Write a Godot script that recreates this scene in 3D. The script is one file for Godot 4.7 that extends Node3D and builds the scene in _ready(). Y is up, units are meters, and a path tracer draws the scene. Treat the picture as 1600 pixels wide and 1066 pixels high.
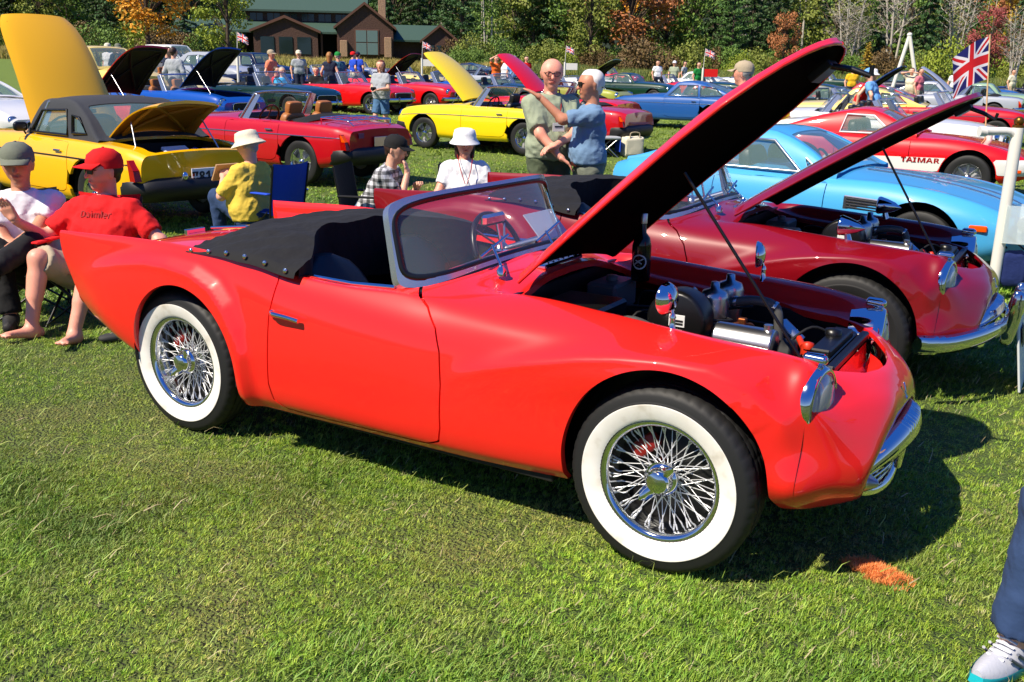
extends Node3D
# A lawn of classic sports cars with a red open roadster in front, built in code.
# y is up, metres; the camera stands at x = z = 0.

const FACING := 0.5413            # the rows of cars point this way (or straight back)
var names := {}
var mats := {}
var rng := RandomNumberGenerator.new()

# ---------------------------------------------------------------- mesh building
class Mb:
	var v := PackedVector3Array()
	var ix := PackedInt32Array()
	var uv := PackedVector2Array()
	var col := PackedColorArray()
	var use_col := false
	var tint := Color.WHITE

	func p(a: Vector3, t := Vector2.ZERO) -> int:
		v.append(a); uv.append(t); col.append(tint)
		return v.size() - 1

	func tri(a: int, b: int, c: int) -> void:
		ix.append(a); ix.append(b); ix.append(c)

	func quad(a: int, b: int, c: int, d: int) -> void:
		ix.append(a); ix.append(b); ix.append(c); ix.append(a); ix.append(c); ix.append(d)

	func face(pts: Array) -> void:
		var s := v.size()
		for q in pts: p(q)
		for k in range(1, pts.size() - 1): tri(s, s + k, s + k + 1)

	# rows of equal length; smooth inside one call
	func grid(rows: Array, flip := false, loop := false) -> void:
		var s := v.size(); var n: int = rows[0].size(); var m := rows.size()
		for i in m:
			for j in n: p(rows[i][j], Vector2(float(j) / maxf(n - 1, 1), float(i) / maxf(m - 1, 1)))
		for i in m - 1:
			for j in (n if loop else n - 1):
				var a := s + i * n + j
				var b := s + i * n + (j + 1) % n
				if flip: quad(a, a + n, b + n, b)
				else: quad(a, b, b + n, a + n)

	func tube(path: Array, rad, sides := 8, caps := true, closed := false) -> void:
		var n := path.size(); var rows := []
		var up := Vector3.UP
		for k in n:
			var t: Vector3
			if closed: t = path[(k + 1) % n] - path[(k + n - 1) % n]
			else: t = path[mini(k + 1, n - 1)] - path[maxi(k - 1, 0)]
			t = t.normalized()
			if k == 0: up = Vector3.UP if absf(t.y) < 0.9 else Vector3.RIGHT
			up = (up - t * up.dot(t)).normalized()
			var w := t.cross(up)
			var r: float = rad[k] if rad is Array else rad
			var row := []
			for j in sides:
				var g := TAU * j / sides
				row.append(path[k] + (up * cos(g) + w * sin(g)) * r)
			rows.append(row)
		if closed: rows.append(rows[0])
		grid(rows, false, true)
		if caps and not closed:
			face(rows[0]); var e: Array = rows[n - 1].duplicate(); e.reverse(); face(e)

	# profile of (radius, height) turned round the y axis of xf
	func lathe(prof: Array, seg := 24, xf := Transform3D()) -> void:
		var rows := []
		for q in prof:
			var row := []
			for j in seg:
				var g := TAU * j / seg
				row.append(xf * Vector3(q.x * cos(g), q.y, q.x * sin(g)))
			rows.append(row)
		grid(rows, true, true)

	func ball(c: Vector3, r: Vector3, seg := 16, b := Basis()) -> void:
		var rows := []
		var n := maxi(seg / 2, 4)
		for i in n + 1:
			var t := PI * i / n; var row := []
			for j in seg:
				var g := TAU * j / seg
				row.append(c + b * Vector3(r.x * sin(t) * cos(g), r.y * cos(t), r.z * sin(t) * sin(g)))
			rows.append(row)
		grid(rows, false, true)

	# a plump cushion: an ellipsoid squared off
	func pillow(c: Vector3, s: Vector3, b := Basis(), e := .5, seg := 20) -> void:
		var rows := []
		var n := seg / 2
		for i in n + 1:
			var t := PI * i / n; var row := []
			for j in seg:
				var g := TAU * j / seg
				var d := Vector3(sin(t) * cos(g), cos(t), sin(t) * sin(g))
				row.append(c + b * Vector3(signf(d.x) * pow(absf(d.x), e) * s.x, signf(d.y) * pow(absf(d.y), e) * s.y, signf(d.z) * pow(absf(d.z), e) * s.z) * .5)
			rows.append(row)
		grid(rows, false, true)

	# a box with chamfered edges
	func box(c: Vector3, s: Vector3, b := Basis(), ch := -1.0) -> void:
		var h := s * 0.5
		var e := ch if ch >= 0.0 else minf(minf(s.x, s.y), s.z) * 0.12
		e = minf(e, minf(h.x, minf(h.y, h.z)) * 0.95)
		var i := h - Vector3(e, e, e)
		for ax in 3:
			var u := (ax + 1) % 3; var w := (ax + 2) % 3
			for sg in [-1.0, 1.0]:
				var q := []
				for k in [[-1, -1], [1, -1], [1, 1], [-1, 1]]:
					var a := Vector3(); a[ax] = h[ax] * sg; a[u] = i[u] * k[0]; a[w] = i[w] * k[1]
					q.append(c + b * a)
				if sg > 0: q.reverse()
				face(q)
			for k in [[-1, -1], [1, -1], [1, 1], [-1, 1]]:
				var q := []
				for z in [[-1, 0], [1, 0], [1, 1], [-1, 1]]:
					var a := Vector3(); a[ax] = i[ax] * z[0]
					a[u] = (h[u] if z[1] == 0 else i[u]) * k[0]; a[w] = (i[w] if z[1] == 0 else h[w]) * k[1]
					q.append(c + b * a)
				if k[0] * k[1] < 0: q.reverse()
				face(q)
		for x in [-1, 1]:
			for y in [-1, 1]:
				for z in [-1, 1]:
					var q := [c + b * Vector3(h.x * x, i.y * y, i.z * z), c + b * Vector3(i.x * x, h.y * y, i.z * z), c + b * Vector3(i.x * x, i.y * y, h.z * z)]
					if x * y * z < 0: q.reverse()
					face(q)

	# an outline in xy pushed along z of xf, both faces and the rim
	func slab(poly: Array, depth: float, xf := Transform3D()) -> void:
		var pk := PackedVector2Array(poly)
		var t := Geometry2D.triangulate_polygon(pk)
		for sg in [-0.5, 0.5]:
			var s := v.size()
			for q in pk: p(xf * Vector3(q.x, q.y, depth * sg), q)
			for k in range(0, t.size(), 3):
				if sg < 0: tri(s + t[k], s + t[k + 1], s + t[k + 2])
				else: tri(s + t[k], s + t[k + 2], s + t[k + 1])
		for k in pk.size():
			var a := pk[k]; var b := pk[(k + 1) % pk.size()]
			face([xf * Vector3(a.x, a.y, -depth / 2), xf * Vector3(b.x, b.y, -depth / 2), xf * Vector3(b.x, b.y, depth / 2), xf * Vector3(a.x, a.y, depth / 2)])

	func normals() -> PackedVector3Array:
		var n := PackedVector3Array(); n.resize(v.size())
		for k in range(0, ix.size(), 3):
			var a := ix[k]; var b := ix[k + 1]; var c := ix[k + 2]
			var f := (v[c] - v[a]).cross(v[b] - v[a])
			n[a] += f; n[b] += f; n[c] += f
		for k in n.size(): n[k] = n[k].normalized() if n[k].length_squared() > 1e-20 else Vector3.UP
		return n

	func mesh() -> ArrayMesh:
		var a := []; a.resize(Mesh.ARRAY_MAX)
		a[Mesh.ARRAY_VERTEX] = v; a[Mesh.ARRAY_NORMAL] = normals(); a[Mesh.ARRAY_TEX_UV] = uv; a[Mesh.ARRAY_INDEX] = ix
		if use_col: a[Mesh.ARRAY_COLOR] = col
		var m := ArrayMesh.new()
		if ix.size(): m.add_surface_from_arrays(Mesh.PRIMITIVE_TRIANGLES, a)
		return m

# ---------------------------------------------------------------- naming and placing
func numbered(called: String) -> String:
	var n: int = names.get(called, 0)
	names[called] = n + 1
	return called if n == 0 else "%s_%03d" % [called, n]

func tag(o: Node, label: String, category: String, group := "") -> Node:
	o.set_meta("label", label); o.set_meta("category", category)
	if group: o.set_meta("group", group)
	return o

func thing(called: String, label: String, category: String, at := Vector3.ZERO, turn := 0.0, group := "") -> Node3D:
	var o := Node3D.new(); o.name = numbered(called); add_child(o)
	o.position = at; o.rotation.y = turn
	tag(o, label, category, group)
	return o

func part(called: String, m, material: Material, parent: Node, label := "") -> MeshInstance3D:
	var o := MeshInstance3D.new(); o.name = called
	o.mesh = m.mesh() if m is Mb else m
	o.material_override = material
	parent.add_child(o, true)
	if label: o.set_meta("label", label)
	return o

func lone(called: String, m, material: Material, label: String, category: String, at := Vector3.ZERO, turn := 0.0, group := "") -> MeshInstance3D:
	var o := part(numbered(called), m, material, self)
	o.position = at; o.rotation.y = turn
	tag(o, label, category, group)
	return o

func structure(called: String, m, material: Material) -> MeshInstance3D:
	var o := part(numbered(called), m, material, self); o.set_meta("kind", "structure")
	return o

func copy(o: Node3D, label: String, at: Vector3, turn: float, group := "") -> Node3D:
	var called := String(o.name).rstrip("0123456789").trim_suffix("_")
	var c: Node3D = o.duplicate(); c.name = numbered(called); add_child(c)
	c.position = at; c.rotation.y = turn
	c.set_meta("label", label)
	if group: c.set_meta("group", group)
	return c

func repaint(o: Node, from: Material, to: Material) -> void:
	if o is MeshInstance3D and o.material_override == from: o.material_override = to
	for k in o.get_children(): repaint(k, from, to)

# ---------------------------------------------------------------- materials
func mat(key: String, c: Color, rough := 0.6, metal := 0.0) -> StandardMaterial3D:
	if mats.has(key): return mats[key]
	var m := StandardMaterial3D.new(); m.resource_name = key
	m.albedo_color = c; m.roughness = rough; m.metallic = metal
	mats[key] = m
	return m

func paint(key: String, c: Color, rough := 0.4) -> StandardMaterial3D:
	if mats.has(key): return mats[key]
	var m := mat(key, c, rough)
	m.metallic_specular = 0.34
	m.clearcoat_enabled = true; m.clearcoat = 1.0; m.clearcoat_roughness = 0.015
	return m

func glass(key: String, c: Color, alpha: float) -> StandardMaterial3D:
	if mats.has(key): return mats[key]
	var m := mat(key, Color(c, alpha), 0.03)
	m.transparency = BaseMaterial3D.TRANSPARENCY_ALPHA
	return m

func noise_tex(freq: float, oct: int, seed_: int, size := 256, ramp: Array = [], bump := 0.0) -> NoiseTexture2D:
	var f := FastNoiseLite.new(); f.seed = seed_; f.frequency = freq; f.fractal_octaves = oct
	var t := NoiseTexture2D.new(); t.width = size; t.height = size; t.seamless = true; t.noise = f
	if ramp:
		var g := Gradient.new()
		g.offsets = PackedFloat32Array(ramp[0]); g.colors = PackedColorArray(ramp[1])
		t.color_ramp = g
	if bump > 0.0:
		t.as_normal_map = true; t.bump_strength = bump
	return t

# cloth, rubber and so on: fine relief in the material's own axes
func relief(m: StandardMaterial3D, scale: float, freq := 0.05, strength := 0.5, bump := 3.0) -> StandardMaterial3D:
	var key := "relief_%f_%f" % [freq, bump]
	if not mats.has(key): mats[key] = noise_tex(freq, 3, 7, 256, [], bump)
	m.normal_enabled = true; m.normal_texture = mats[key]; m.normal_scale = strength
	m.uv1_triplanar = true; m.uv1_scale = Vector3.ONE * scale
	return m

func cloth(key: String, c: Color, scale := 6.0, strength := 0.7) -> StandardMaterial3D:
	if mats.has(key): return mats[key]
	return relief(mat(key, c, 0.9), scale, 0.012, strength, 5.0)

# ---------------------------------------------------------------- ground height
func gy(x: float, z: float) -> float:
	var d := sqrt(x * x + z * z)
	var az := x / maxf(d, 0.01)
	var k := lerpf(0.017, 0.009, smoothstep(-0.1, 0.4, az)) + 0.005 * smoothstep(-0.12, -0.4, az)
	var far := (sqrt((d - 14.0) * (d - 14.0) + 16.0) + d - 14.0) * 0.5
	return k * maxf(far - 0.3, 0.0) * smoothstep(7.0, 12.0, d)

func on(x: float, z: float, up := 0.0) -> Vector3:
	return Vector3(x, gy(x, z) + up, z)

func xf(at: Vector3, b := Basis()) -> Transform3D:
	return Transform3D(b, at)

# y axis laid along dir
func along(dir: Vector3, at := Vector3.ZERO) -> Transform3D:
	var y := dir.normalized()
	var x := (Vector3.RIGHT if absf(y.x) < 0.9 else Vector3.FORWARD)
	var z := x.cross(y).normalized()
	x = y.cross(z)
	return Transform3D(Basis(x, y, z), at)

func smooth_path(pts: Array, n: int, closed := false) -> Array:
	var o := []
	var m := pts.size()
	var segs := m if closed else m - 1
	for k in segs:
		var a = pts[(k - 1 + m) % m] if closed or k > 0 else pts[0] * 2 - pts[1]
		var b = pts[k]
		var c = pts[(k + 1) % m]
		var d = pts[(k + 2) % m] if closed or k + 2 < m else pts[m - 1] * 2 - pts[m - 2]
		for j in n: o.append(b.cubic_interpolate(c, a, d, float(j) / n))
	if not closed: o.append(pts[m - 1])
	return o

# signed distance to a closed outline, positive inside
func inside(p: Vector2, poly: PackedVector2Array) -> float:
	var d := 1e9; var win := false
	var n := poly.size(); var a := poly[n - 1]
	for k in n:
		var b := poly[k]
		var e := b - a; var w := p - a
		var t := clampf(w.dot(e) / maxf(e.length_squared(), 1e-12), 0, 1)
		d = minf(d, (w - e * t).length_squared())
		if (a.y > p.y) != (b.y > p.y) and p.x < (b.x - a.x) * (p.y - a.y) / (b.y - a.y) + a.x: win = not win
		a = b
	return sqrt(d) if win else -sqrt(d)

func camera_and_light() -> void:
	var c := Camera3D.new(); c.name = "camera"; add_child(c)
	c.fov = 39.26; c.near = 0.05; c.far = 1500.0
	c.position = Vector3(0, 1.6352, 0); c.rotation = Vector3(-0.2759, 0, 0.0192)
	c.current = true
	var e := Environment.new()
	e.background_mode = Environment.BG_SKY
	var s := ProceduralSkyMaterial.new()
	s.sky_top_color = Color(.16, .38, .76); s.sky_horizon_color = Color(.66, .79, .92); s.sky_curve = .1
	s.ground_bottom_color = Color(.16, .2, .1); s.ground_horizon_color = Color(.4, .45, .35)
	s.sky_energy_multiplier = 0.85
	var sky := Sky.new(); sky.sky_material = s; e.sky = sky
	e.background_energy_multiplier = 1.0
	e.tonemap_mode = Environment.TONE_MAPPER_LINEAR
	e.tonemap_exposure = EXPOSURE
	e.sdfgi_enabled = true; e.ssao_enabled = true; e.ssil_enabled = true
	var w := WorldEnvironment.new(); w.name = "environment"; w.environment = e; add_child(w)
	var sun := DirectionalLight3D.new(); sun.name = "sun"; add_child(sun)
	sun.light_energy = 1.6; sun.light_color = Color(1.0, .955, .88); sun.light_angular_distance = 0.5; sun.shadow_enabled = true
	var to := Vector3(-.68, 1.0, .49).normalized()
	sun.look_at_from_position(to * 50.0, Vector3.ZERO)
const EXPOSURE := 1.45

# ---------------------------------------------------------------- ground, grass, trees, lodge
func patchiness(x: float, z: float) -> Array:
	# (dry share, lush share)
	var a := soil.get_noise_2d(x, z) ; var b := soil.get_noise_2d(x * 2.7 + 40, z * 2.7 - 9)
	return [clampf(.5 * a + .9 * b + .12, 0, 1), clampf(-1.2 * a + .5 * b + .2, 0, 1)]

var soil := FastNoiseLite.new()

func ground() -> void:
	soil.seed = 21; soil.frequency = .55; soil.fractal_octaves = 3
	var m := mat("lawn", Color.WHITE, .95)
	m.vertex_color_use_as_albedo = true
	m.albedo_texture = noise_tex(.09, 4, 4, 512, [[0.0, .45, 1.0], [Color(.62, .66, .6), Color(.9, .92, .86), Color(1, 1, .94)]])
	m.uv1_triplanar = true; m.uv1_world_triplanar = true; m.uv1_scale = Vector3.ONE * .9
	m.normal_enabled = true; m.normal_texture = noise_tex(.12, 4, 9, 512, [], 14.0); m.normal_scale = 1.2
	var mb := Mb.new(); mb.use_col = true
	var zs := []; var z := 6.0
	while z > -16: zs.append(z); z -= .22
	while z > -430: zs.append(z); z *= 1.06
	var rows := []
	for q in zs:
		var w := maxf(16.0, absf(q) * 1.5 + 10.0)
		var row := []
		for j in 141:
			var x := (j / 70.0 - 1.0) * w
			row.append(Vector3(x, gy(x, q), q))
		rows.append(row)
	mb.grid(rows)
	for k in mb.v.size():
		var p := mb.v[k]
		var d := Vector2(p.x, p.z).length()
		var s := patchiness(p.x, p.z)
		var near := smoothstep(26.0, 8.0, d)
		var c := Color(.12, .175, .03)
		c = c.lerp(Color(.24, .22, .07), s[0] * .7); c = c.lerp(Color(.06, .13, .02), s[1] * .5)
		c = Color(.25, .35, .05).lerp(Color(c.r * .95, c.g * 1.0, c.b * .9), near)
		mb.col[k] = c
	structure("lawn", mb, m)

func blade_mesh(n: int, tall: float, wide: float, seed_: int, lie: float) -> ArrayMesh:
	var r := RandomNumberGenerator.new(); r.seed = seed_
	var mb := Mb.new(); mb.use_col = true
	for k in n:
		var g := r.randf() * TAU; var d := Vector3(cos(g), 0, sin(g)); var s := Vector3(-d.z, 0, d.x)
		var base := Vector3(r.randf_range(-1, 1), 0, r.randf_range(-1, 1)) * tall * .55
		var l := tall * r.randf_range(.55, 1.25); var bend_ := r.randf_range(.15, 1.0) * lie
		var w := wide * r.randf_range(.7, 1.3)
		var v := r.randf_range(.72, 1.25)
		mb.tint = Color(v * r.randf_range(.92, 1.12), v, v * r.randf_range(.8, 1.1))
		var q := base; var up := Vector3(d.x * bend_ * .5, 1, d.z * bend_ * .5).normalized()
		var a := mb.p(q - s * w); var b := mb.p(q + s * w)
		q += up * l * .5
		var c := mb.p(q - s * w * .8); var e := mb.p(q + s * w * .8)
		up = Vector3(d.x * bend_ * 1.6, 1.0 - bend_ * .75, d.z * bend_ * 1.6).normalized()
		var t := mb.p(q + up * l * .5)
		mb.quad(a, b, e, c); mb.tri(c, e, t)
	return mb.mesh()

func scatter(called: String, mesh: Mesh, m: Material, xs: Array, cols: Array) -> void:
	var mm := MultiMesh.new(); mm.transform_format = MultiMesh.TRANSFORM_3D; mm.use_colors = true; mm.mesh = mesh
	mm.instance_count = xs.size()
	for k in xs.size():
		mm.set_instance_transform(k, xs[k]); mm.set_instance_color(k, cols[k])
	var o := MultiMeshInstance3D.new(); o.name = numbered(called); o.multimesh = mm; o.material_override = m; add_child(o)
	o.set_meta("kind", "stuff"); tag(o, "short mown green grass covering the show field", "grass")

func grass() -> void:
	var m := mat("grass_blade", Color.WHITE, .6); m.vertex_color_use_as_albedo = true
	m.backlight_enabled = true; m.backlight = Color(.45, .5, .2); m.cull_mode = BaseMaterial3D.CULL_DISABLED
	var r := RandomNumberGenerator.new(); r.seed = 77
	# nearest first: (from, to, tufts per square metre, tuft)
	var bands := [[1.3, 4.2, 3400, 0], [4.2, 7.0, 1500, 0], [7.0, 11.0, 520, 1], [11.0, 18.0, 170, 1], [18.0, 34.0, 34, 2]]
	var tufts := [[blade_mesh(9, .025, .0011, 1, 1.3), blade_mesh(9, .022, .0013, 2, 1.5), blade_mesh(8, .034, .001, 3, 1.2)], [blade_mesh(9, .034, .0032, 4, 1.3), blade_mesh(9, .038, .0028, 5, 1.3)], [blade_mesh(10, .06, .008, 6, 1.1), blade_mesh(10, .055, .009, 7, 1.1)]]
	for b in bands:
		var set_: Array = tufts[b[3]]
		var xs := []; var cs := []
		for k in set_.size(): xs.append([]); cs.append([])
		var area: float = .72 * (b[1] * b[1] - b[0] * b[0]) + .4 * (b[1] - b[0])
		for k in int(area * b[2]):
			var d := sqrt(lerpf(b[0] * b[0], b[1] * b[1], r.randf()))
			var az := r.randf_range(-.72, .72)
			var x := d * sin(az); var z := -d * cos(az)
			var s := patchiness(x, z)
			if s[0] > .55 and r.randf() < .35: continue
			var h: float = r.randf_range(.6, 1.25) * (1.0 + .75 * s[1]) * (1.0 - .3 * s[0])
			var B := Basis(Vector3.UP, r.randf() * TAU).scaled(Vector3(h, h * .85, h))
			# mown and trodden: leans mostly one way
			B = Basis(Vector3(0.3, 0, 1).normalized(), r.randf_range(-.75, .15)) * B
			var c := Color(.2, .4, .025).lerp(Color(.52, .66, .075), pow(r.randf(), 1.2))
			c = c.lerp(Color(.62, .53, .18), clampf(s[0] * 1.2 * r.randf() + (.5 if r.randf() < .06 else 0.0), 0, 1))
			c = c.lerp(Color(.08, .22, .025), s[1] * .7)
			if b[3] == 2: c = c.lerp(Color(.34, .42, .075), .6)
			var shade := 1.0 + .5 * soil.get_noise_2d(x * .8 + 90.0, z * .8)
			c = Color(c.r * shade, c.g * shade, c.b * shade)
			if r.randf() < .03: c = Color(.5, .46, .24)
			var i := r.randi() % set_.size()
			xs[i].append(Transform3D(B, on(x, z, -.003))); cs[i].append(c)
		for k in set_.size(): scatter("grass", set_[k], m, xs[k], cs[k])
	# stray longer blades lying over the turf
	var lx := []; var lc := []
	var wisp := blade_mesh(2, .085, .0014, 15, 1.5)
	for k in 9000:
		var d := sqrt(lerpf(4.0, 64.0, r.randf())); var az := r.randf_range(-.6, .6)
		var q := on(d * sin(az), -d * cos(az), .004)
		var s := patchiness(q.x, q.z)
		if r.randf() > .3 + s[1]: continue
		lx.append(Transform3D(Basis(Vector3(0.3, 0, 1).normalized(), r.randf_range(-1.2, -.3)) * Basis(Vector3.UP, r.randf() * TAU).scaled(Vector3.ONE * r.randf_range(.6, 1.2)), q))
		lc.append(Color(.2, .36, .05).lerp(Color(.42, .48, .12), r.randf()) if r.randf() < .8 else Color(.5, .42, .22))
	scatter("grass", wisp, m, lx, lc)
	# the sprayed orange mark
	var ox := []; var oc := []
	for k in 430:
		var u := clampf(r.randfn(0, .55), -1.5, 1.5); var v := r.randfn(0, .5) * (1.0 - absf(u) * .4)
		var q := Vector3(1.26 + .062 * u + .012 * v, .008, -2.93 + .045 * u - .07 * v)
		var h := r.randf_range(.7, 1.2)
		ox.append(Transform3D(Basis(Vector3(0.3, 0, 1).normalized(), r.randf_range(-.6, .3)) * Basis(Vector3.UP, r.randf() * TAU).scaled(Vector3(h, h, h)), q)); oc.append(Color(.9, .25, .05).lerp(Color(.95, .42, .16), r.randf()))
	scatter("painted_grass", tufts[0][0], m, ox, oc)
	tag(get_node("painted_grass"), "patch of grass sprayed bright orange in front of the red roadster", "paint mark")
	get_node("painted_grass").remove_meta("kind")

func leafball(mb: Mb, r: RandomNumberGenerator, c: Vector3, rad: Vector3, n: int, size: float, droop := 0.0) -> void:
	for k in n:
		var d := Vector3(r.randfn(), r.randfn(), r.randfn()).normalized()
		var q := c + d * rad * pow(r.randf_range(.12, 1.0), .4)
		var nn := (d + Vector3(r.randfn(), r.randfn() + .4, r.randfn()) * .55).normalized()
		var t := nn.cross(Vector3(r.randfn(), r.randfn(), r.randfn())).normalized(); var s := nn.cross(t)
		var z := size * r.randf_range(.55, 1.3)
		var v := r.randf_range(.6, 1.3)
		mb.tint = Color(v * r.randf_range(.92, 1.1), v, v * r.randf_range(.85, 1.1))
		var dn := Vector3(0, -droop * z, 0)
		mb.quad(mb.p(q - t * z * .5), mb.p(q - s * z * .35 + dn * .5), mb.p(q + t * z * .6 + dn), mb.p(q + s * z * .35 + dn * .5))

# unit crowns about 10 m tall
func crown(kind: String, seed_: int) -> Array:
	var r := RandomNumberGenerator.new(); r.seed = seed_
	var mb := Mb.new(); mb.use_col = true; var tr := Mb.new()
	match kind:
		"broad":
			tr.tube([Vector3(0, -.3, 0), Vector3(.05, 2.0, .05), Vector3(-.1, 5.0, 0), Vector3(.1, 8.5, 0)], [.24, .18, .13, .04], 7)
			for k in 30:
				var t := pow(r.randf(), .8); var y := lerpf(1.5, 9.2, t); var g := r.randf() * TAU
				var reach := 3.0 * sqrt(maxf(1.0 - pow((y - 4.9) / 4.9, 2.0), .05)) * r.randf_range(.35, 1.0)
				var c := Vector3(cos(g) * reach, y, sin(g) * reach)
				tr.tube([Vector3(0, y * .62, 0), c * Vector3(.5, .9, .5), c], [.07, .045, .015], 5, false)
				var q := r.randf_range(.75, 1.35)
				leafball(mb, r, c, Vector3(q, q * .72, q), 105, .3)
		"conifer":
			tr.tube([Vector3(0, -.3, 0), Vector3(0, 5, 0), Vector3(0, 10, 0)], [.2, .13, .02], 7)
			for k in 60:
				var y := lerpf(.7, 9.8, k / 59.0) + r.randf_range(-.1, .1); var g := k * 2.4 + r.randf_range(-.3, .3)
				var l := (10.2 - y) * .27 * r.randf_range(.65, 1.15) + .15
				var e := Vector3(cos(g) * l, y - l * .22, sin(g) * l)
				tr.tube([Vector3(0, y, 0), e], [.035, .01], 4, false)
				for j in int(10 + l * 12):
					var t := r.randf_range(.1, 1.0)
					leafball(mb, r, Vector3(0, y, 0).lerp(e, t) + Vector3(0, -.07, 0), Vector3(.16 + .13 * t, .1, .16 + .13 * t), 3, .27, .5)
		"pine":
			tr.tube([Vector3(0, -.3, 0), Vector3(0.1, 5, 0), Vector3(0, 9.8, 0)], [.22, .16, .03], 7)
			for k in 34:
				var y := lerpf(2.2, 9.7, k / 33.0) + r.randf_range(-.2, .2); var g := k * 2.4 + r.randf_range(-.4, .4)
				var l := (.9 + 2.1 * sin(PI * clampf((10.6 - y) / 10.0, 0, 1))) * r.randf_range(.55, 1.1)
				var e := Vector3(cos(g) * l, y + l * .12, sin(g) * l)
				tr.tube([Vector3(0, y, 0), e], [.05, .015], 4, false)
				for j in 4:
					var c := Vector3(0, y, 0).lerp(e, .35 + .2 * j)
					leafball(mb, r, c, Vector3(.55, .22, .55), 30, .24)
		"shrub":
			for k in 22:
				var g := r.randf() * TAU; var q := sqrt(r.randf()) * 4.6
				var y := 4.4 * (1.0 - pow(q / 5.2, 2.0)) * r.randf_range(.5, 1.0)
				tr.tube([Vector3(cos(g) * q * .3, 0, sin(g) * q * .3), Vector3(cos(g) * q, y, sin(g) * q)], [.07, .02], 4, false)
				leafball(mb, r, Vector3(cos(g) * q, y, sin(g) * q), Vector3(1.5, 1.15, 1.5), 120, .34)
				leafball(mb, r, Vector3(cos(g) * q, y * .4, sin(g) * q), Vector3(1.3, 1.2, 1.3), 60, .34)
		"bare":
			for k in 5:
				var g := k * 1.3 + .4
				tr.tube([Vector3(cos(g) * .2, -.3, sin(g) * .2), Vector3(cos(g) * .7, 4, sin(g) * .7), Vector3(cos(g) * 1.5, 9.5, sin(g) * 1.5)], [.13, .09, .02], 6)
				for j in 16:
					var y := r.randf_range(2.5, 9.0); var a := r.randf() * TAU; var l := r.randf_range(.8, 2.3)
					var b := Vector3(cos(g) * y * .16, y, sin(g) * y * .16); var e := b + Vector3(cos(a) * l, l * .8, sin(a) * l)
					tr.tube([b, e], [.035, .01], 4, false)
					for i in 4:
						var m := b.lerp(e, r.randf_range(.3, 1.0)); tr.tube([m, m + Vector3(r.randfn(), r.randf() + .3, r.randfn()) * .6], [.014, .006], 3, false)
					leafball(mb, r, e, Vector3(.6, .5, .6), 10, .22)
		"birch":
			for s in [Vector3(0, 0, 0), Vector3(.7, 0, .3)]:
				tr.tube([s + Vector3(0, -.3, 0), s * 1.3 + Vector3(.1, 5, 0), s * 1.8 + Vector3(0, 9.8, 0)], [.13, .09, .02], 6)
			for k in 24:
				var y := r.randf_range(3.0, 9.6); var g := r.randf() * TAU; var q := r.randf_range(.3, 1.9) * sqrt(maxf(1.05 - absf(y - 6.0) / 4.6, .1))
				leafball(mb, r, Vector3(cos(g) * q + .5, y, sin(g) * q), Vector3(.8, .8, .8), 48, .24, .4)
	return [mb.mesh(), tr.mesh()]

func leaf_mat(key: String, c: Color) -> StandardMaterial3D:
	if mats.has(key): return mats[key]
	var m := mat(key, c, .7); m.vertex_color_use_as_albedo = true; m.backlight_enabled = true; m.backlight = Color(.35, .35, .25); m.cull_mode = BaseMaterial3D.CULL_DISABLED
	return m

var crowns := {}
func tree(called: String, label: String, kind: String, leaf: String, u: float, d: float, tall: float, wide := 1.0, group := "", variant := -1) -> void:
	# u: bearing (sideways per metre ahead)
	var x := u * d; var z := -d
	var v := variant if variant >= 0 else rng.randi() % 3
	var key := "%s%d" % [kind, v]
	if not crowns.has(key): crowns[key] = crown(kind, hash(key) % 9999)
	var T := thing(called, label, "shrub" if kind == "shrub" else "tree", on(x, z), rng.randf() * TAU, group)
	var s := tall / (5.2 if kind == "shrub" else 10.0)
	var b := part("crown", crowns[key][0], mats["leaf_" + leaf], T); var c := part("trunk", crowns[key][1], mats.bark_pale if kind == "birch" or kind == "bare" else mats.bark, T)
	b.scale = Vector3(s * wide, s, s * wide); c.scale = b.scale

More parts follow.
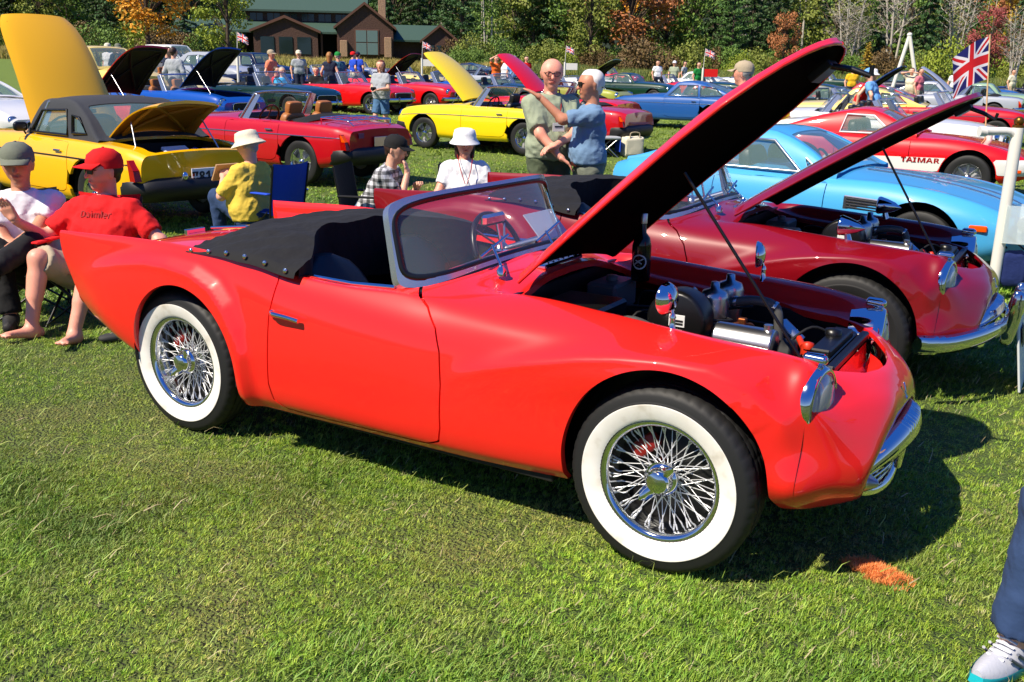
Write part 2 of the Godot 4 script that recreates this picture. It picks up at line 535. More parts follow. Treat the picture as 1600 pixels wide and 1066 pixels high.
func forest() -> void:
	mat("bark", Color(.3, .25, .2), .9); mat("bark_pale", Color(.72, .69, .64), .8)
	for q in [["dark", Color(.23, .34, .15)], ["fir", Color(.26, .4, .2)], ["green", Color(.4, .52, .18)], ["olive", Color(.5, .54, .2)], ["lime", Color(.56, .62, .17)], ["orange", Color(.9, .64, .15)], ["rust", Color(.7, .45, .26)], ["red", Color(.64, .31, .29)], ["brown", Color(.45, .36, .2)], ["grey", Color(.5, .46, .38)], ["gold", Color(.75, .62, .16)], ["pine", Color(.33, .48, .2)]]: leaf_mat("leaf_" + q[0], q[1])
	var K := .000644
	# u in picture widths: (u - 808) * K
	tree("maple_tree", "orange and yellow maple left of the lodge, behind the old saloons", "broad", "orange", (235 - 808) * K, 118, 12.5, 1.15, "", 0)
	tree("maple_tree", "yellow-green maple with a clear trunk at the left end of the lodge", "broad", "lime", (358 - 808) * K, 105, 11.0, .95, "", 1)
	tree("conifer_tree", "slim dark conifer between the two bright maples", "conifer", "fir", (292 - 808) * K, 135, 10.0)
	tree("conifer_tree", "small grey-green conifer behind the pale yellow car", "conifer", "fir", (172 - 808) * K, 120, 9.0)
	tree("broadleaf_tree", "short bushy green tree left of the orange maple", "shrub", "green", (152 - 808) * K, 112, 4.5, .8)
	tree("birch_tree", "pale-stemmed birch leaning beside the right end of the lodge", "birch", "green", (768 - 808) * K, 140, 13.0)
	tree("pine_tree", "tall layered green pine just right of the lodge", "pine", "fir", (722 - 808) * K, 155, 17.0, 1.2)
	tree("maple_tree", "dark green and red maple behind the bald man", "broad", "dark", (832 - 808) * K, 150, 11.0)
	tree("broadleaf_tree", "big olive-green tree with grey forked trunks above the two men", "broad", "olive", (920 - 808) * K, 135, 13.5, 1.0, "", 2)
	tree("shrub", "wide rounded russet-brown shrub behind the dark green coupe", "shrub", "brown", (1000 - 808) * K, 118, 5.2, .95)
	tree("shrub", "olive shrub touching the right side of the russet shrub", "shrub", "olive", (1075 - 808) * K, 122, 5.0, .8)
	tree("pine_tree", "bright green tiered pine above the open red bonnet", "pine", "pine", (1140 - 808) * K, 140, 11.5, 1.0)
	tree("shrub", "yellow-green shrub at the foot of the bright tiered pine", "shrub", "lime", (1158 - 808) * K, 120, 3.8, .6)
	tree("maple_tree", "orange-red maple behind the tip of the open red bonnet", "broad", "rust", (1222 - 808) * K, 130, 8.5, .8)
	tree("bare_tree", "grey half-bare tree with fine twigs right of the orange-red maple", "bare", "grey", (1320 - 808) * K, 135, 11.5, 1.1)
	tree("sapling", "thin golden sapling left of the white pipe frame", "conifer", "gold", (1352 - 808) * K, 118, 4.6, 1.2)
	tree("shrub", "large yellow-green shrub left of the big flag", "shrub", "lime", (1488 - 808) * K, 100, 5.6, .62)
	tree("maple_tree", "crimson maple showing above the big flag", "broad", "red", (1540 - 808) * K, 125, 9.5, .8)
	tree("bare_tree", "pale half-bare tree at the right edge behind the flag", "bare", "brown", (1582 - 808) * K, 112, 8.5)
	tree("shrub", "olive-brown shrub between the white pipe frame and the yellow-green shrub", "shrub", "olive", (1440 - 808) * K, 112, 4.4, .6)
	for q in [[735, 3.0], [752, 2.6], [718, 2.8]]: tree("shrub", "round grey-green shrub beside the right end of the lodge", "shrub", "green", (q[0] - 808) * K, 118, q[1], .75, "shrubs beside the lodge")
	# the wood behind, kind by kind along the edge
	var tone := {"dark": "dark green", "fir": "grey-green", "green": "mid green", "olive": "olive", "lime": "yellow-green", "orange": "orange", "rust": "rusty orange", "red": "dull red", "brown": "brownish", "grey": "greyish", "gold": "golden", "pine": "bright green"}
	var noun := {"conifer": "conifer", "pine": "pine with tiered branches", "broad": "broad-crowned tree", "birch": "pale-stemmed birch", "bare": "half-bare twiggy tree"}
	var zone := func(at_: float) -> String: return "left of the lodge" if at_ < 380 else ("beside the lodge" if at_ < 760 else ("behind the standing men" if at_ < 1110 else ("behind the raised red bonnets" if at_ < 1400 else "behind the big flag")))
	var k := 0
	for row in 4:
		var u := -330.0 + row * 17
		while u < 1960:
			var d := 150.0 + row * 17 + rng.randf_range(-6, 6)
			if u > 330 and u < 760: d += 22
			var t := rng.randf()
			var kind := "conifer" if t < .38 else ("broad" if t < .72 else ("pine" if t < .84 else ("birch" if t < .94 else "bare")))
			if u < 320: kind = "conifer" if t < .6 else ("broad" if t < .9 else "birch")
			var leaf: String = {"conifer": ["dark", "fir", "dark"], "pine": ["fir", "pine", "green"], "broad": ["green", "dark", "olive"], "birch": ["green", "olive", "lime"], "bare": ["grey", "brown", "grey"]}[kind][rng.randi() % 3]
			if kind == "broad" and rng.randf() < (.42 if u > 620 else .08): leaf = (["rust", "gold", "red", "brown", "orange"] if u > 760 else ["gold", "olive", "lime", "brown", "gold"])[rng.randi() % 5]
			var h := rng.randf_range(12, 19) + row * 2.0
			tree(kind + "_tree" if kind != "broad" else "broadleaf_tree", "%s %s in the wood %s" % [tone[leaf], noun[kind], zone.call(u)], kind, leaf, (u - 808) * K, d, h, rng.randf_range(.85, 1.25), "%s trees of the wood" % kind)
			u += rng.randf_range(34, 56) + row * 4
			k += 1
	for q in 46:
		var u := -40.0 + q * 37.0 + rng.randf_range(-9, 9)
		if u > 380 and u < 690: continue
		var leaf: String = ["green", "olive", "lime", "olive", "brown", "green"][rng.randi() % 6]
		tree("shrub", "%s undergrowth shrub at the wood's edge %s" % [tone[leaf], zone.call(u)], "shrub", leaf, (u - 808) * K, rng.randf_range(126, 138), rng.randf_range(3.2, 5.2), rng.randf_range(.6, .9), "undergrowth along the wood")
	# wooded hill that closes the view
	var mb := Mb.new(); var rows := []
	for i in 12:
		var row := []
		for j in 60:
			var x := (j / 29.5 - 1.0) * 320.0; var z := -225.0 - i * 14.0
			row.append(Vector3(x, gy(x, z) + i * 5.5 * smoothstep(0, 3, i) + soil.get_noise_2d(x * .05, z * .05) * 3.0, z))
		rows.append(row)
	mb.grid(rows); structure("hill", mb, mat("hill_green", Color(.1, .15, .07), .95))

func meadow() -> void:
	var m := mat("tall_grass", Color.WHITE, .8); m.vertex_color_use_as_albedo = true; m.cull_mode = BaseMaterial3D.CULL_DISABLED; m.backlight_enabled = true; m.backlight = Color(.4, .4, .2)
	var bl := blade_mesh(26, .8, .022, 31, .7)
	var r := RandomNumberGenerator.new(); r.seed = 9
	var xs := []; var cs := []
	for k in 15000:
		var u := r.randf_range(-.62, .66); var d := r.randf_range(84, 122)
		var az := u
		var patch := soil.get_noise_2d(u * 30.0, d * .06)
		var h := r.randf_range(.6, 1.15) * (1.0 + .5 * patch)
		xs.append(Transform3D(Basis(Vector3.UP, r.randf() * TAU).scaled(Vector3(1.3, h, 1.3)), on(u * d, -d)))
		var c := Color(.25, .27, .06).lerp(Color(.48, .38, .11), clampf(.5 + patch, 0, 1))
		if u > -.02: c = Color(.13, .2, .04).lerp(Color(.2, .24, .06), r.randf())
		if r.randf() < .12: c = Color(.4, .33, .06)
		cs.append(c)
	scatter("meadow", bl, m, xs, cs)
	tag(get_node("meadow"), "tall uncut golden and green grass along the edge of the wood", "meadow")

func lodge() -> void:
	var d := 142.0; var x := (540 - 808) * .000644 * d
	var o := thing("lodge", "brown timber lodge with green roofs and stone piers among the trees", "building", on(x, -d, .6), .1)
	var log_ := relief(mat("log_wall", Color(.3, .2, .16), .8), .5, .03, 1.0); var roof := relief(mat("roof_green", Color(.2, .3, .25), .7), 1.0, .06, .6); var stone := relief(mat("stone_pier", Color(.66, .53, .42), .9), 1.2, .05, 1.4, 8.0)
	var win := mat("lodge_glass", Color(.12, .17, .17), .08); var trim := mat("lodge_trim", Color(.36, .23, .17), .7); var dark := mat("lodge_porch", Color(.06, .045, .04), .9)
	var wall := func(c: Vector3, s: Vector3) -> Node: var m := Mb.new(); m.box(c, s, Basis(), .02); return part("wall", m, log_, o)
	var gable := func(c: Vector3, half: float, low: float, apex: float, front: float, back: float) -> void:
		var m := Mb.new(); m.slab([Vector2(-half + .4, low - 3.4), Vector2(half - .4, low - 3.4), Vector2(half - .4, low + .1), Vector2(0, apex - .25), Vector2(-half + .4, low + .1)], .3, xf(Vector3(c.x, 0, front - .5)))
		part("gable_wall", m, log_, o)
		for s in [-1.0, 1.0]:
			m = Mb.new(); m.slab([Vector2(0, apex), Vector2(half * s, low), Vector2(half * s, low - .28), Vector2(0, apex - .3)], front - back, xf(Vector3(c.x, 0, (front + back) / 2)))
			part("roof", m, roof, o)
			m = Mb.new(); m.slab([Vector2(0, apex + .03), Vector2(half * s * 1.01, low + .03), Vector2(half * s * 1.01, low - .3), Vector2(0, apex - .33)], .12, xf(Vector3(c.x, 0, front + .07))); part("barge_board", m, trim, o)
	# upper storey
	wall.call(Vector3(-5.2, 3.1, 0), Vector3(15.6, 6.3, 7.0))
	for s in [-1.0, 1.0]:
		var m := Mb.new(); m.slab([Vector2(0, 8.4), Vector2(4.6 * s, 6.1), Vector2(4.6 * s, 5.85), Vector2(0, 8.1)], 17.2, Transform3D(Basis(Vector3.UP, -PI / 2), Vector3(-5.2, 0, 0))); part("roof", m, roof, o)
	for k in 6:
		var m := Mb.new(); m.box(Vector3(-11.6 + k * 2.3, 5.2, 3.52), Vector3(1.7, .95, .06), Basis(), .01); var w := part("window", m, win, o)
		m = Mb.new(); m.box(Vector3(-11.6 + k * 2.3, 5.2, 3.56), Vector3(.08, .95, .06), Basis(), .01); m.box(Vector3(-11.6 + k * 2.3, 4.68, 3.56), Vector3(1.9, .1, .1), Basis(), .01); part("window_frame", m, trim, w)
	var lo := Mb.new(); lo.slab([Vector2(3.4, 4.75), Vector2(7.4, 3.25), Vector2(7.4, 3.0), Vector2(3.4, 4.5)], 17.0, Transform3D(Basis(Vector3.UP, -PI / 2), Vector3(-6, 0, 0))); part("porch_roof", lo, roof, o)
	var pw := Mb.new(); pw.box(Vector3(-6, 1.5, 3.6), Vector3(15, 3.0, .1)); part("porch_recess", pw, dark, o)
	for k in 7:
		var m := Mb.new(); m.box(Vector3(-13.6 + k * 2.2, 1.5, 7.1), Vector3(.28, 3.1, .28)); part("post", m, trim, o)
	gable.call(Vector3(-7.2, 0, 0), 4.6, 3.3, 5.2, 8.6, 2.0)
	for k in 3:
		var m := Mb.new(); m.box(Vector3(-9.6 + k * 2.4, 1.4, 8.3), Vector3(1.8, 2.2, .12), Basis(), .02); part("window", m, win, o)
	# the big gable with its tall window
	gable.call(Vector3(3.3, 0, 0), 4.1, 3.9, 7.1, 8.8, -4.0)
	wall.call(Vector3(3.3, 1.9, 2.0), Vector3(7.2, 3.9, 11.6))
	var wn := Mb.new(); wn.box(Vector3(3.5, 2.0, 8.5), Vector3(3.2, 3.3, .1), Basis(), .02); var wp := part("window", wn, trim, o)
	for i in 2:
		for j in 2:
			var m := Mb.new(); m.box(Vector3(2.75 + i * 1.5, 1.18 + j * 1.6, 8.57), Vector3(1.38, 1.48, .05), Basis(), .01); part("pane", m, mat("lodge_pane", Color(.38, .46, .44), .08), wp)
	for q in [[.45, 2.1], [6.3, 2.6]]:
		var m := Mb.new(); m.box(Vector3(q[0], q[1] * .5 + .1, 8.75), Vector3(.95, q[1], .6), Basis(), .05); part("stone_pier", m, stone, o)
	var ch := Mb.new(); ch.box(Vector3(5.3, 5.0, 0), Vector3(1.05, 7.0, 1.0), Basis(), .05); ch.box(Vector3(5.3, 8.6, 0), Vector3(1.2, .25, 1.15)); part("chimney", ch, stone, o)
	# right wing
	wall.call(Vector3(10.0, 1.2, 2.0), Vector3(7.0, 2.6, 5.0))
	for s in [-1.0, 1.0]:
		var m := Mb.new(); m.slab([Vector2(0, 4.6), Vector2(4.2 * s, 2.5), Vector2(4.2 * s, 2.25), Vector2(0, 4.3)], 7.4, Transform3D(Basis(Vector3.UP, -PI / 2), Vector3(10.2, 0, 2.0))); part("roof", m, roof, o)
	gable.call(Vector3(13.3, 0, 0), 2.7, 2.4, 4.6, 6.8, -1.0)
	for k in 3:
		var m := Mb.new(); m.box(Vector3(12.1 + k * 1.15, 1.1, 6.5), Vector3(.85, 1.5, .1), Basis(), .02); part("window", m, win, o)
	# far left wing
	wall.call(Vector3(-17.5, 1.4, 1.0), Vector3(9.0, 3.0, 6.0))
	for s in [-1.0, 1.0]:
		var m := Mb.new(); m.slab([Vector2(0, 4.9), Vector2(4.4 * s, 2.9), Vector2(4.4 * s, 2.6), Vector2(0, 4.6)], 10.0, Transform3D(Basis(Vector3.UP, -PI / 2), Vector3(-17.8, 0, 1.0))); part("roof", m, roof, o)

# ---------------------------------------------------------------- panels cut from a lofted skin
# stations: arrays of Vector3 from the sill round to the centre line; per[] steps between stations
func loft(stations: Array, per: int, across: int, before = null, after = null) -> Array:
	var rows := []
	for s in stations: rows.append(smooth_path(s, across))
	var pre = smooth_path(before, across) if before else null
	var post = smooth_path(after, across) if after else null
	var n: int = rows[0].size(); var m := rows.size()
	var o := []
	for k in m - 1:
		for q in per:
			var row := []
			for j in n:
				var b: Vector3 = rows[k][j]; var c: Vector3 = rows[k + 1][j]
				var a: Vector3 = rows[k - 1][j] if k > 0 else (pre[j] if pre else b * 2.0 - c)
				var d: Vector3 = rows[k + 2][j] if k + 2 < m else (post[j] if post else c * 2.0 - b)
				row.append(b.cubic_interpolate(c, a, d, float(q) / per))
			o.append(row)
	o.append(rows[m - 1])
	return o

# keeps what lies where keep() > 0, with a returned edge of the given depth; side -1 mirrors across z
func panel(mb: Mb, rows: Array, keep: Callable, depth: float, side := 1.0) -> void:
	var n: int = rows[0].size(); var m := rows.size()
	var flip := side < 0.0
	var f := PackedFloat32Array(); f.resize(n * m)
	var pos := PackedVector3Array(); pos.resize(n * m)
	for i in m:
		for j in n:
			pos[i * n + j] = rows[i][j]; f[i * n + j] = keep.call(rows[i][j])
	var at := {}
	var cutn := {}
	var edges := []
	var mk := func(q: Vector3) -> int: return mb.p(Vector3(q.x, q.y, q.z * side), Vector2(q.x, q.y))
	var first := mb.v.size()
	var start := mb.ix.size()
	for i in m - 1:
		for j in n - 1:
			var a := i * n + j
			var four := [a, a + 1, a + n + 1, a + n]
			if f[four[0]] <= 0 and f[four[1]] <= 0 and f[four[2]] <= 0 and f[four[3]] <= 0: continue
			for t in [[0, 1, 2], [0, 2, 3]]:
				var poly := []; var cut := [-1, -1]
				for e in 3:
					var u: int = four[t[e]]; var w: int = four[t[(e + 1) % 3]]
					if f[u] > 0:
						if not at.has(u): at[u] = mk.call(pos[u])
						poly.append(at[u])
					if (f[u] > 0) != (f[w] > 0):
						var lo := mini(u, w); var hi := maxi(u, w)
						var key := Vector2i(lo, hi)
						if not cutn.has(key):
							var tt := f[lo] / (f[lo] - f[hi])
							var q := pos[lo].lerp(pos[hi], tt)
							var fq: float = keep.call(q)
							if (fq > 0) == (f[lo] > 0) and absf(fq - f[hi]) > 1e-9: tt = tt + (1 - tt) * fq / (fq - f[hi])
							elif absf(f[lo] - fq) > 1e-9: tt = tt * f[lo] / (f[lo] - fq)
							cutn[key] = mk.call(pos[lo].lerp(pos[hi], clampf(tt, 0, 1)))
						poly.append(cutn[key]); cut[0 if f[u] > 0 else 1] = cutn[key]
				for k in range(1, poly.size() - 1):
					if flip: mb.tri(poly[0], poly[k + 1], poly[k])
					else: mb.tri(poly[0], poly[k], poly[k + 1])
				if cut[0] >= 0 and cut[1] >= 0: edges.append([cut[0], cut[1]] if not flip else [cut[1], cut[0]])
	if depth <= 0.0: return
	var nor := {}
	for k in range(start, mb.ix.size(), 3):
		var g := (mb.v[mb.ix[k + 2]] - mb.v[mb.ix[k]]).cross(mb.v[mb.ix[k + 1]] - mb.v[mb.ix[k]])
		for e in 3: nor[mb.ix[k + e]] = nor.get(mb.ix[k + e], Vector3.ZERO) + g
	var low := {}; var top := {}
	for e in edges:
		for k in e:
			if not low.has(k):
				var d: Vector3 = nor.get(k, Vector3.UP).normalized()
				if absf(d.z) > .6: d = Vector3(0, 0, signf(d.z))
				elif absf(d.y) > .6: d = Vector3(0, signf(d.y), 0)
				top[k] = mb.p(mb.v[k]); low[k] = mb.p(mb.v[k] - d * depth)
		mb.quad(top[e[1]], low[e[1]], low[e[0]], top[e[0]])

# a flat strip with thickness between two lines of points
func band(mb: Mb, outer: Array, inner: Array, thick: Vector3) -> void:
	var rows := []
	for k in outer.size():
		var h := thick * 0.5
		rows.append([outer[k] + h, inner[k] + h, inner[k] - h, outer[k] - h])
	for e in 4:
		var r := []
		for q in rows: r.append([q[e], q[(e + 1) % 4]])
		mb.grid(r)
	mb.face(rows[0]); var z: Array = rows[-1].duplicate(); z.reverse(); mb.face(z)

# ---------------------------------------------------------------- the red roadster and its twin
var ridge_r := PackedVector2Array([Vector2(-2.99, .64), Vector2(-2.8, .715), Vector2(-2.64, .752), Vector2(-2.46, .78), Vector2(-2.317, .783), Vector2(-2.156, .769), Vector2(-2.03, .722), Vector2(-1.955, .652), Vector2(-1.9, .558), Vector2(-1.87, .459), Vector2(-1.862, .343), Vector2(-1.86, .2)])
var amp_r := [0.0, .006, .014, .022, .03, .035, .038, .038, .036, .034, .032, .03]
var ridge_f := PackedVector2Array([Vector2(-.84, .545), Vector2(-.645, .619), Vector2(-.489, .666), Vector2(-.294, .716), Vector2(-.15, .742), Vector2(0, .755), Vector2(.149, .748), Vector2(.274, .7), Vector2(.36, .61), Vector2(.41, .5), Vector2(.43, .36)])
var amp_f := [0.0, .02, .034, .046, .052, .054, .05, .04, .024, .008, 0.0]

func ridge(p: Vector2, line: PackedVector2Array, amp: Array, fall: float) -> float:
	var best := 1e9; var a := 0.0; var win := false
	for k in line.size() - 1:
		var e := line[k + 1] - line[k]; var w := p - line[k]
		var t := clampf(w.dot(e) / e.length_squared(), 0, 1)
		var d := (w - e * t).length_squared()
		if d < best:
			best = d; a = lerpf(amp[k], amp[k + 1], t); win = e.cross(w) < 0
	var d := sqrt(best)
	# a rolled edge: rises within 4 cm outside the line, stays full inside
	var bead := .16 * a * exp(-d * d / 0.0003)
	if win: return a * exp(-d * d / (fall * fall)) + bead
	return a * exp(-d * d / 0.0013) + bead

func st(x: Array, yz: Array) -> Array:
	var o := []
	for k in yz.size(): o.append(Vector3(x[k] if x.size() > 1 else x[0], yz[k][0], yz[k][1]))
	return o

var arch_f := Vector2(.005, .35)
var arch_r := Vector2(-2.245, .36)
func arch(p: Vector3, c: Vector2, r: float) -> float:
	if p.y < c.y: return absf(p.x - c.x) - r - (maxf(p.x - c.x, 0.0) * (c.y - p.y) * 1.6 if c.x > -1.0 else 0.0)
	return Vector2(p.x - c.x, p.y - c.y).length() - r

var bay := PackedVector2Array([Vector2(-.715, -.2), Vector2(-.715, .38), Vector2(-.68, .415), Vector2(-.4, .425), Vector2(.08, .43), Vector2(.28, .4), Vector2(.4, .345), Vector2(.46, .27), Vector2(.515, .18), Vector2(.543, .08), Vector2(.55, 0), Vector2(.55, -.2)])
var pit := PackedVector2Array([Vector2(-2.0, -.3), Vector2(-2.0, .5), Vector2(-1.9, .61), Vector2(-1.6, .628), Vector2(-1.15, .625), Vector2(-1.1, .56), Vector2(-1.05, .3), Vector2(-1.03, 0), Vector2(-1.03, -.3)])
var door_line := PackedVector2Array([Vector2(-1.685, .9), Vector2(-1.683, .79), Vector2(-1.715, .66), Vector2(-1.73, .36), Vector2(-1.715, .29), Vector2(-1.66, .255), Vector2(-1.55, .25), Vector2(-.93, .265), Vector2(-.87, .29), Vector2(-.855, .35), Vector2(-.853, .52), Vector2(-.868, .64), Vector2(-.9, .72), Vector2(-.96, .785), Vector2(-1.06, .84), Vector2(-1.06, .9)])

func roadster_rows() -> Array:
	var L := []
	L.append(st([-2.8, -2.93, -3.02, -3.07, -3.1, -3.1, -3.075, -3.02, -3.03, -3.03], [[.315, .5], [.4, .62], [.52, .67], [.66, .69], [.77, .7], [.855, .7], [.845, .68], [.735, .63], [.755, .33], [.76, 0]]))
	L.append(st([-2.62, -2.72, -2.8, -2.84, -2.85, -2.85, -2.84, -2.82, -2.82, -2.82], [[.285, .6], [.36, .68], [.48, .715], [.63, .72], [.76, .71], [.863, .7], [.85, .68], [.765, .635], [.795, .33], [.8, 0]]))
	L.append(st([-2.48, -2.53, -2.57, -2.6, -2.6, -2.6, -2.6, -2.6, -2.6, -2.6], [[.26, .65], [.33, .7], [.45, .725], [.62, .727], [.76, .713], [.872, .7], [.862, .68], [.785, .635], [.82, .33], [.826, 0]]))
	L.append(st([-2.3], [[.24, .67], [.31, .71], [.44, .73], [.61, .73], [.77, .713], [.875, .698], [.866, .675], [.8, .635], [.84, .33], [.845, 0]]))
	L.append(st([-2.05], [[.232, .68], [.3, .72], [.43, .735], [.6, .732], [.765, .715], [.864, .695], [.86, .67], [.82, .635], [.85, .33], [.855, 0]]))
	L.append(st([-1.82], [[.23, .685], [.295, .725], [.42, .74], [.59, .735], [.755, .715], [.85, .69], [.849, .662], [.835, .625], [.85, .33], [.85, 0]]))
	L.append(st([-1.62], [[.23, .685], [.295, .727], [.415, .742], [.585, .738], [.74, .716], [.817, .682], [.822, .65], [.82, .61], [.83, .33], [.83, 0]]))
	L.append(st([-1.35], [[.232, .685], [.293, .73], [.41, .745], [.575, .742], [.725, .718], [.803, .68], [.812, .65], [.81, .6], [.82, .3], [.82, 0]]))
	L.append(st([-1.08], [[.235, .685], [.29, .73], [.4, .745], [.56, .742], [.715, .715], [.8, .665], [.825, .62], [.852, .5], [.878, .25], [.888, 0]]))
	L.append(st([-.86], [[.236, .685], [.29, .725], [.4, .742], [.55, .735], [.695, .71], [.785, .655], [.83, .55], [.853, .42], [.872, .22], [.882, 0]]))
	L.append(st([-.6], [[.24, .68], [.293, .722], [.4, .738], [.55, .73], [.685, .71], [.775, .655], [.843, .5], [.775, .425], [.84, .2], [.85, 0]]))
	L.append(st([-.3], [[.25, .67], [.3, .715], [.4, .735], [.55, .727], [.69, .708], [.775, .65], [.825, .5], [.745, .425], [.81, .2], [.82, 0]]))
	L.append(st([0], [[.26, .65], [.31, .705], [.405, .728], [.55, .72], [.69, .7], [.775, .64], [.803, .5], [.72, .425], [.78, .2], [.79, 0]]))
	L.append(st([.2], [[.27, .61], [.315, .67], [.41, .7], [.54, .7], [.67, .675], [.765, .61], [.79, .5], [.71, .41], [.755, .2], [.76, 0]]))
	L.append(st([.34], [[.275, .565], [.315, .63], [.4, .67], [.52, .655], [.645, .62], [.75, .555], [.775, .48], [.705, .37], [.735, .2], [.735, 0]]))
	var F := st([.43], [[.28, .51], [.305, .585], [.385, .645], [.51, .6], [.634, .583], [.722, .54], [.75, .47], [.69, .35], [.71, .2], [.71, 0]])
	L.append(F)
	var N := []
	N.append(st([.43], [[.28, .51], [.305, .585], [.385, .645], [.51, .6], [.634, .583], [.662, .52], [.668, .44], [.69, .35], [.7, .2], [.7, 0]]))
	N.append(st([.49, .51, .535, .55, .555, .555, .55, .53, .53, .53], [[.26, .4], [.285, .46], [.36, .525], [.44, .52], [.525, .47], [.585, .4], [.625, .335], [.657, .26], [.67, .14], [.67, 0]]))
	N.append(st([.545, .575, .615, .635, .645, .645, .64, .62, .61, .607], [[.255, .29], [.275, .36], [.33, .425], [.41, .415], [.49, .33], [.555, .25], [.592, .18], [.62, .1], [.633, .05], [.637, 0]]))
	N.append(st([.585, .595, .6, .61, .64, .66, .665, .668, .668, .668], [[.25, .15], [.262, .24], [.3, .34], [.37, .36], [.44, .29], [.5, .2], [.525, .13], [.54, .06], [.545, .03], [.546, 0]]))
	N.append(st([.6, .59, .57, .56, .58, .61, .625, .63, .632, .633], [[.24, 0], [.245, .18], [.275, .32], [.335, .365], [.405, .29], [.44, .18], [.452, .1], [.457, .05], [.459, .02], [.459, 0]]))
	for r in N:
		for j in r.size():
			if r[j].x > .43: r[j].x = .43 + (r[j].x - .43) * .86
	var a := loft(L, 14, 9, null, N[1])
	for i in a.size():
		for j in a[i].size():
			var p: Vector3 = a[i][j]
			if p.z > .45 and p.y < .86:
				var q := Vector2(p.x, p.y)
				if p.x < -1.6: p.z += ridge(q, ridge_r, amp_r, .22) * smoothstep(.46, .6, p.z)
				else: p.z += ridge(q, ridge_f, amp_f, .16) * smoothstep(.46, .6, p.z)
				a[i][j] = p
	var b := loft(N, 10, 9, L[L.size() - 2], null)
	return [a, b]

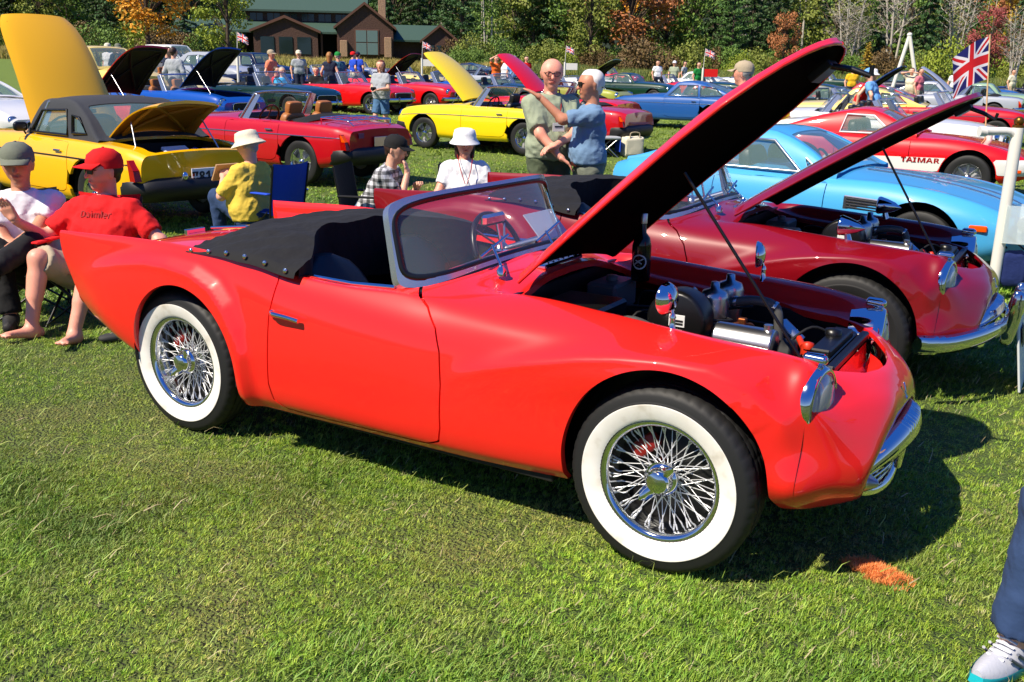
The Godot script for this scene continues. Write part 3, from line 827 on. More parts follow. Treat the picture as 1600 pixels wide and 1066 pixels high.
func wire_wheel(parent: Node3D, c: Vector3, out: float, white: bool, rod: bool) -> void:
	var w := Node3D.new(); w.name = "wheel"; parent.add_child(w, true)
	w.position = c
	if out < 0: w.rotation.y = PI
	var A := Transform3D(Basis(Vector3.RIGHT, Vector3.BACK, Vector3.DOWN), Vector3.ZERO)   # y axis -> +z (outwards)
	var R := .33; var face := .085
	# tyre: ribs and shoulder blocks
	var t := Mb.new(); var rows := []; var seg := 192
	var prof := [[.205, -.06], [.225, -.082], [.27, -.092], [.3, -.086], [.319, -.073], [.326, -.058], [.329, -.05], [.329, -.034], [.322, -.032], [.322, -.028], [.33, -.026], [.33, -.004], [.323, -.002], [.323, .002], [.33, .004], [.33, .026], [.322, .028], [.322, .032], [.329, .034], [.329, .05], [.326, .058], [.319, .073], [.308, .08], [.3, .0835], [.283, .0865], [.278, .087], [.272, .0905], [.225, .0815], [.205, .066]]
	for k in prof.size():
		var row := []
		for j in seg:
			var r: float = prof[k][0]
			if r > .317 and (j % 4) == 3 and absf(prof[k][1]) > .03 and r < .3295: r -= .003
			if r > .3285 and (j % 6) == 5: r -= .0025
			var g := TAU * (j + (1.5 if prof[k][1] > .03 else 0.0)) / seg
			row.append(A * Vector3(r * cos(g), prof[k][1], r * sin(g)))
		rows.append(row)
	t.grid(rows, true, true)
	part("tyre", t, mats.rubber, w)
	if white:
		var ww := Mb.new()
		ww.lathe([Vector2(.2065, .0665), Vector2(.225, .0828), Vector2(.2695, .0918), Vector2(.2735, .0905)], 96, A)
		part("whitewall", ww, mats.whitewall, w)
	var rim := Mb.new()
	rim.lathe([Vector2(.204, -.06), Vector2(.196, -.055), Vector2(.19, -.03), Vector2(.178, -.02), Vector2(.176, .0), Vector2(.186, .02), Vector2(.19, .045), Vector2(.191, .06), Vector2(.2, .067), Vector2(.2085, .07), Vector2(.211, .0675), Vector2(.207, .062)], 72, A)
	part("rim", rim, mats.chrome, w)
	var dish := Mb.new()
	dish.lathe([Vector2(.0, -.03), Vector2(.12, -.03), Vector2(.135, -.05), Vector2(.2, -.06)], 32, A)
	part("brake_drum", dish, mats.dark_steel, w)
	var cal := Mb.new(); cal.pillow(Vector3(-.085, .085, -.015), Vector3(.11, .06, .05), Basis(Vector3.BACK, .75), .5)
	part("brake_caliper", cal, mats.caliper, w)
	var hub := Mb.new()
	hub.lathe([Vector2(.062, -.03), Vector2(.06, -.01), Vector2(.045, .0), Vector2(.042, .03), Vector2(.058, .036), Vector2(.06, .046), Vector2(.044, .055)], 32, A)
	part("hub", hub, mats.chrome, w)
	var sp := Mb.new()
	sp.lathe([Vector2(.046, .05), Vector2(.047, .066), Vector2(.04, .078), Vector2(.036, .08), Vector2(.034, .087), Vector2(.0, .09)], 28, A)
	for k in 2:
		var g := PI * k - .9
		var d := Vector3(cos(g), -sin(g), 0); var s := Vector3(-d.y, d.x, 0)
		var r2 := []
		for q in [[.03, .026, .066, .012], [.055, .022, .076, .01], [.075, .016, .086, .007], [.088, .005, .09, .003]]:
			var cc: Vector3 = d * q[0] + Vector3(0, 0, q[2])
			r2.append([cc + s * q[1], cc + Vector3(0, 0, q[3]), cc - s * q[1], cc - Vector3(0, 0, q[3])])
		sp.grid(r2, false, true); sp.face(r2[3])
	part("spinner", sp, mats.chrome, w)
	# spokes: an outer row of 24 and an inner row of 36, each crossed by pairs
	var one := []
	for inner in 2:
		var m := Mb.new()
		var from := Vector3(.046, .0, .032 if inner == 0 else -.014)
		var far := Vector3(.181, 0, -.004 if inner == 0 else .03)
		var sw := .62 if inner == 0 else .5
		var p2 := Vector3(far.x * cos(sw), far.x * sin(sw), far.z)
		m.tube([from, p2], .0018, 5)
		var ax := (p2 - from).normalized()
		m.tube([p2 - ax * .016, p2 + ax * .004], .0031, 5)
		one.append(m.mesh())
		var mm := Mb.new(); p2.y = -p2.y; m = Mb.new()
		ax = (p2 - from).normalized()
		m.tube([from, p2], .0018, 5); m.tube([p2 - ax * .016, p2 + ax * .004], .0031, 5)
		one.append(m.mesh())
	if rod:
		for k in 72:
			var inner := 0 if k < 28 else 1
			var i := k if k < 28 else k - 28
			var n := 28 if inner == 0 else 44
			var s := part("spoke", one[inner * 2 + i % 2], mats.spoke, w)
			s.rotation.z = TAU * (i - i % 2) / n + (.08 if i % 2 else 0.0)
	else:
		var all := Mb.new()
		for k in 24:
			var g := TAU * k / 24.0
			all.tube([Vector3(.046 * cos(g), .046 * sin(g), .03), Vector3(.18 * cos(g + .6), .18 * sin(g + .6), 0)], .0022, 4)
		part("spokes", all, mats.chrome, w).set_meta("kind", "stuff")

func roadster_mats() -> void:
	mat("rubber", Color(.085, .085, .085), .62)
	var wt := mat("whitewall", Color(.95, .94, .92), .55); wt.albedo_texture = noise_tex(.02, 4, 6, 256, [[0.0, .35, 1.0], [Color(.8, .77, .71), Color(.96, .95, .93), Color(1, 1, 1)]]); wt.uv1_triplanar = true; wt.uv1_scale = Vector3.ONE * 1.6
	mat("chrome", Color(.86, .87, .88), .07, 1.0)
	mat("steel", Color(.78, .78, .78), .3, 1.0)
	mat("dark_steel", Color(.13, .13, .13), .5, .3)
	mat("caliper", Color(.5, .07, .05), .5); mat("spoke", Color(.9, .9, .9), .3, .55)
	mat("black", Color(.03, .03, .03), .7)
	mat("satin_black", Color(.055, .055, .055), .35)
	relief(mat("leather", Color(.045, .048, .06), .42), 8.0, .08, .4)
	cloth("tonneau", Color(.06, .06, .062), 3.5, .9)
	glass("clear", Color(.86, .95, .93), .07)
	mat("lens", Color(.78, .8, .8), .07, .3)
	paint("red", Color(.93, .135, .11))
	paint("maroon", Color(.5, .02, .075))

func make_roadster() -> Node3D:
	var R := Node3D.new()
	var red: StandardMaterial3D = mats.red
	var both := roadster_rows()
	var keep := func(p: Vector3) -> float:
		var q := Vector2(p.x, p.z)
		var f := 1.0
		if p.z > .3 and p.y < .8:
			f = minf(arch(Vector3(arch_f.x + (p.x - arch_f.x) * 1.074, p.y, 0), arch_f, .378), arch(p, arch_r, .352))
		if p.x > -.9 and p.y > .5: f = minf(f, -inside(q, bay))
		if p.x < -.85 and p.x > -2.2 and p.y > .7: f = minf(f, -inside(q, pit))
		if p.z > .4 and p.x < -.7 and p.x > -1.85: f = minf(f, -inside(Vector2(p.x, p.y), door_line) - .0035)
		return f
	var body := Mb.new()
	for s in [1.0, -1.0]:
		panel(body, both[0], keep, .028, s)
		panel(body, both[1], keep, .02, s)
	part("body", body, red, R)
	var dk := func(p: Vector3) -> float:
		if p.z < .4 or p.x > -.7 or p.x < -1.85: return -1.0
		return minf(inside(Vector2(p.x, p.y), door_line) - .0035, -inside(Vector2(p.x, p.z), pit))
	for s in [1.0, -1.0]:
		var d := Mb.new(); panel(d, both[0], dk, .03, s)
		var dn := part("door", d, red, R)
		var hd := Mb.new()
		hd.tube(smooth_path([Vector3(-1.685, .668, 0.734 * s), Vector3(-1.66, .672, 0.757 * s), Vector3(-1.6, .67, 0.759 * s), Vector3(-1.53, .662, 0.754 * s)], 4), [.013, .014, .014, .013, .012, .011, .011, .0105, .0105, .01, .01, .01, .01], 8)
		hd.ball(Vector3(-1.685, .668, 0.739 * s), Vector3(.017, .017, .012), 12)
		part("handle", hd, mats.chrome, dn)
		var tr := Mb.new()
		tr.tube([Vector3(-1.64, .822, .635 * s), Vector3(-1.35, .817, .633 * s), Vector3(-1.14, .829, .63 * s)], .008, 6)
		part("trim_strip", tr, mats.chrome, dn)
	# underside, wheel wells, bay and cockpit tubs
	var pan := Mb.new()
	pan.box(Vector3(-1.16, .235, 0), Vector3(1.5, .04, 1.34)); pan.box(Vector3(-2.72, .32, 0), Vector3(.25, .06, 1.1)); pan.box(Vector3(-2.24, .3, 0), Vector3(.85, .05, .9)); pan.box(Vector3(.03, .28, 0), Vector3(.85, .05, .9))
	part("floor_pan", pan, mats.black, R)
	for w in [[arch_f, .372, .56], [arch_r, .362, .715]]:
		for s in [1.0, -1.0]:
			var m := Mb.new(); var rows := []
			for z in [w[2], .42]:
				var row := []
				for k in 17:
					var g := PI * (k / 16.0 * 1.1 - .05)
					row.append(Vector3(w[0].x + w[1] * cos(g), w[0].y + w[1] * sin(g) * (1.0 if z > .6 else .98), z * s))
				rows.append(row)
			m.grid(rows); var fan := []
			for k in 17: fan.append(rows[1][k])
			m.face(fan)
			part("wheel_well", m, mats.black, R)
	var tub := Mb.new()
	tub.box(Vector3(-.73, .6, 0), Vector3(.02, .44, 1.1)); tub.box(Vector3(-.1, .36, 0), Vector3(1.24, .02, .86))
	for s in [1.0, -1.0]: tub.box(Vector3(-.13, .52, .445 * s), Vector3(1.2, .36, .015))
	part("engine_bay", tub, mats.satin_black, R)
	var cock := Mb.new()
	cock.box(Vector3(-1.45, .27, 0), Vector3(1.3, .02, 1.3)); cock.box(Vector3(-2.03, .55, 0), Vector3(.02, .56, 1.28)); cock.box(Vector3(-1.0, .5, 0), Vector3(.02, .5, 1.28))
	for s in [1.0, -1.0]: cock.box(Vector3(-1.5, .52, .655 * s), Vector3(1.1, .5, .012))
	part("cockpit_lining", cock, mats.black, R)
	# bonnet on its rear hinge
	var bo := Node3D.new(); bo.name = "bonnet"; R.add_child(bo); bo.position = Vector3(-.711, .845, 0); bo.rotation = Vector3(-.03, 0, deg_to_rad(42))
	var skin := Mb.new(); var under := Mb.new(); var skirt := Mb.new()
	var half := func(s: float) -> float:
		var t := [[0.0, .42], [.3, .425], [.62, .432], [.82, .44], [1.0, .42], [1.12, .37], [1.2, .315], [1.265, .24], [1.3, .17], [1.325, .08], [1.332, .004]]
		for k in t.size() - 1:
			if s <= t[k + 1][0]: return lerpf(t[k][1], t[k + 1][1], (s - t[k][0]) / (t[k + 1][0] - t[k][0]))
		return .004
	var rs := []; var us := []; var ea := []; var eb := []
	for i in 57:
		var s := 1.332 * sin(PI / 2 * i / 56.0)
		var h: float = half.call(s)
		var arc := .012 * sin(PI * s / 1.332)
		var row := []; var ur := []
		for j in 21:
			var u := j / 10.0 - 1.0
			var e := 1.0 - pow(absf(u), 2.2)
			var y := arc + .012 + .024 * sqrt(maxf(1.0 - pow(absf(u), 9.0), 0)) + .05 * e * smoothstep(1.34, .9, s)
			row.append(Vector3(s, y, h * u)); ur.append(Vector3(s - .004, minf(arc + .016 + .05 * e * smoothstep(1.34, .9, s), y - .006), (h - .008) * u))
		rs.append(row); us.append(ur)
	skin.grid(rs, false); part("bonnet_skin", skin, red, bo)
	under.grid(us, true); part("underside", under, underside_mat(), bo)
	for s in [-1, 1]:
		var ln := []
		for i in 57: ln.append(Vector3(rs[i][0].x, rs[i][0].y - .002, rs[i][0].z * s))
		skirt.tube(ln, .007, 6)
	part("edge", skirt, red, bo)
	var hk := Mb.new()
	hk.tube([Vector3(1.24, -.0, -.05), Vector3(1.3, -.07, -.06), Vector3(1.335, -.13, -.065)], [.011, .011, .009], 6); hk.tube([Vector3(1.335, -.13, -.065), Vector3(1.36, -.105, -.065)], .008, 6)
	hk.box(Vector3(1.22, -.01, -.08), Vector3(.09, .03, .12))
	part("latch", hk, mats.satin_black, bo)
	var rod := Mb.new(); rod.tube([Vector3(.33, .73, .33), Vector3(-.12, 1.31, .33)], .006, 6)
	part("prop_rod", rod, mats.satin_black, R)
	# headlamps
	for s in [1.0, -1.0]:
		var hl := Node3D.new(); hl.name = "headlight"; R.add_child(hl, true); hl.position = Vector3(.415, .632, .472 * s)
		hl.rotation.y = -.12 * s
		var X := Transform3D(Basis(Vector3.DOWN, Vector3.RIGHT, Vector3.BACK), Vector3.ZERO)
		var bz := Mb.new(); bz.lathe([Vector2(.112, -.09), Vector2(.119, -.05), Vector2(.123, .0), Vector2(.123, .02), Vector2(.116, .037), Vector2(.106, .043), Vector2(.1, .038), Vector2(.097, .02)], 40, X)
		part("bezel", bz, mats.chrome, hl)
		var bw := Mb.new(); bw.lathe([Vector2(.097, .02), Vector2(.085, -.012), Vector2(.05, -.045), Vector2(.012, -.06), Vector2(0, -.06)], 32, X)
		part("reflector", bw, mats.steel, hl)
		var ln := Mb.new(); ln.lathe([Vector2(.1, .03), Vector2(.088, .043), Vector2(.062, .053), Vector2(.03, .059), Vector2(0, .061)], 32, X)
		part("lens", ln, mats.lens, hl)
		var mk := Mb.new(); mk.tube([Vector3(.385, .772, .472 * s), Vector3(.44, .772, .47 * s)], [.02, .021], 14); mk.ball(Vector3(.44, .772, .47 * s), Vector3(.014, .017, .017), 12); mk.ball(Vector3(.385, .772, .472 * s), Vector3(.012, .018, .018), 12)
		part("marker_lamp", mk, mats.chrome, R)
	# grille
	var gr := Node3D.new(); gr.name = "grille"; R.add_child(gr)
	var ring := []
	for k in 48:
		var g := TAU * k / 48.0
		var z := .385 * cos(g)
		var yy: float = sin(g)
		var x := .637 - .52 * z * z
		ring.append(Vector3(x - (.03 if yy < 0 else 0.0) * absf(yy), .342 + yy * (.115 if yy > 0 else .105) * (1.0 - .25 * cos(g) * cos(g)), z))
	var sr := Mb.new(); sr.tube(ring, .019, 10, false, true)
	part("surround", sr, mats.chrome, gr)
	var lip := Mb.new(); var lr := []
	for k in 129:
		var z := -.41 + .82 * k / 128.0
		var rib := 1.0 + .07 * sin(z * 230.0) * smoothstep(.14, .05, z)
		var t := 1.0 - pow(absf(z) / .41, 2.0)
		var x := .645 - .52 * z * z
		var row := []
		for q in [[-.045, .04], [.0, .06], [.034, .042], [.046, -.003], [.026, -.04], [-.035, -.045]]:
			row.append(Vector3(x + q[0] * (.3 + .7 * sqrt(maxf(t, 0))), .345 + .1 * sqrt(maxf(t, 0)) * .95 + q[1] * (.25 + .75 * sqrt(maxf(t, 0))) * rib, z))
		lr.append(row)
	lip.grid(lr, false, true)
	part("brow", lip, mats.chrome, gr)
	var back := Mb.new(); back.box(Vector3(.53, .345, 0), Vector3(.02, .17, .5)); part("backing", back, mats.black, gr)
	for k in 4:
		var y := .285 + k * .037; var pth := []
		for j in 15:
			var z := (.33 - absf(k - 1.4) * .03) * (j / 7.0 - 1.0); pth.append(Vector3(.62 - .52 * z * z - (.012 if k == 0 else .0), y, z))
		var b := Mb.new(); b.tube(pth, .0055, 6); part("bar", b, mats.chrome, gr)
	for k in 11:
		var z := -.275 + .055 * k
		var b := Mb.new(); b.tube([Vector3(.6 - .52 * z * z, .265 + absf(z) * .1, z), Vector3(.618 - .52 * z * z, .425 - absf(z) * .2, z)], .004, 5); part("upright_bar", b, mats.chrome, gr)
	var vv := Mb.new()
	for s in [1.0, -1.0]: vv.tube([Vector3(.634, .29, 0), Vector3(.64, .44, .055 * s)], [.012, .02], 6)
	part("chevron", vv, mats.chrome, gr)
	for s in [1.0, -1.0]:
		var il := Mb.new(); il.lathe([Vector2(.036, .0), Vector2(.036, .02), Vector2(.028, .03), Vector2(.012, .055), Vector2(0, .06)], 18, Transform3D(Basis(Vector3.DOWN, Vector3.RIGHT, Vector3.BACK), Vector3(.565, .33, .3 * s)))
		part("indicator", il, mats.steel, gr)
	var em := Mb.new(); em.box(Vector3(.622, .57, 0), Vector3(.012, .05, .02), Basis(Vector3.BACK, .6), .004)
	for s in [1.0, -1.0]: em.tube([Vector3(.632, .55, 0), Vector3(.612, .595, .03 * s)], .006, 6)
	part("badge", em, mats.chrome, R)
	windscreen(R)
	cockpit(R)
	engine(R)
	# mirrors, rear lamps, boot trim
	for s in [1.0, -1.0]:
		var m := Mb.new()
		var c := Vector3(-.09, .905, .5 * s)
		m.lathe([Vector2(.02, 0), Vector2(.022, .006), Vector2(.011, .018), Vector2(.009, .05), Vector2(.012, .055), Vector2(.006, .07)], 14, xf(Vector3(-.06, .79, .505 * s)))
		m.tube([Vector3(-.06, .85, .505 * s), c + Vector3(.02, -.02, 0)], .006, 6)
		var mx := along(Vector3(1, .05, .25 * s), c)
		m.lathe([Vector2(0, .035), Vector2(.03, .03), Vector2(.05, .016), Vector2(.057, 0), Vector2(.055, -.006), Vector2(0, -.006)], 28, mx)
		part("fender_mirror", m, mats.chrome, R)
		var tl := Mb.new(); tl.ball(Vector3(-3.06, .55, .62 * s), Vector3(.04, .06, .035)); part("tail_lamp", tl, mat("lamp_red", Color(.6, .02, .02), .15), R)
	var bt := Mb.new(); bt.tube([Vector3(-2.3, .862, 0), Vector3(-2.6, .84, 0), Vector3(-2.85, .81, 0)], .007, 6)
	bt.box(Vector3(-2.24, .865, .2), Vector3(.07, .02, .03)); bt.box(Vector3(-2.24, .865, -.2), Vector3(.07, .02, .03)); bt.box(Vector3(-2.98, .78, 0), Vector3(.03, .03, .12))
	part("boot_trim", bt, mats.chrome, R)
	var bl := Mb.new()
	bl.tube([Vector3(-2.2, .853, .58), Vector3(-2.92, .785, .52), Vector3(-2.97, .76, .3), Vector3(-2.98, .765, 0), Vector3(-2.97, .76, -.3), Vector3(-2.92, .785, -.52), Vector3(-2.2, .853, -.58)], .0025, 4)
	part("boot_seam", bl, mats.black, R)
	return R

func underside_mat() -> Material:
	var m := mat("underside_black", Color(.012, .012, .013), .9); m.metallic_specular = 0.1
	return m

func windscreen(R: Node3D) -> void:
	var W := Node3D.new(); W.name = "windscreen"; R.add_child(W)
	var lo := []; var hi := []
	for k in 65:
		var t := k / 32.0 - 1.0; var a := absf(t)
		lo.append(Vector3(-.945 - .05 * a * a - .135 * pow(a, 7.0), .884 - .035 * a * a - .045 * pow(a, 5.0), .635 * signf(t) * pow(a, .92)))
		hi.append(Vector3(-1.09 - .09 * a * a - .03 * pow(a, 7.0), 1.178 - .018 * a * a - .012 * pow(a, 6.0), .605 * signf(t) * pow(a, .95)))
	var at := func(t: float, u: float) -> Vector3:
		var q := clampf((t + 1.0) * 32.0, 0, 63.999); var k := int(q)
		return lo[k].lerp(lo[k + 1], q - k).lerp(hi[k].lerp(hi[k + 1], q - k), u)
	var loop := func(wt: float, u0: float, u1: float, n: float) -> Array:
		var o := []
		for k in 129:
			var g := TAU * k / 128.0 + PI / 4
			var ct := cos(g); var sn := sin(g)
			var m := pow(pow(absf(ct), n) + pow(absf(sn), n), -1.0 / n)
			o.append(at.call(wt * ct * m, lerpf(u0, u1, .5 + .5 * sn * m)))
		return o
	var outer: Array = loop.call(1.0, -.01, 1.0, 12.0)
	var inner: Array = loop.call(.974, .042, .95, 7.0)
	var fr := Mb.new()
	band(fr, outer, inner, Vector3(.026, .012, 0))
	part("frame", fr, mat("brushed_frame", Color(.74, .76, .79), .25, .85), W)
	var seal := Mb.new()
	var sl: Array = loop.call(.967, .056, .943, 7.0); sl.pop_back()
	seal.tube(sl, .015, 6, false, true)
	var base := []
	for k in 65: base.append(lo[k] + Vector3(.012, -.014, 0))
	seal.tube(base, .017, 6)
	part("seal", seal, mats.satin_black, W)
	var g := Mb.new(); var rows := []
	for q in [.07, .3, .5, .7, .94]:
		var r := []
		for k in 33: r.append(at.call((k / 16.0 - 1.0) * .95, q))
		rows.append(r)
	g.grid(rows); part("pane", g, mats.clear, W)
	for s in [1.0, -1.0]:
		var wp := Mb.new()
		wp.lathe([Vector2(.02, 0), Vector2(.02, .02), Vector2(.008, .04)], 12, xf(Vector3(-.83, .868, .14 + .22 * s)))
		wp.tube([Vector3(-.83, .9, .14 + .22 * s), Vector3(-.95, .955, .02 + .22 * s)], .006, 6)
		wp.tube([Vector3(-.935, .925, .13 + .22 * s), Vector3(-.975, .975, -.14 + .22 * s)], .007, 6)
		part("wiper", wp, mats.chrome, W)
	var v := Mb.new(); v.box(Vector3(-.78, .876, 0), Vector3(.075, .02, .32), Basis(), .006)
	for k in 7: v.box(Vector3(-.78, .888, -.13 + k * .043), Vector3(.06, .008, .012))
	part("scuttle_vent", v, mats.chrome, R)

func cockpit(R: Node3D) -> void:
	var d := Mb.new()
	var rows := []
	for k in 21:
		var z := -.58 + k * .058
		rows.append([Vector3(-1.0, .865 - z * z * .12, z), Vector3(-1.08, .872 - z * z * .12, z), Vector3(-1.13, .855 - z * z * .12, z), Vector3(-1.135, .8, z), Vector3(-1.08, .62, z)])
	d.grid(rows, true); part("dashboard", d, mats.leather, R)
	for s in [1.0, -1.0]:
		var seat := Node3D.new(); seat.name = "seat"; R.add_child(seat, true)
		var b := Mb.new()
		var rr := []
		for i in 11:
			var t := i / 10.0
			var c := Vector3(-1.52 - .25 * t, .4 + .44 * t, .31 * s + .025)
			var w := .22 * sqrt(maxf(1.0 - pow(t, 5.0) * .95, 0))
			var row := []
			for j in 15:
				var g := TAU * j / 15.0
				var pl := 1.0 + .05 * cos(8.0 * g)
				row.append(c + Vector3(cos(g) * .055 * (1.1 - .3 * t), .0, sin(g) * w) * pl)
			rr.append(row)
		b.grid(rr, false, true); b.face(rr[10])
		part("backrest", b, mats.leather, seat)
		var q := Mb.new(); q.box(Vector3(-1.27, .42, .32 * s), Vector3(.46, .14, .44), Basis(Vector3.BACK, .1), .05)
		part("cushion", q, mats.leather, seat)
	var tw := Node3D.new(); tw.name = "steering_wheel"; R.add_child(tw); tw.position = Vector3(-1.27, .81, -.33); tw.rotation.z = .45
	var ring := []
	for k in 32: ring.append(Vector3(0, .19 * cos(TAU * k / 32), .19 * sin(TAU * k / 32)))
	var m := Mb.new(); m.tube(ring, .013, 8, false, true); part("steering_rim", m, mats.satin_black, tw)
	var sp := Mb.new()
	for k in 4:
		var g := PI / 4 + PI / 2 * k
		sp.tube([Vector3(.03, 0, 0), Vector3(0, .185 * cos(g), .185 * sin(g))], .006, 5)
	sp.ball(Vector3(.02, 0, 0), Vector3(.03, .045, .045), 14); sp.tube([Vector3(.02, 0, 0), Vector3(.24, -.02, 0)], .018, 8)
	part("steering_spokes", sp, mats.steel, tw)
	var rv := Mb.new(); rv.box(Vector3(-1.1, 1.02, .0), Vector3(.03, .05, .17), Basis(), .012); rv.tube([Vector3(-1.05, .88, 0), Vector3(-1.08, 1.0, 0)], .007, 6)
	rv.box(Vector3(-1.055, .885, 0), Vector3(.05, .012, .05))
	part("rear_view_mirror", rv, mats.chrome, R)
	# half tonneau over the rear of the cockpit, buttoned to the body
	var tn := Node3D.new(); tn.name = "tonneau_cover"; R.add_child(tn)
	var t := Mb.new(); var gr := []
	var nz := FastNoiseLite.new(); nz.seed = 5; nz.frequency = 1.3
	for i in 41:
		var x0 := -2.22 + i * .0165
		var row := []
		for j in 61:
			var u := j / 30.0 - 1.0; var a := absf(u)
			var x := lerpf(-2.22 - .2 * (1.0 - a * a), -1.58 - .3 * smoothstep(1.0, .25, a), i / 40.0)
			var wide := lerpf(.672, .685, smoothstep(-2.2, -1.8, x0))
			var edge := .887 - .03 * smoothstep(-1.85, -1.58, x) - .02 * smoothstep(-1.95, -2.2, x)
			var hump := .05 * smoothstep(0.0, .25, i / 40.0) * (1.0 - pow(a, 5.0)) + .005 * (1.0 - a * a)
			var fold := nz.get_noise_2d(x * 1.4 + u * .9, u * 1.2 - x) * .02 * (1.0 - pow(a, 6.0)) + .006 * sin(u * 26.0 + x * 30.0) * smoothstep(.55, .8, a) * (1.0 - smoothstep(.9, 1.0, a))
			row.append(Vector3(x, edge + hump + fold, u * wide))
		gr.append(row)
	t.grid(gr, false)
	var drop := []
	for s in 2:
		var rw := []
		for j in 61:
			var q: Vector3 = gr[40][j]
			rw.append(q if s == 0 else q + Vector3(-.04, -.3, 0))
		drop.append(rw)
	t.grid(drop, false)
	var fl := []
	for i in 41:
		var q: Vector3 = gr[i][60]; var q0: Vector3 = gr[i][0]
		var w: float = lerpf(.25, 1.0, smoothstep(0.0, 24.0, i))
		fl.append([q, q + Vector3(0, -.012 * w, .022), q + Vector3(0, -.035 * w, .034)])
	t.grid(fl, false)
	fl = []
	for i in 41:
		var q0: Vector3 = gr[i][0]
		var w: float = lerpf(.25, 1.0, smoothstep(0.0, 24.0, i))
		fl.append([q0, q0 + Vector3(0, -.012 * w, -.022), q0 + Vector3(0, -.035 * w, -.034)])
	t.grid(fl, true)
	part("cover_cloth", t, mats.tonneau, tn)
	for s in [1.0, -1.0]:
		for k in 6:
			var i := 2 + k * 7
			var q: Vector3 = gr[i][60 if s > 0 else 0]
			var st_ := Mb.new(); st_.ball(q + Vector3(0, -.016 * lerpf(.3, 1.0, k / 5.0) + .004, .03 * s), Vector3(.011, .011, .008), 10); part("stud", st_, mats.chrome, tn)

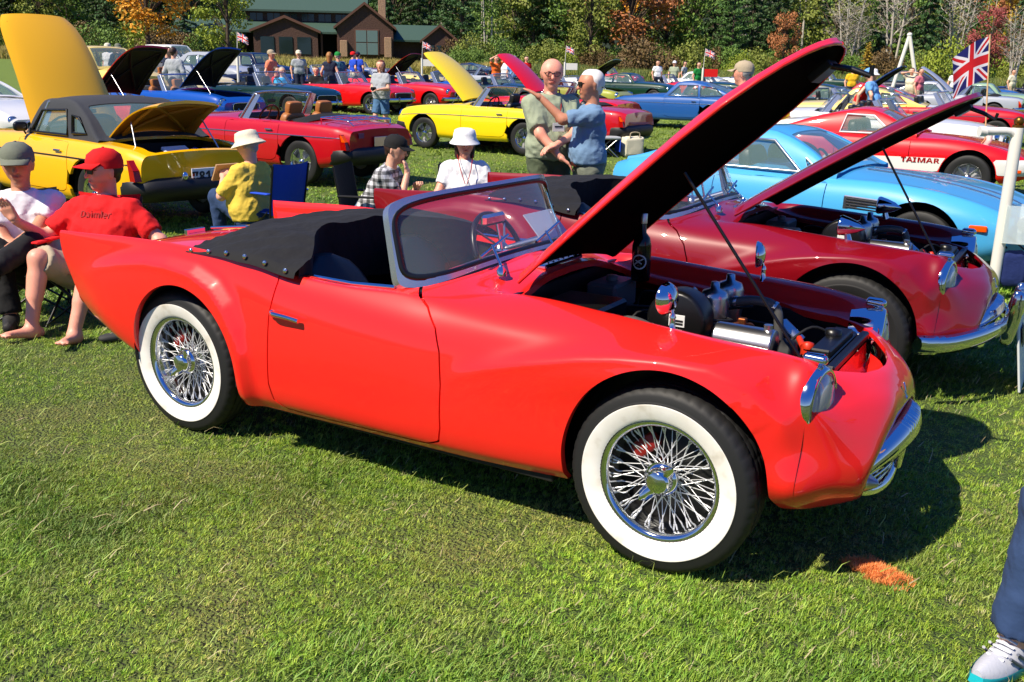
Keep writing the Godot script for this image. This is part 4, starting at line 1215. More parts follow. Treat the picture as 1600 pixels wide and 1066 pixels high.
func engine(R: Node3D) -> void:
	var E := Node3D.new(); E.name = "engine"; R.add_child(E)
	var m := Mb.new(); m.box(Vector3(-.28, .5, 0), Vector3(.62, .28, .3)); m.box(Vector3(-.3, .62, .14), Vector3(.5, .12, .12), Basis(Vector3.RIGHT, .5), .02); m.box(Vector3(-.3, .62, -.14), Vector3(.5, .12, .12), Basis(Vector3.RIGHT, -.5), .02)
	m.box(Vector3(-.55, .7, .22), Vector3(.26, .16, .3), Basis(), .012)
	part("engine_block", m, mats.satin_black, E)
	m = Mb.new(); m.lathe([Vector2(0, .06), Vector2(.1, .06), Vector2(.115, .045), Vector2(.115, -.045), Vector2(.1, -.06), Vector2(0, -.06)], 32, Transform3D(Basis(Vector3.RIGHT, Vector3.BACK, Vector3.DOWN), Vector3(-.16, .755, .17)))
	part("air_cleaner", m, mats.satin_black, E)
	m = Mb.new(); m.box(Vector3(-.15, .762, .2325), Vector3(.062, .045, .003), Basis(), .001); part("air_cleaner_label", m, mat("label_white", Color(.85, .85, .83)), E)
	m = Mb.new(); m.box(Vector3(-.15, .762, .2345), Vector3(.05, .008, .002), Basis(), .0005); m.box(Vector3(-.15, .751, .2345), Vector3(.05, .008, .002), Basis(), .0005); part("label_print", m, mats.black, E)
	m = Mb.new()
	for z in [-.02, -.2]:
		m.lathe([Vector2(.05, -.08), Vector2(.056, -.02), Vector2(.056, .05), Vector2(.045, .075), Vector2(.018, .085), Vector2(.016, .11), Vector2(.0, .112)], 24, xf(Vector3(-.1, .76, z)))
	m.box(Vector3(-.1, .69, -.02), Vector3(.12, .07, .1)); m.lathe([Vector2(.018, 0), Vector2(.014, .1), Vector2(0, .11)], 14, xf(Vector3(-.17, .74, .02)))
	part("carburettor", m, mats.steel, E)
	m = Mb.new(); m.tube(smooth_path([Vector3(-.06, .78, -.1), Vector3(.04, .8, -.1), Vector3(.12, .78, -.1), Vector3(.14, .66, -.1)], 5), .019, 10)
	m.tube(smooth_path([Vector3(-.42, .7, .34), Vector3(-.3, .76, .33), Vector3(-.2, .73, .3)], 5), .02, 10)
	part("hose", m, mat("hose_grey", Color(.3, .3, .29), .5), E)
	m = Mb.new(); m.lathe([Vector2(0, .11), Vector2(.055, .108), Vector2(.06, .1), Vector2(.06, -.1), Vector2(.055, -.108), Vector2(0, -.11)], 28, Transform3D(Basis(Vector3.DOWN, Vector3.RIGHT, Vector3.BACK), Vector3(.1, .715, .2)))
	m.tube([Vector3(.18, .76, .2), Vector3(.18, .79, .2)], .016, 12)
	part("header_tank", m, mats.steel, E)
	m = Mb.new(); m.lathe([Vector2(0, .02), Vector2(.05, .02), Vector2(.062, .008), Vector2(.05, -.01), Vector2(.062, -.02), Vector2(.05, -.03), Vector2(0, -.03)], 24, Transform3D(Basis(Vector3.DOWN, Vector3.RIGHT, Vector3.BACK), Vector3(.25, .68, .17)))
	part("pulley", m, mats.black, E)
	m = Mb.new(); m.pillow(Vector3(.29, .65, .06), Vector3(.05, .12, .06), Basis(Vector3.UP, .3), .6); m.tube([Vector3(.27, .69, .05), Vector3(.24, .705, .0)], .012, 8); m.tube([Vector3(.28, .62, .1), Vector3(.3, .7, .1)], .014, 8); m.lathe([Vector2(.02, 0), Vector2(.02, .02), Vector2(0, .025)], 12, xf(Vector3(.3, .7, .1)))
	part("orange_filter_housing", m, mat("engine_orange", Color(.75, .17, .05), .45), E)
	m = Mb.new(); m.tube(smooth_path([Vector3(-.02, .68, .1), Vector3(.0, .73, .05), Vector3(.05, .73, .0), Vector3(.06, .7, -.05)], 5), .007, 6); m.box(Vector3(.03, .735, .02), Vector3(.03, .04, .03))
	part("copper_pipe", m, mat("copper", Color(.65, .38, .22), .35, .9), E)
	m = Mb.new(); m.box(Vector3(.38, .58, 0), Vector3(.06, .24, .5), Basis(Vector3.BACK, .1), .01); m.box(Vector3(.36, .7, .0), Vector3(.07, .05, .36)); m.lathe([Vector2(.03, 0), Vector2(.03, .02), Vector2(0, .025)], 16, xf(Vector3(.35, .725, -.05)))
	part("radiator", m, mats.satin_black, E)
	m = Mb.new()
	m.tube(smooth_path([Vector3(.2, .68, .05), Vector3(.27, .74, -.05), Vector3(.34, .7, -.12), Vector3(.36, .66, -.2)], 5), .006, 6)
	m.tube(smooth_path([Vector3(-.35, .7, .1), Vector3(-.2, .74, -.1), Vector3(-.05, .68, -.25), Vector3(.1, .66, -.3)], 5), .006, 6)
	m.tube(smooth_path([Vector3(.3, .66, .25), Vector3(.33, .7, .2), Vector3(.38, .68, .1), Vector3(.4, .66, .0)], 5), .007, 6)
	for k in 4:
		var x := -.5 + k * .13
		m.tube(smooth_path([Vector3(x, .66, .2), Vector3(x + .03, .75, .16), Vector3(x + .1, .74, .02), Vector3(-.2, .72, -.12)], 4), .0055, 5)
		m.tube(smooth_path([Vector3(x, .66, -.2), Vector3(x + .02, .74, -.2), Vector3(x + .12, .76, -.16), Vector3(-.2, .72, -.12)], 4), .0055, 5)
	part("cables", m, mats.black, E)
	m = Mb.new()
	for q in [[Vector3(-.04, .785, -.1), Vector3.RIGHT], [Vector3(.115, .785, -.1), Vector3(1, -.4, 0)], [Vector3(-.4, .712, .338), Vector3(1, .5, 0)], [Vector3(-.22, .737, .305), Vector3(1, -.2, -.3)]]:
		m.lathe([Vector2(.0205, -.006), Vector2(.0225, -.006), Vector2(.0225, .006), Vector2(.0205, .006)], 14, along(q[1], q[0]))
	part("hose_clamps", m, mats.steel, E).set_meta("kind", "stuff")
	m = Mb.new(); m.lathe([Vector2(.05, 0), Vector2(.052, .05), Vector2(.035, .07), Vector2(.02, .09), Vector2(0, .092)], 18, xf(Vector3(-.2, .68, -.12))); part("distributor", m, mats.satin_black, E)
	m = Mb.new(); m.lathe([Vector2(.03, 0), Vector2(.03, .1), Vector2(.014, .11), Vector2(.014, .13), Vector2(0, .132)], 16, Transform3D(Basis(Vector3.BACK, .9), Vector3(.2, .64, -.18))); part("ignition_coil", m, mats.steel, E)
	m = Mb.new(); m.box(Vector3(-.62, .72, -.2), Vector3(.14, .12, .22), Basis(), .012); m.lathe([Vector2(.025, 0), Vector2(.025, .02), Vector2(0, .022)], 14, xf(Vector3(-.62, .78, -.2))); part("fluid_reservoir", m, mat("tank_grey", Color(.35, .35, .34), .5), E)
	m = Mb.new(); m.box(Vector3(.42, .685, 0), Vector3(.03, .03, .56), Basis(), .006); part("crossmember", m, mats.satin_black, E)
	m = Mb.new(); var rows := []
	for k in 13:
		var z := -.26 + k * .0433
		var f := .59 - 1.9 * z * z * .9
		rows.append([Vector3(.43, .66, z), Vector3(.44, .6, z * .95), Vector3(maxf(f - .09, .445), .58, z * .9), Vector3(maxf(f - .05, .45), .63, z)])
	m.grid(rows); part("nose_tray", m, mats.red, E)

# ---------------------------------------------------------------- the other cars
func spl(t: Array, x: float) -> float:
	var n := t.size()
	if x <= t[0][0]: return t[0][1]
	for k in n - 1:
		if x <= t[k + 1][0]:
			var a: float = t[maxi(k - 1, 0)][1]; var d: float = t[mini(k + 2, n - 1)][1]
			return cubic_interpolate(t[k][1], t[k + 1][1], a, d, (x - t[k][0]) / (t[k + 1][0] - t[k][0]))
	return t[n - 1][1]

# what shapes a kind of car: heights and half widths along x (0 = front axle, nose towards +x)
func car_shape(kind: String) -> Dictionary:
	match kind:
		"roadster", "gt": return {
			"tail": -3.17, "nose": .7, "wb": 2.31, "track": .62, "wheel": .305, "arch": .35,
			"sill": [[-3.17, .4], [-3.0, .3], [-2.6, .24], [-1.0, .22], [.3, .26], [.55, .32], [.7, .42]],
			"zw": [[-3.17, .66], [-3.0, .725], [-2.5, .755], [-1.2, .76], [0.0, .755], [.4, .735], [.6, .69], [.7, .62]],
			"yc": [[-3.17, .74], [-3.0, .785], [-2.6, .81], [-2.0, .825], [-1.2, .83], [-.6, .835], [0.0, .82], [.35, .79], [.58, .735], [.7, .64]],
			"zc": [[-3.17, .6], [-3.0, .66], [-2.5, .69], [-1.2, .69], [0.0, .67], [.4, .66], [.6, .62], [.7, .55]],
			"yo": [[-3.17, .775], [-3.0, .83], [-2.6, .865], [-2.0, .88], [-1.2, .9], [-.9, .935], [-.5, .915], [0.0, .885], [.35, .835], [.58, .76], [.7, .66]],
			"door": [-1.95, -.92], "pit": [-2.02, -1.0, .58], "screen": [-.92, -1.22, 1.22, .6],
			"house": [-.88, -1.22, -1.75, -2.98, 1.25, .66, .52], "side": [[[-1.02, .87], [-1.3, 1.14], [-1.82, 1.15], [-1.86, .87]], [[-1.92, .87], [-1.9, 1.14], [-2.3, 1.1], [-2.55, .9]]],
			"lamp": [.6, .63, .57, .1], "tails": [-3.13, .61, .66]}
		"wedge": return {
			"tail": -2.94, "nose": .76, "wb": 2.29, "track": .66, "wheel": .305, "arch": .36,
			"sill": [[-2.94, .42], [-2.78, .3], [-2.5, .23], [-1.0, .2], [.3, .23], [.6, .28], [.82, .36]],
			"zw": [[-2.94, .68], [-2.78, .77], [-2.4, .81], [-1.2, .79], [0.0, .8], [.4, .775], [.65, .7], [.82, .58]],
			"yc": [[-2.94, .78], [-2.78, .82], [-2.4, .83], [-1.6, .8], [-.9, .785], [-.3, .79], [.1, .755], [.4, .69], [.65, .6], [.82, .5]],
			"zc": [[-2.94, .6], [-2.7, .7], [-2.0, .72], [-.9, .71], [0.0, .7], [.4, .67], [.65, .6], [.82, .5]],
			"yo": [[-2.94, .8], [-2.7, .88], [-2.0, .88], [-.9, .87], [-.3, .83], [.1, .775], [.4, .71], [.65, .615], [.82, .51]],
			"door": [-1.8, -.78], "pit": [], "screen": [],
			"house": [-.72, -1.3, -1.66, -2.78, 1.18, .68, .5], "side": [[[-1.04, .84], [-1.34, 1.08], [-1.72, 1.09], [-1.78, .84]], [[-.86, .845], [-1.02, .95], [-.98, .845]]],
			"lamp": [.68, .5, .56, .085], "tails": [-2.9, .66, .6]}
		"saloon": return {
			"tail": -3.75, "nose": .75, "wb": 2.75, "track": .66, "wheel": .33, "arch": .38,
			"sill": [[-3.75, .48], [-3.5, .38], [-3.0, .3], [.3, .3], [.6, .36], [.75, .45]],
			"zw": [[-3.75, .68], [-3.4, .8], [-2.6, .85], [-.6, .85], [.2, .82], [.6, .76], [.75, .68]],
			"yc": [[-3.75, .82], [-3.4, .92], [-2.8, .96], [-.8, .98], [0.0, .96], [.5, .9], [.75, .78]],
			"zc": [[-3.75, .6], [-3.4, .72], [-2.6, .77], [-.6, .77], [.2, .72], [.6, .66], [.75, .58]],
			"yo": [[-3.75, .9], [-3.4, 1.0], [-2.8, 1.06], [-.8, 1.1], [0.0, 1.06], [.5, .98], [.75, .84]],
			"door": [-1.65, -.7], "pit": [], "screen": [],
			"house": [-.62, -1.02, -2.35, -3.2, 1.58, .74, .6], "side": [[[-.85, 1.04], [-1.1, 1.4], [-1.62, 1.45], [-1.64, 1.04]], [[-1.74, 1.04], [-1.72, 1.45], [-2.3, 1.42], [-2.62, 1.06]]],
			"lamp": [.66, .74, .58, .1], "tails": [-3.7, .72, .6]}
		"wagon": return {
			"tail": -3.5, "nose": .8, "wb": 2.62, "track": .68, "wheel": .35, "arch": .4,
			"sill": [[-3.5, .5], [-3.2, .4], [.4, .36], [.8, .46]],
			"zw": [[-3.5, .84], [-3.0, .9], [-.4, .9], [.4, .86], [.8, .74]],
			"yc": [[-3.5, 1.0], [-.6, 1.0], [.3, .97], [.8, .84]],
			"zc": [[-3.5, .8], [-.4, .82], [.4, .76], [.8, .64]],
			"yo": [[-3.5, 1.04], [-.8, 1.1], [.3, 1.06], [.8, .88]],
			"door": [-1.6, -.6], "pit": [], "screen": [],
			"house": [-.4, -.95, -3.25, -3.52, 1.72, .82, .7], "side": [[[-.75, 1.06], [-1.05, 1.55], [-1.5, 1.58], [-1.52, 1.06]], [[-1.62, 1.06], [-1.6, 1.58], [-2.4, 1.58], [-2.42, 1.06]], [[-2.52, 1.06], [-2.5, 1.58], [-3.15, 1.55], [-3.25, 1.06]]],
			"lamp": [.74, .76, .62, .1], "tails": [-3.48, .9, .76]}
	return {}

func body_rows(S: Dictionary, n: int, across: int) -> Array:
	var L := []
	var x0: float = S.tail; var x1: float = S.nose
	for k in n + 1:
		var t := float(k) / n
		var x := x0 + (x1 - x0) * (t - .055 * sin(TAU * t))
		var s := spl(S.sill, x); var w := spl(S.zw, x); var c := spl(S.yc, x); var z := spl(S.zc, x); var o := spl(S.yo, x)
		L.append([Vector3(x, s, w - .07), Vector3(x, s + .08, w - .015), Vector3(x, lerpf(s, c, .45), w), Vector3(x, lerpf(s, c, .78), w * .985), Vector3(x, c, z), Vector3(x, c + .4 * (o - c), z * .82), Vector3(x, c + .85 * (o - c), z * .42), Vector3(x, o, 0)])
	return loft(L, 2, across)

func house_rows(H: Array) -> Array:
	# H: base front, roof front, roof rear, base rear, roof height, half width below, half width of the roof
	var L := []
	var y0 := .8 if H[4] < 1.4 else 1.0
	var line := [[H[3], y0 + .06], [lerpf(H[3], H[2], .5), lerpf(y0, H[4], .62)], [H[2], H[4] - .02], [lerpf(H[2], H[1], .5), H[4]], [H[1], H[4] - .03], [lerpf(H[1], H[0], .5), lerpf(y0, H[4], .6)], [H[0], y0 + .06]]
	for k in 33:
		var x: float = lerpf(H[3], H[0], k / 32.0)
		var top := spl(line, x)
		var f: float = (top - y0) / (H[4] - y0)
		var w: float = lerpf(H[5], H[6], f)
		L.append([Vector3(x, y0 - .08, H[5] + .01), Vector3(x, lerpf(y0, top, .45), lerpf(H[5], w, .45) + .015), Vector3(x, lerpf(y0, top, .92), lerpf(H[5], w, .92)), Vector3(x, top - .012, w * .86), Vector3(x, top + .01, w * .5), Vector3(x, top + .018, 0)])
	return loft(L, 1, 5)

func plain_wheel(parent: Node3D, c: Vector3, out: float, r: float, style: String) -> void:
	var w := Node3D.new(); w.name = "wheel"; parent.add_child(w, true); w.position = c
	if out < 0: w.rotation.y = PI
	var key := "wheel_%s_%d" % [style, int(r * 1000)]
	if not kit.has(key):
		var A := Transform3D(Basis(Vector3.RIGHT, Vector3.BACK, Vector3.DOWN), Vector3.ZERO)
		var h := r * .62
		var t := Mb.new(); t.lathe([Vector2(h, -.07), Vector2(r * .8, -.088), Vector2(r * .95, -.08), Vector2(r * .99, -.065), Vector2(r, -.03), Vector2(r * .985, -.028), Vector2(r * .985, -.022), Vector2(r, -.02), Vector2(r, .02), Vector2(r * .985, .022), Vector2(r * .985, .028), Vector2(r, .03), Vector2(r * .99, .065), Vector2(r * .95, .08), Vector2(r * .8, .088), Vector2(h, .075)], 40, A)
		var d := Mb.new(); d.lathe([Vector2(0, -.005), Vector2(h * .8, -.02), Vector2(h, -.05)], 24, A)
		var rim := Mb.new(); rim.lathe([Vector2(h * .9, -.03), Vector2(h * .86, .02), Vector2(h * .95, .055), Vector2(h * 1.0, .074), Vector2(h * 1.03, .072)], 40, A)
		var s := Mb.new()
		if style == "wire":
			for k in 40:
				var g := TAU * k / 40.0; var q := g + (.5 if k % 2 else -.5)
				s.tube([Vector3(.04 * cos(g), .04 * sin(g), .05 if k % 4 < 2 else 0.0), Vector3(h * .92 * cos(q), h * .92 * sin(q), .03)], .0035, 4)
			s.lathe([Vector2(.05, 0), Vector2(.05, .06), Vector2(.03, .08), Vector2(0, .085)], 16, A)
		elif style == "star":
			for k in 8:
				var g := TAU * k / 8.0
				s.box(Vector3(cos(g), sin(g), 0) * h * .55 + Vector3(0, 0, .045), Vector3(h * .75, .032, .03), Basis(Vector3.BACK, g), .006)
			s.lathe([Vector2(.055, 0), Vector2(.055, .065), Vector2(0, .07)], 16, A)
		elif style == "disc":
			s.lathe([Vector2(h * .86, .02), Vector2(h * .8, .05), Vector2(h * .6, .06), Vector2(h * .5, .055), Vector2(h * .35, .085), Vector2(0, .095)], 28, A)
		else:
			for k in 5:
				var g := TAU * k / 5.0 + .3
				s.slab([Vector2(.02, -.035), Vector2(h * .55, -.02), Vector2(h * .9, -.05), Vector2(h * .9, .05), Vector2(h * .55, .02), Vector2(.02, .035)], .02, Transform3D(Basis(Vector3.BACK, g), Vector3(0, 0, .045)))
			s.lathe([Vector2(.04, 0), Vector2(.04, .07), Vector2(.028, .08), Vector2(0, .082)], 16, A)
		kit[key] = [t.mesh(), d.mesh(), rim.mesh(), s.mesh()]
	var K: Array = kit[key]
	part("tyre", K[0], mats.rubber, w); part("wheel_disc", K[1], mats.dark_steel if style == "wire" else mats.wheel_silver, w)
	part("rim", K[2], mats.chrome if style != "star" else mats.steel, w); part("wheel_face", K[3], mats.chrome if style != "star" else mats.steel, w)

var kit := {}

# o: roof (soft, none), hood (degrees open), boot (degrees open), bumper (rubber, chrome, none), wheels, seats colour, plate, stripe
func make_car(kind: String, called: String, label: String, col: Material, at: Vector3, turn: float, o := {}) -> Node3D:
	var S := car_shape(kind)
	var C := thing(called, label, "car", at, turn, o.get("group", ""))
	var hood: float = o.get("hood", 0.0); var boot: float = o.get("boot", 0.0)
	var fine: bool = o.get("fine", false)
	var key := "%s_%s_%s_%s" % [kind, hood > 0, boot > 0, fine]
	var open_top: bool = S.pit.size() > 0 and kind != "gt"
	var hx0: float = S.nose - .14; var hx1: float = (S.screen[0] + .1 if S.screen else S.house[0] + .08)
	if not kit.has(key):
		var rows := body_rows(S, 26 if fine else 18, 4 if fine else 3)
		var hoodp := PackedVector2Array([Vector2(hx1, -.9), Vector2(hx1, .52), Vector2(hx1 + .5, .53), Vector2(hx0 - .1, .48), Vector2(hx0, .42), Vector2(hx0, -.9)])
		var bootp := PackedVector2Array([Vector2(S.tail + .045, -.9), Vector2(S.tail + .045, .47), Vector2(S.tail + .1, .5), Vector2(S.tail + .8, .53), Vector2(S.tail + .84, -.9)])
		var pitp := PackedVector2Array()
		if open_top: pitp = PackedVector2Array([Vector2(S.pit[0], -.9), Vector2(S.pit[0], S.pit[2] - .1), Vector2(S.pit[0] + .1, S.pit[2]), Vector2(S.pit[1] - .05, S.pit[2]), Vector2(S.pit[1], S.pit[2] - .05), Vector2(S.pit[1], -.9)])
		var fa := Vector2(0, S.wheel + .02); var ra := Vector2(-S.wb, S.wheel + .02)
		var d0: float = S.door[0]; var d1: float = S.door[1]
		var dy := spl(S.yc, -1.2) - .01
		var doorp := PackedVector2Array([Vector2(d0, 1.5), Vector2(d0 - .01, .5), Vector2(d0 + .06, .34), Vector2(d0 + .14, .31), Vector2(d1 - .1, .31), Vector2(d1 - .02, .36), Vector2(d1, .5), Vector2(d1, 1.5)])
		var keep := func(p: Vector3) -> float:
			var f := 1.0
			if p.z > .3: f = minf(arch(p, fa, S.arch), arch(p, ra, S.arch))
			if p.y > .5:
				var q := Vector2(p.x, p.z)
				if hood > 0 and p.x > hx1 - .1: f = minf(f, -inside(q, hoodp))
				if boot > 0 and p.x < S.tail + .95: f = minf(f, -inside(q, bootp))
				if open_top and p.x < -.8 and p.x > S.pit[0] - .2: f = minf(f, -inside(q, pitp))
			if p.z > .45 and p.y < dy and p.x > d0 - .1 and p.x < d1 + .1: f = minf(f, -inside(Vector2(p.x, p.y), doorp) - .004)
			return f
		var dk := func(p: Vector3) -> float:
			if p.z < .45: return -1.0
			return minf(inside(Vector2(p.x, p.y), doorp) - .004, dy - p.y)
		var b := Mb.new()
		for s in [1.0, -1.0]:
			panel(b, rows, keep, .03, s)
			for e in [0, rows.size() - 1]:
				var c2 := []
				for q in rows[e]: c2.append(Vector3(q.x, q.y, 0))
				var r1 := []
				for q in rows[e]: r1.append(Vector3(q.x, q.y, q.z * s))
				b.grid([r1, c2], (s > 0) != (e > 0))
		var ds := []
		for s in [1.0, -1.0]:
			var d := Mb.new(); panel(d, rows, dk, .02, s); ds.append(d.mesh())
		var dark := Mb.new()
		dark.box(Vector3((S.tail + S.nose) / 2, S.wheel + .02, 0), Vector3(S.nose - S.tail - .5, .06, 1.1))
		for s in [1.0, -1.0]:
			for a in [fa, ra]:
				var rw := []
				for z in [S.zw[3][1] - .07, .4]:
					var row := []
					for k in 13:
						var g := PI * k / 12.0
						row.append(Vector3(a.x + (S.arch + .012) * cos(g), a.y + (S.arch + .012) * sin(g), z * s))
					rw.append(row)
				dark.grid(rw)
				dark.face(rw[1])
		if hood > 0:
			dark.box(Vector3(hx1 - .02, .62, 0), Vector3(.02, .4, 1.0)); dark.box(Vector3((hx0 + hx1) / 2, .5, 0), Vector3(hx0 - hx1, .03, 1.0))
		if boot > 0:
			dark.box(Vector3(S.tail + .45, .46, 0), Vector3(.9, .03, 1.2)); dark.box(Vector3(S.tail + .86, .62, 0), Vector3(.03, .36, 1.2))
			for s in [1, -1]: dark.box(Vector3(S.tail + .47, .6, .54 * s), Vector3(.8, .3, .02))
		if open_top:
			dark.box(Vector3((S.pit[0] + S.pit[1]) / 2, .3, 0), Vector3(S.pit[1] - S.pit[0], .03, 1.24)); dark.box(Vector3(S.pit[0] - .02, .6, 0), Vector3(.02, .52, 1.24)); dark.box(Vector3(S.pit[1] + .03, .6, 0), Vector3(.02, .52, 1.24))
			for s in [1, -1]: dark.box(Vector3((S.pit[0] + S.pit[1]) / 2, .55, .63 * s), Vector3(S.pit[1] - S.pit[0], .46, .02))
		kit[key] = [b.mesh(), ds[0], ds[1], dark.mesh()]
	var K: Array = kit[key]
	part("body", K[0], col, C)
	part("inner_body", K[3], mats.black, C)
	for k in 2:
		var d := part("door", K[1 + k], col, C)
		var sg := 1.0 if k == 0 else -1.0
		var h := Mb.new(); h.box(Vector3(S.door[0] + .16, spl(S.yc, -1.5) - .1, (spl(S.zw, -1.5) - .0) * sg), Vector3(.13, .022, .025), Basis(), .008); part("handle", h, mats.chrome, d)
	for a in [0.0, -S.wb]:
		for s in [1.0, -1.0]: plain_wheel(C, Vector3(a, S.wheel, S.track * s), s, S.wheel, o.get("wheels", "rostyle"))
	# lamps, grille, bumpers
	for s in [1.0, -1.0]:
		var X := Transform3D(Basis(Vector3.DOWN, Vector3.RIGHT, Vector3.BACK), Vector3(S.lamp[0], S.lamp[1], S.lamp[2] * s))
		var r: float = S.lamp[3]
		var l := Mb.new(); l.lathe([Vector2(r * 1.1, -.04), Vector2(r * 1.12, .02), Vector2(r, .035)], 24, X); var hl := part("headlight", l, mats.chrome, C)
		l = Mb.new(); l.lathe([Vector2(r, .02), Vector2(r * .6, .045), Vector2(0, .055)], 20, X); part("lens", l, mats.lamp_glass, hl)
		l = Mb.new()
		var tl: Vector3 = Vector3(S.tails[0], S.tails[1], S.tails[2] * s)
		l.slab([Vector2(-.04, -.1), Vector2(.05, -.1), Vector2(.08, .1), Vector2(.05, .1), Vector2(-.02, 0)], .14, xf(tl))
		var tn := part("tail_lamp", l, mats.lamp_red, C)
		l = Mb.new(); l.slab([Vector2(-.02, .005), Vector2(.04, .005), Vector2(.066, .09), Vector2(.045, .09)], .146, xf(tl + Vector3(-.004, .0, 0))); part("amber_lens", l, mats.lamp_amber, tn)
	var g := Mb.new(); g.box(Vector3(S.nose - .01, S.lamp[1] - .08, 0), Vector3(.05, .16, S.lamp[2] * 1.25), Basis(), .02); part("grille", g, mats.black, C)
	g = Mb.new()
	var gp := []
	for k in 24:
		var q := TAU * k / 24.0
		gp.append(Vector3(S.nose + .02, S.lamp[1] - .08 + .09 * signf(sin(q)) * pow(absf(sin(q)), .4), S.lamp[2] * .68 * signf(cos(q)) * pow(absf(cos(q)), .4)))
	g.tube(gp, .012, 6, false, true)
	part("grille_frame", g, mats.chrome, C)
	var bump: String = o.get("bumper", "chrome")
	for e in [1.0, -1.0]:
		var x: float = S.nose if e > 0 else S.tail
		var y: float = .43 if kind != "saloon" else .5
		var w := spl(S.zw, x - e * .1) + .02
		var b := Mb.new(); var pth := []
		for q in [[-.3, 1.02], [-.12, 1.0], [.02, .85], [.08, .5], [.1, 0.0]]: pth.append(Vector3(x + e * q[0], y, w * q[1]))
		for q in [[.08, .5], [.02, .85], [-.12, 1.0], [-.3, 1.02]]: pth.append(Vector3(x + e * q[0], y, -w * q[1]))
		pth = smooth_path(pth, 3)
		if bump == "rubber":
			var rows := []
			for q in pth:
				var dx: float = (q.x - x) * .5
				rows.append([q + Vector3(dx * .1 - e * .05, .1, -q.z * .05), q + Vector3(e * .02, .06, 0), q + Vector3(e * .03, -.03, 0), q + Vector3(-e * .02, -.13, -q.z * .04), q + Vector3(-e * .16, -.1, -q.z * .1), q + Vector3(-e * .16, .1, -q.z * .1)])
			b.grid(rows, e < 0, true); b.face(rows[0]); b.face(rows[-1])
			part("bumper", b, mats.rubber_bumper, C)
		elif bump == "chrome":
			var rows := []
			for q in pth: rows.append([q + Vector3(-e * .01, .055, 0), q + Vector3(e * .015, .03, 0), q + Vector3(e * .02, -.01, 0), q + Vector3(-e * .01, -.05, 0)])
			b.grid(rows, e > 0)
			for s in [1.0, -1.0]: b.box(Vector3(x + e * .11, y + .01, .32 * s), Vector3(.05, .17, .045), Basis(), .018)
			part("bumper", b, mats.chrome, C)
	if S.screen and kind == "roadster":
		screen(C, S.screen)
	if open_top and not o.get("soft", false):
		for s in [1.0, -1.0]:
			var st_ := Mb.new(); st_.pillow(Vector3(-1.5, .46, .31 * s), Vector3(.5, .18, .44), Basis(Vector3.BACK, .1), .45)
			st_.pillow(Vector3(-1.8, .7, .31 * s), Vector3(.15, .52, .44), Basis(Vector3.BACK, .22), .45)
			var sn := part("seat", st_, o.get("seats", mats.leather), C)
			st_ = Mb.new(); st_.pillow(Vector3(-1.86, 1.01, .31 * s), Vector3(.11, .18, .28), Basis(Vector3.BACK, .2), .4); part("headrest", st_, o.get("seats", mats.leather), sn)
		var wl := Mb.new(); var ring := []
		var B := Basis(Vector3.BACK, .45)
		for k in 20: ring.append(Vector3(-1.36, .86, -.31) + B * Vector3(0, .19 * cos(TAU * k / 20), .19 * sin(TAU * k / 20)))
		wl.tube(ring, .015, 6, false, true)
		for k in 3:
			var q := TAU * k / 3.0
			wl.tube([Vector3(-1.35, .86, -.31), Vector3(-1.36, .86, -.31) + B * Vector3(0, .19 * cos(q), .19 * sin(q))], .008, 5)
		wl.tube([Vector3(-1.36, .86, -.31), Vector3(-1.05, .72, -.31)], .02, 6)
		part("steering_wheel", wl, o.get("wheel_mat", mats.satin_black), C)
		var ds := Mb.new(); ds.box(Vector3(-1.02, .82, 0), Vector3(.12, .2, 1.15), Basis(Vector3.BACK, .2), .05); part("dashboard", ds, mats.satin_black, C)
		var tn := Mb.new(); var rw := []
		for k in 7:
			var t := k / 6.0; var r := []
			for j in 13:
				var u := j / 6.0 - 1.0
				r.append(Vector3(lerpf(-2.34, -1.98, t) - .1 * (1 - u * u) * (1 - t), .885 - .06 * absf(u * u * u) + .055 * sin(PI * minf(t * 1.2, 1.0)) * (1 - u * u * u * u), .64 * u))
			rw.append(r)
		tn.grid(rw); part("folded_hood", tn, mats.tonneau, C)
	if kind == "gt" or kind == "wedge" or kind == "saloon" or kind == "wagon":
		cabin(C, S, o.get("roof_paint", col), o.get("frame", mats.chrome))
	if hood > 0: open_lid(C, col, Vector3(hx1, spl(S.yo, hx1) - .0, 0), hood, hx0 - hx1, .525, 1.0, o.get("under", mats.black))
	if boot > 0: open_lid(C, col, Vector3(S.tail + .82, spl(S.yo, S.tail + .82), 0), boot, -.76, .5, -1.0, o.get("boot_under", mats.black))
	if o.get("trim", false):
		for s in [1.0, -1.0]:
			var ln := []
			for k in 25:
				var x: float = lerpf(S.tail + .12, S.nose - .16, k / 24.0)
				var y: float = lerpf(spl(S.sill, x), spl(S.yc, x), .74)
				ln.append(Vector3(x, y, (spl(S.zw, x) * .989 + .002) * s))
			var m := Mb.new(); m.tube(ln, .009, 4); part("side_trim", m, o.get("trim_mat", mats.chrome), C)
	return C

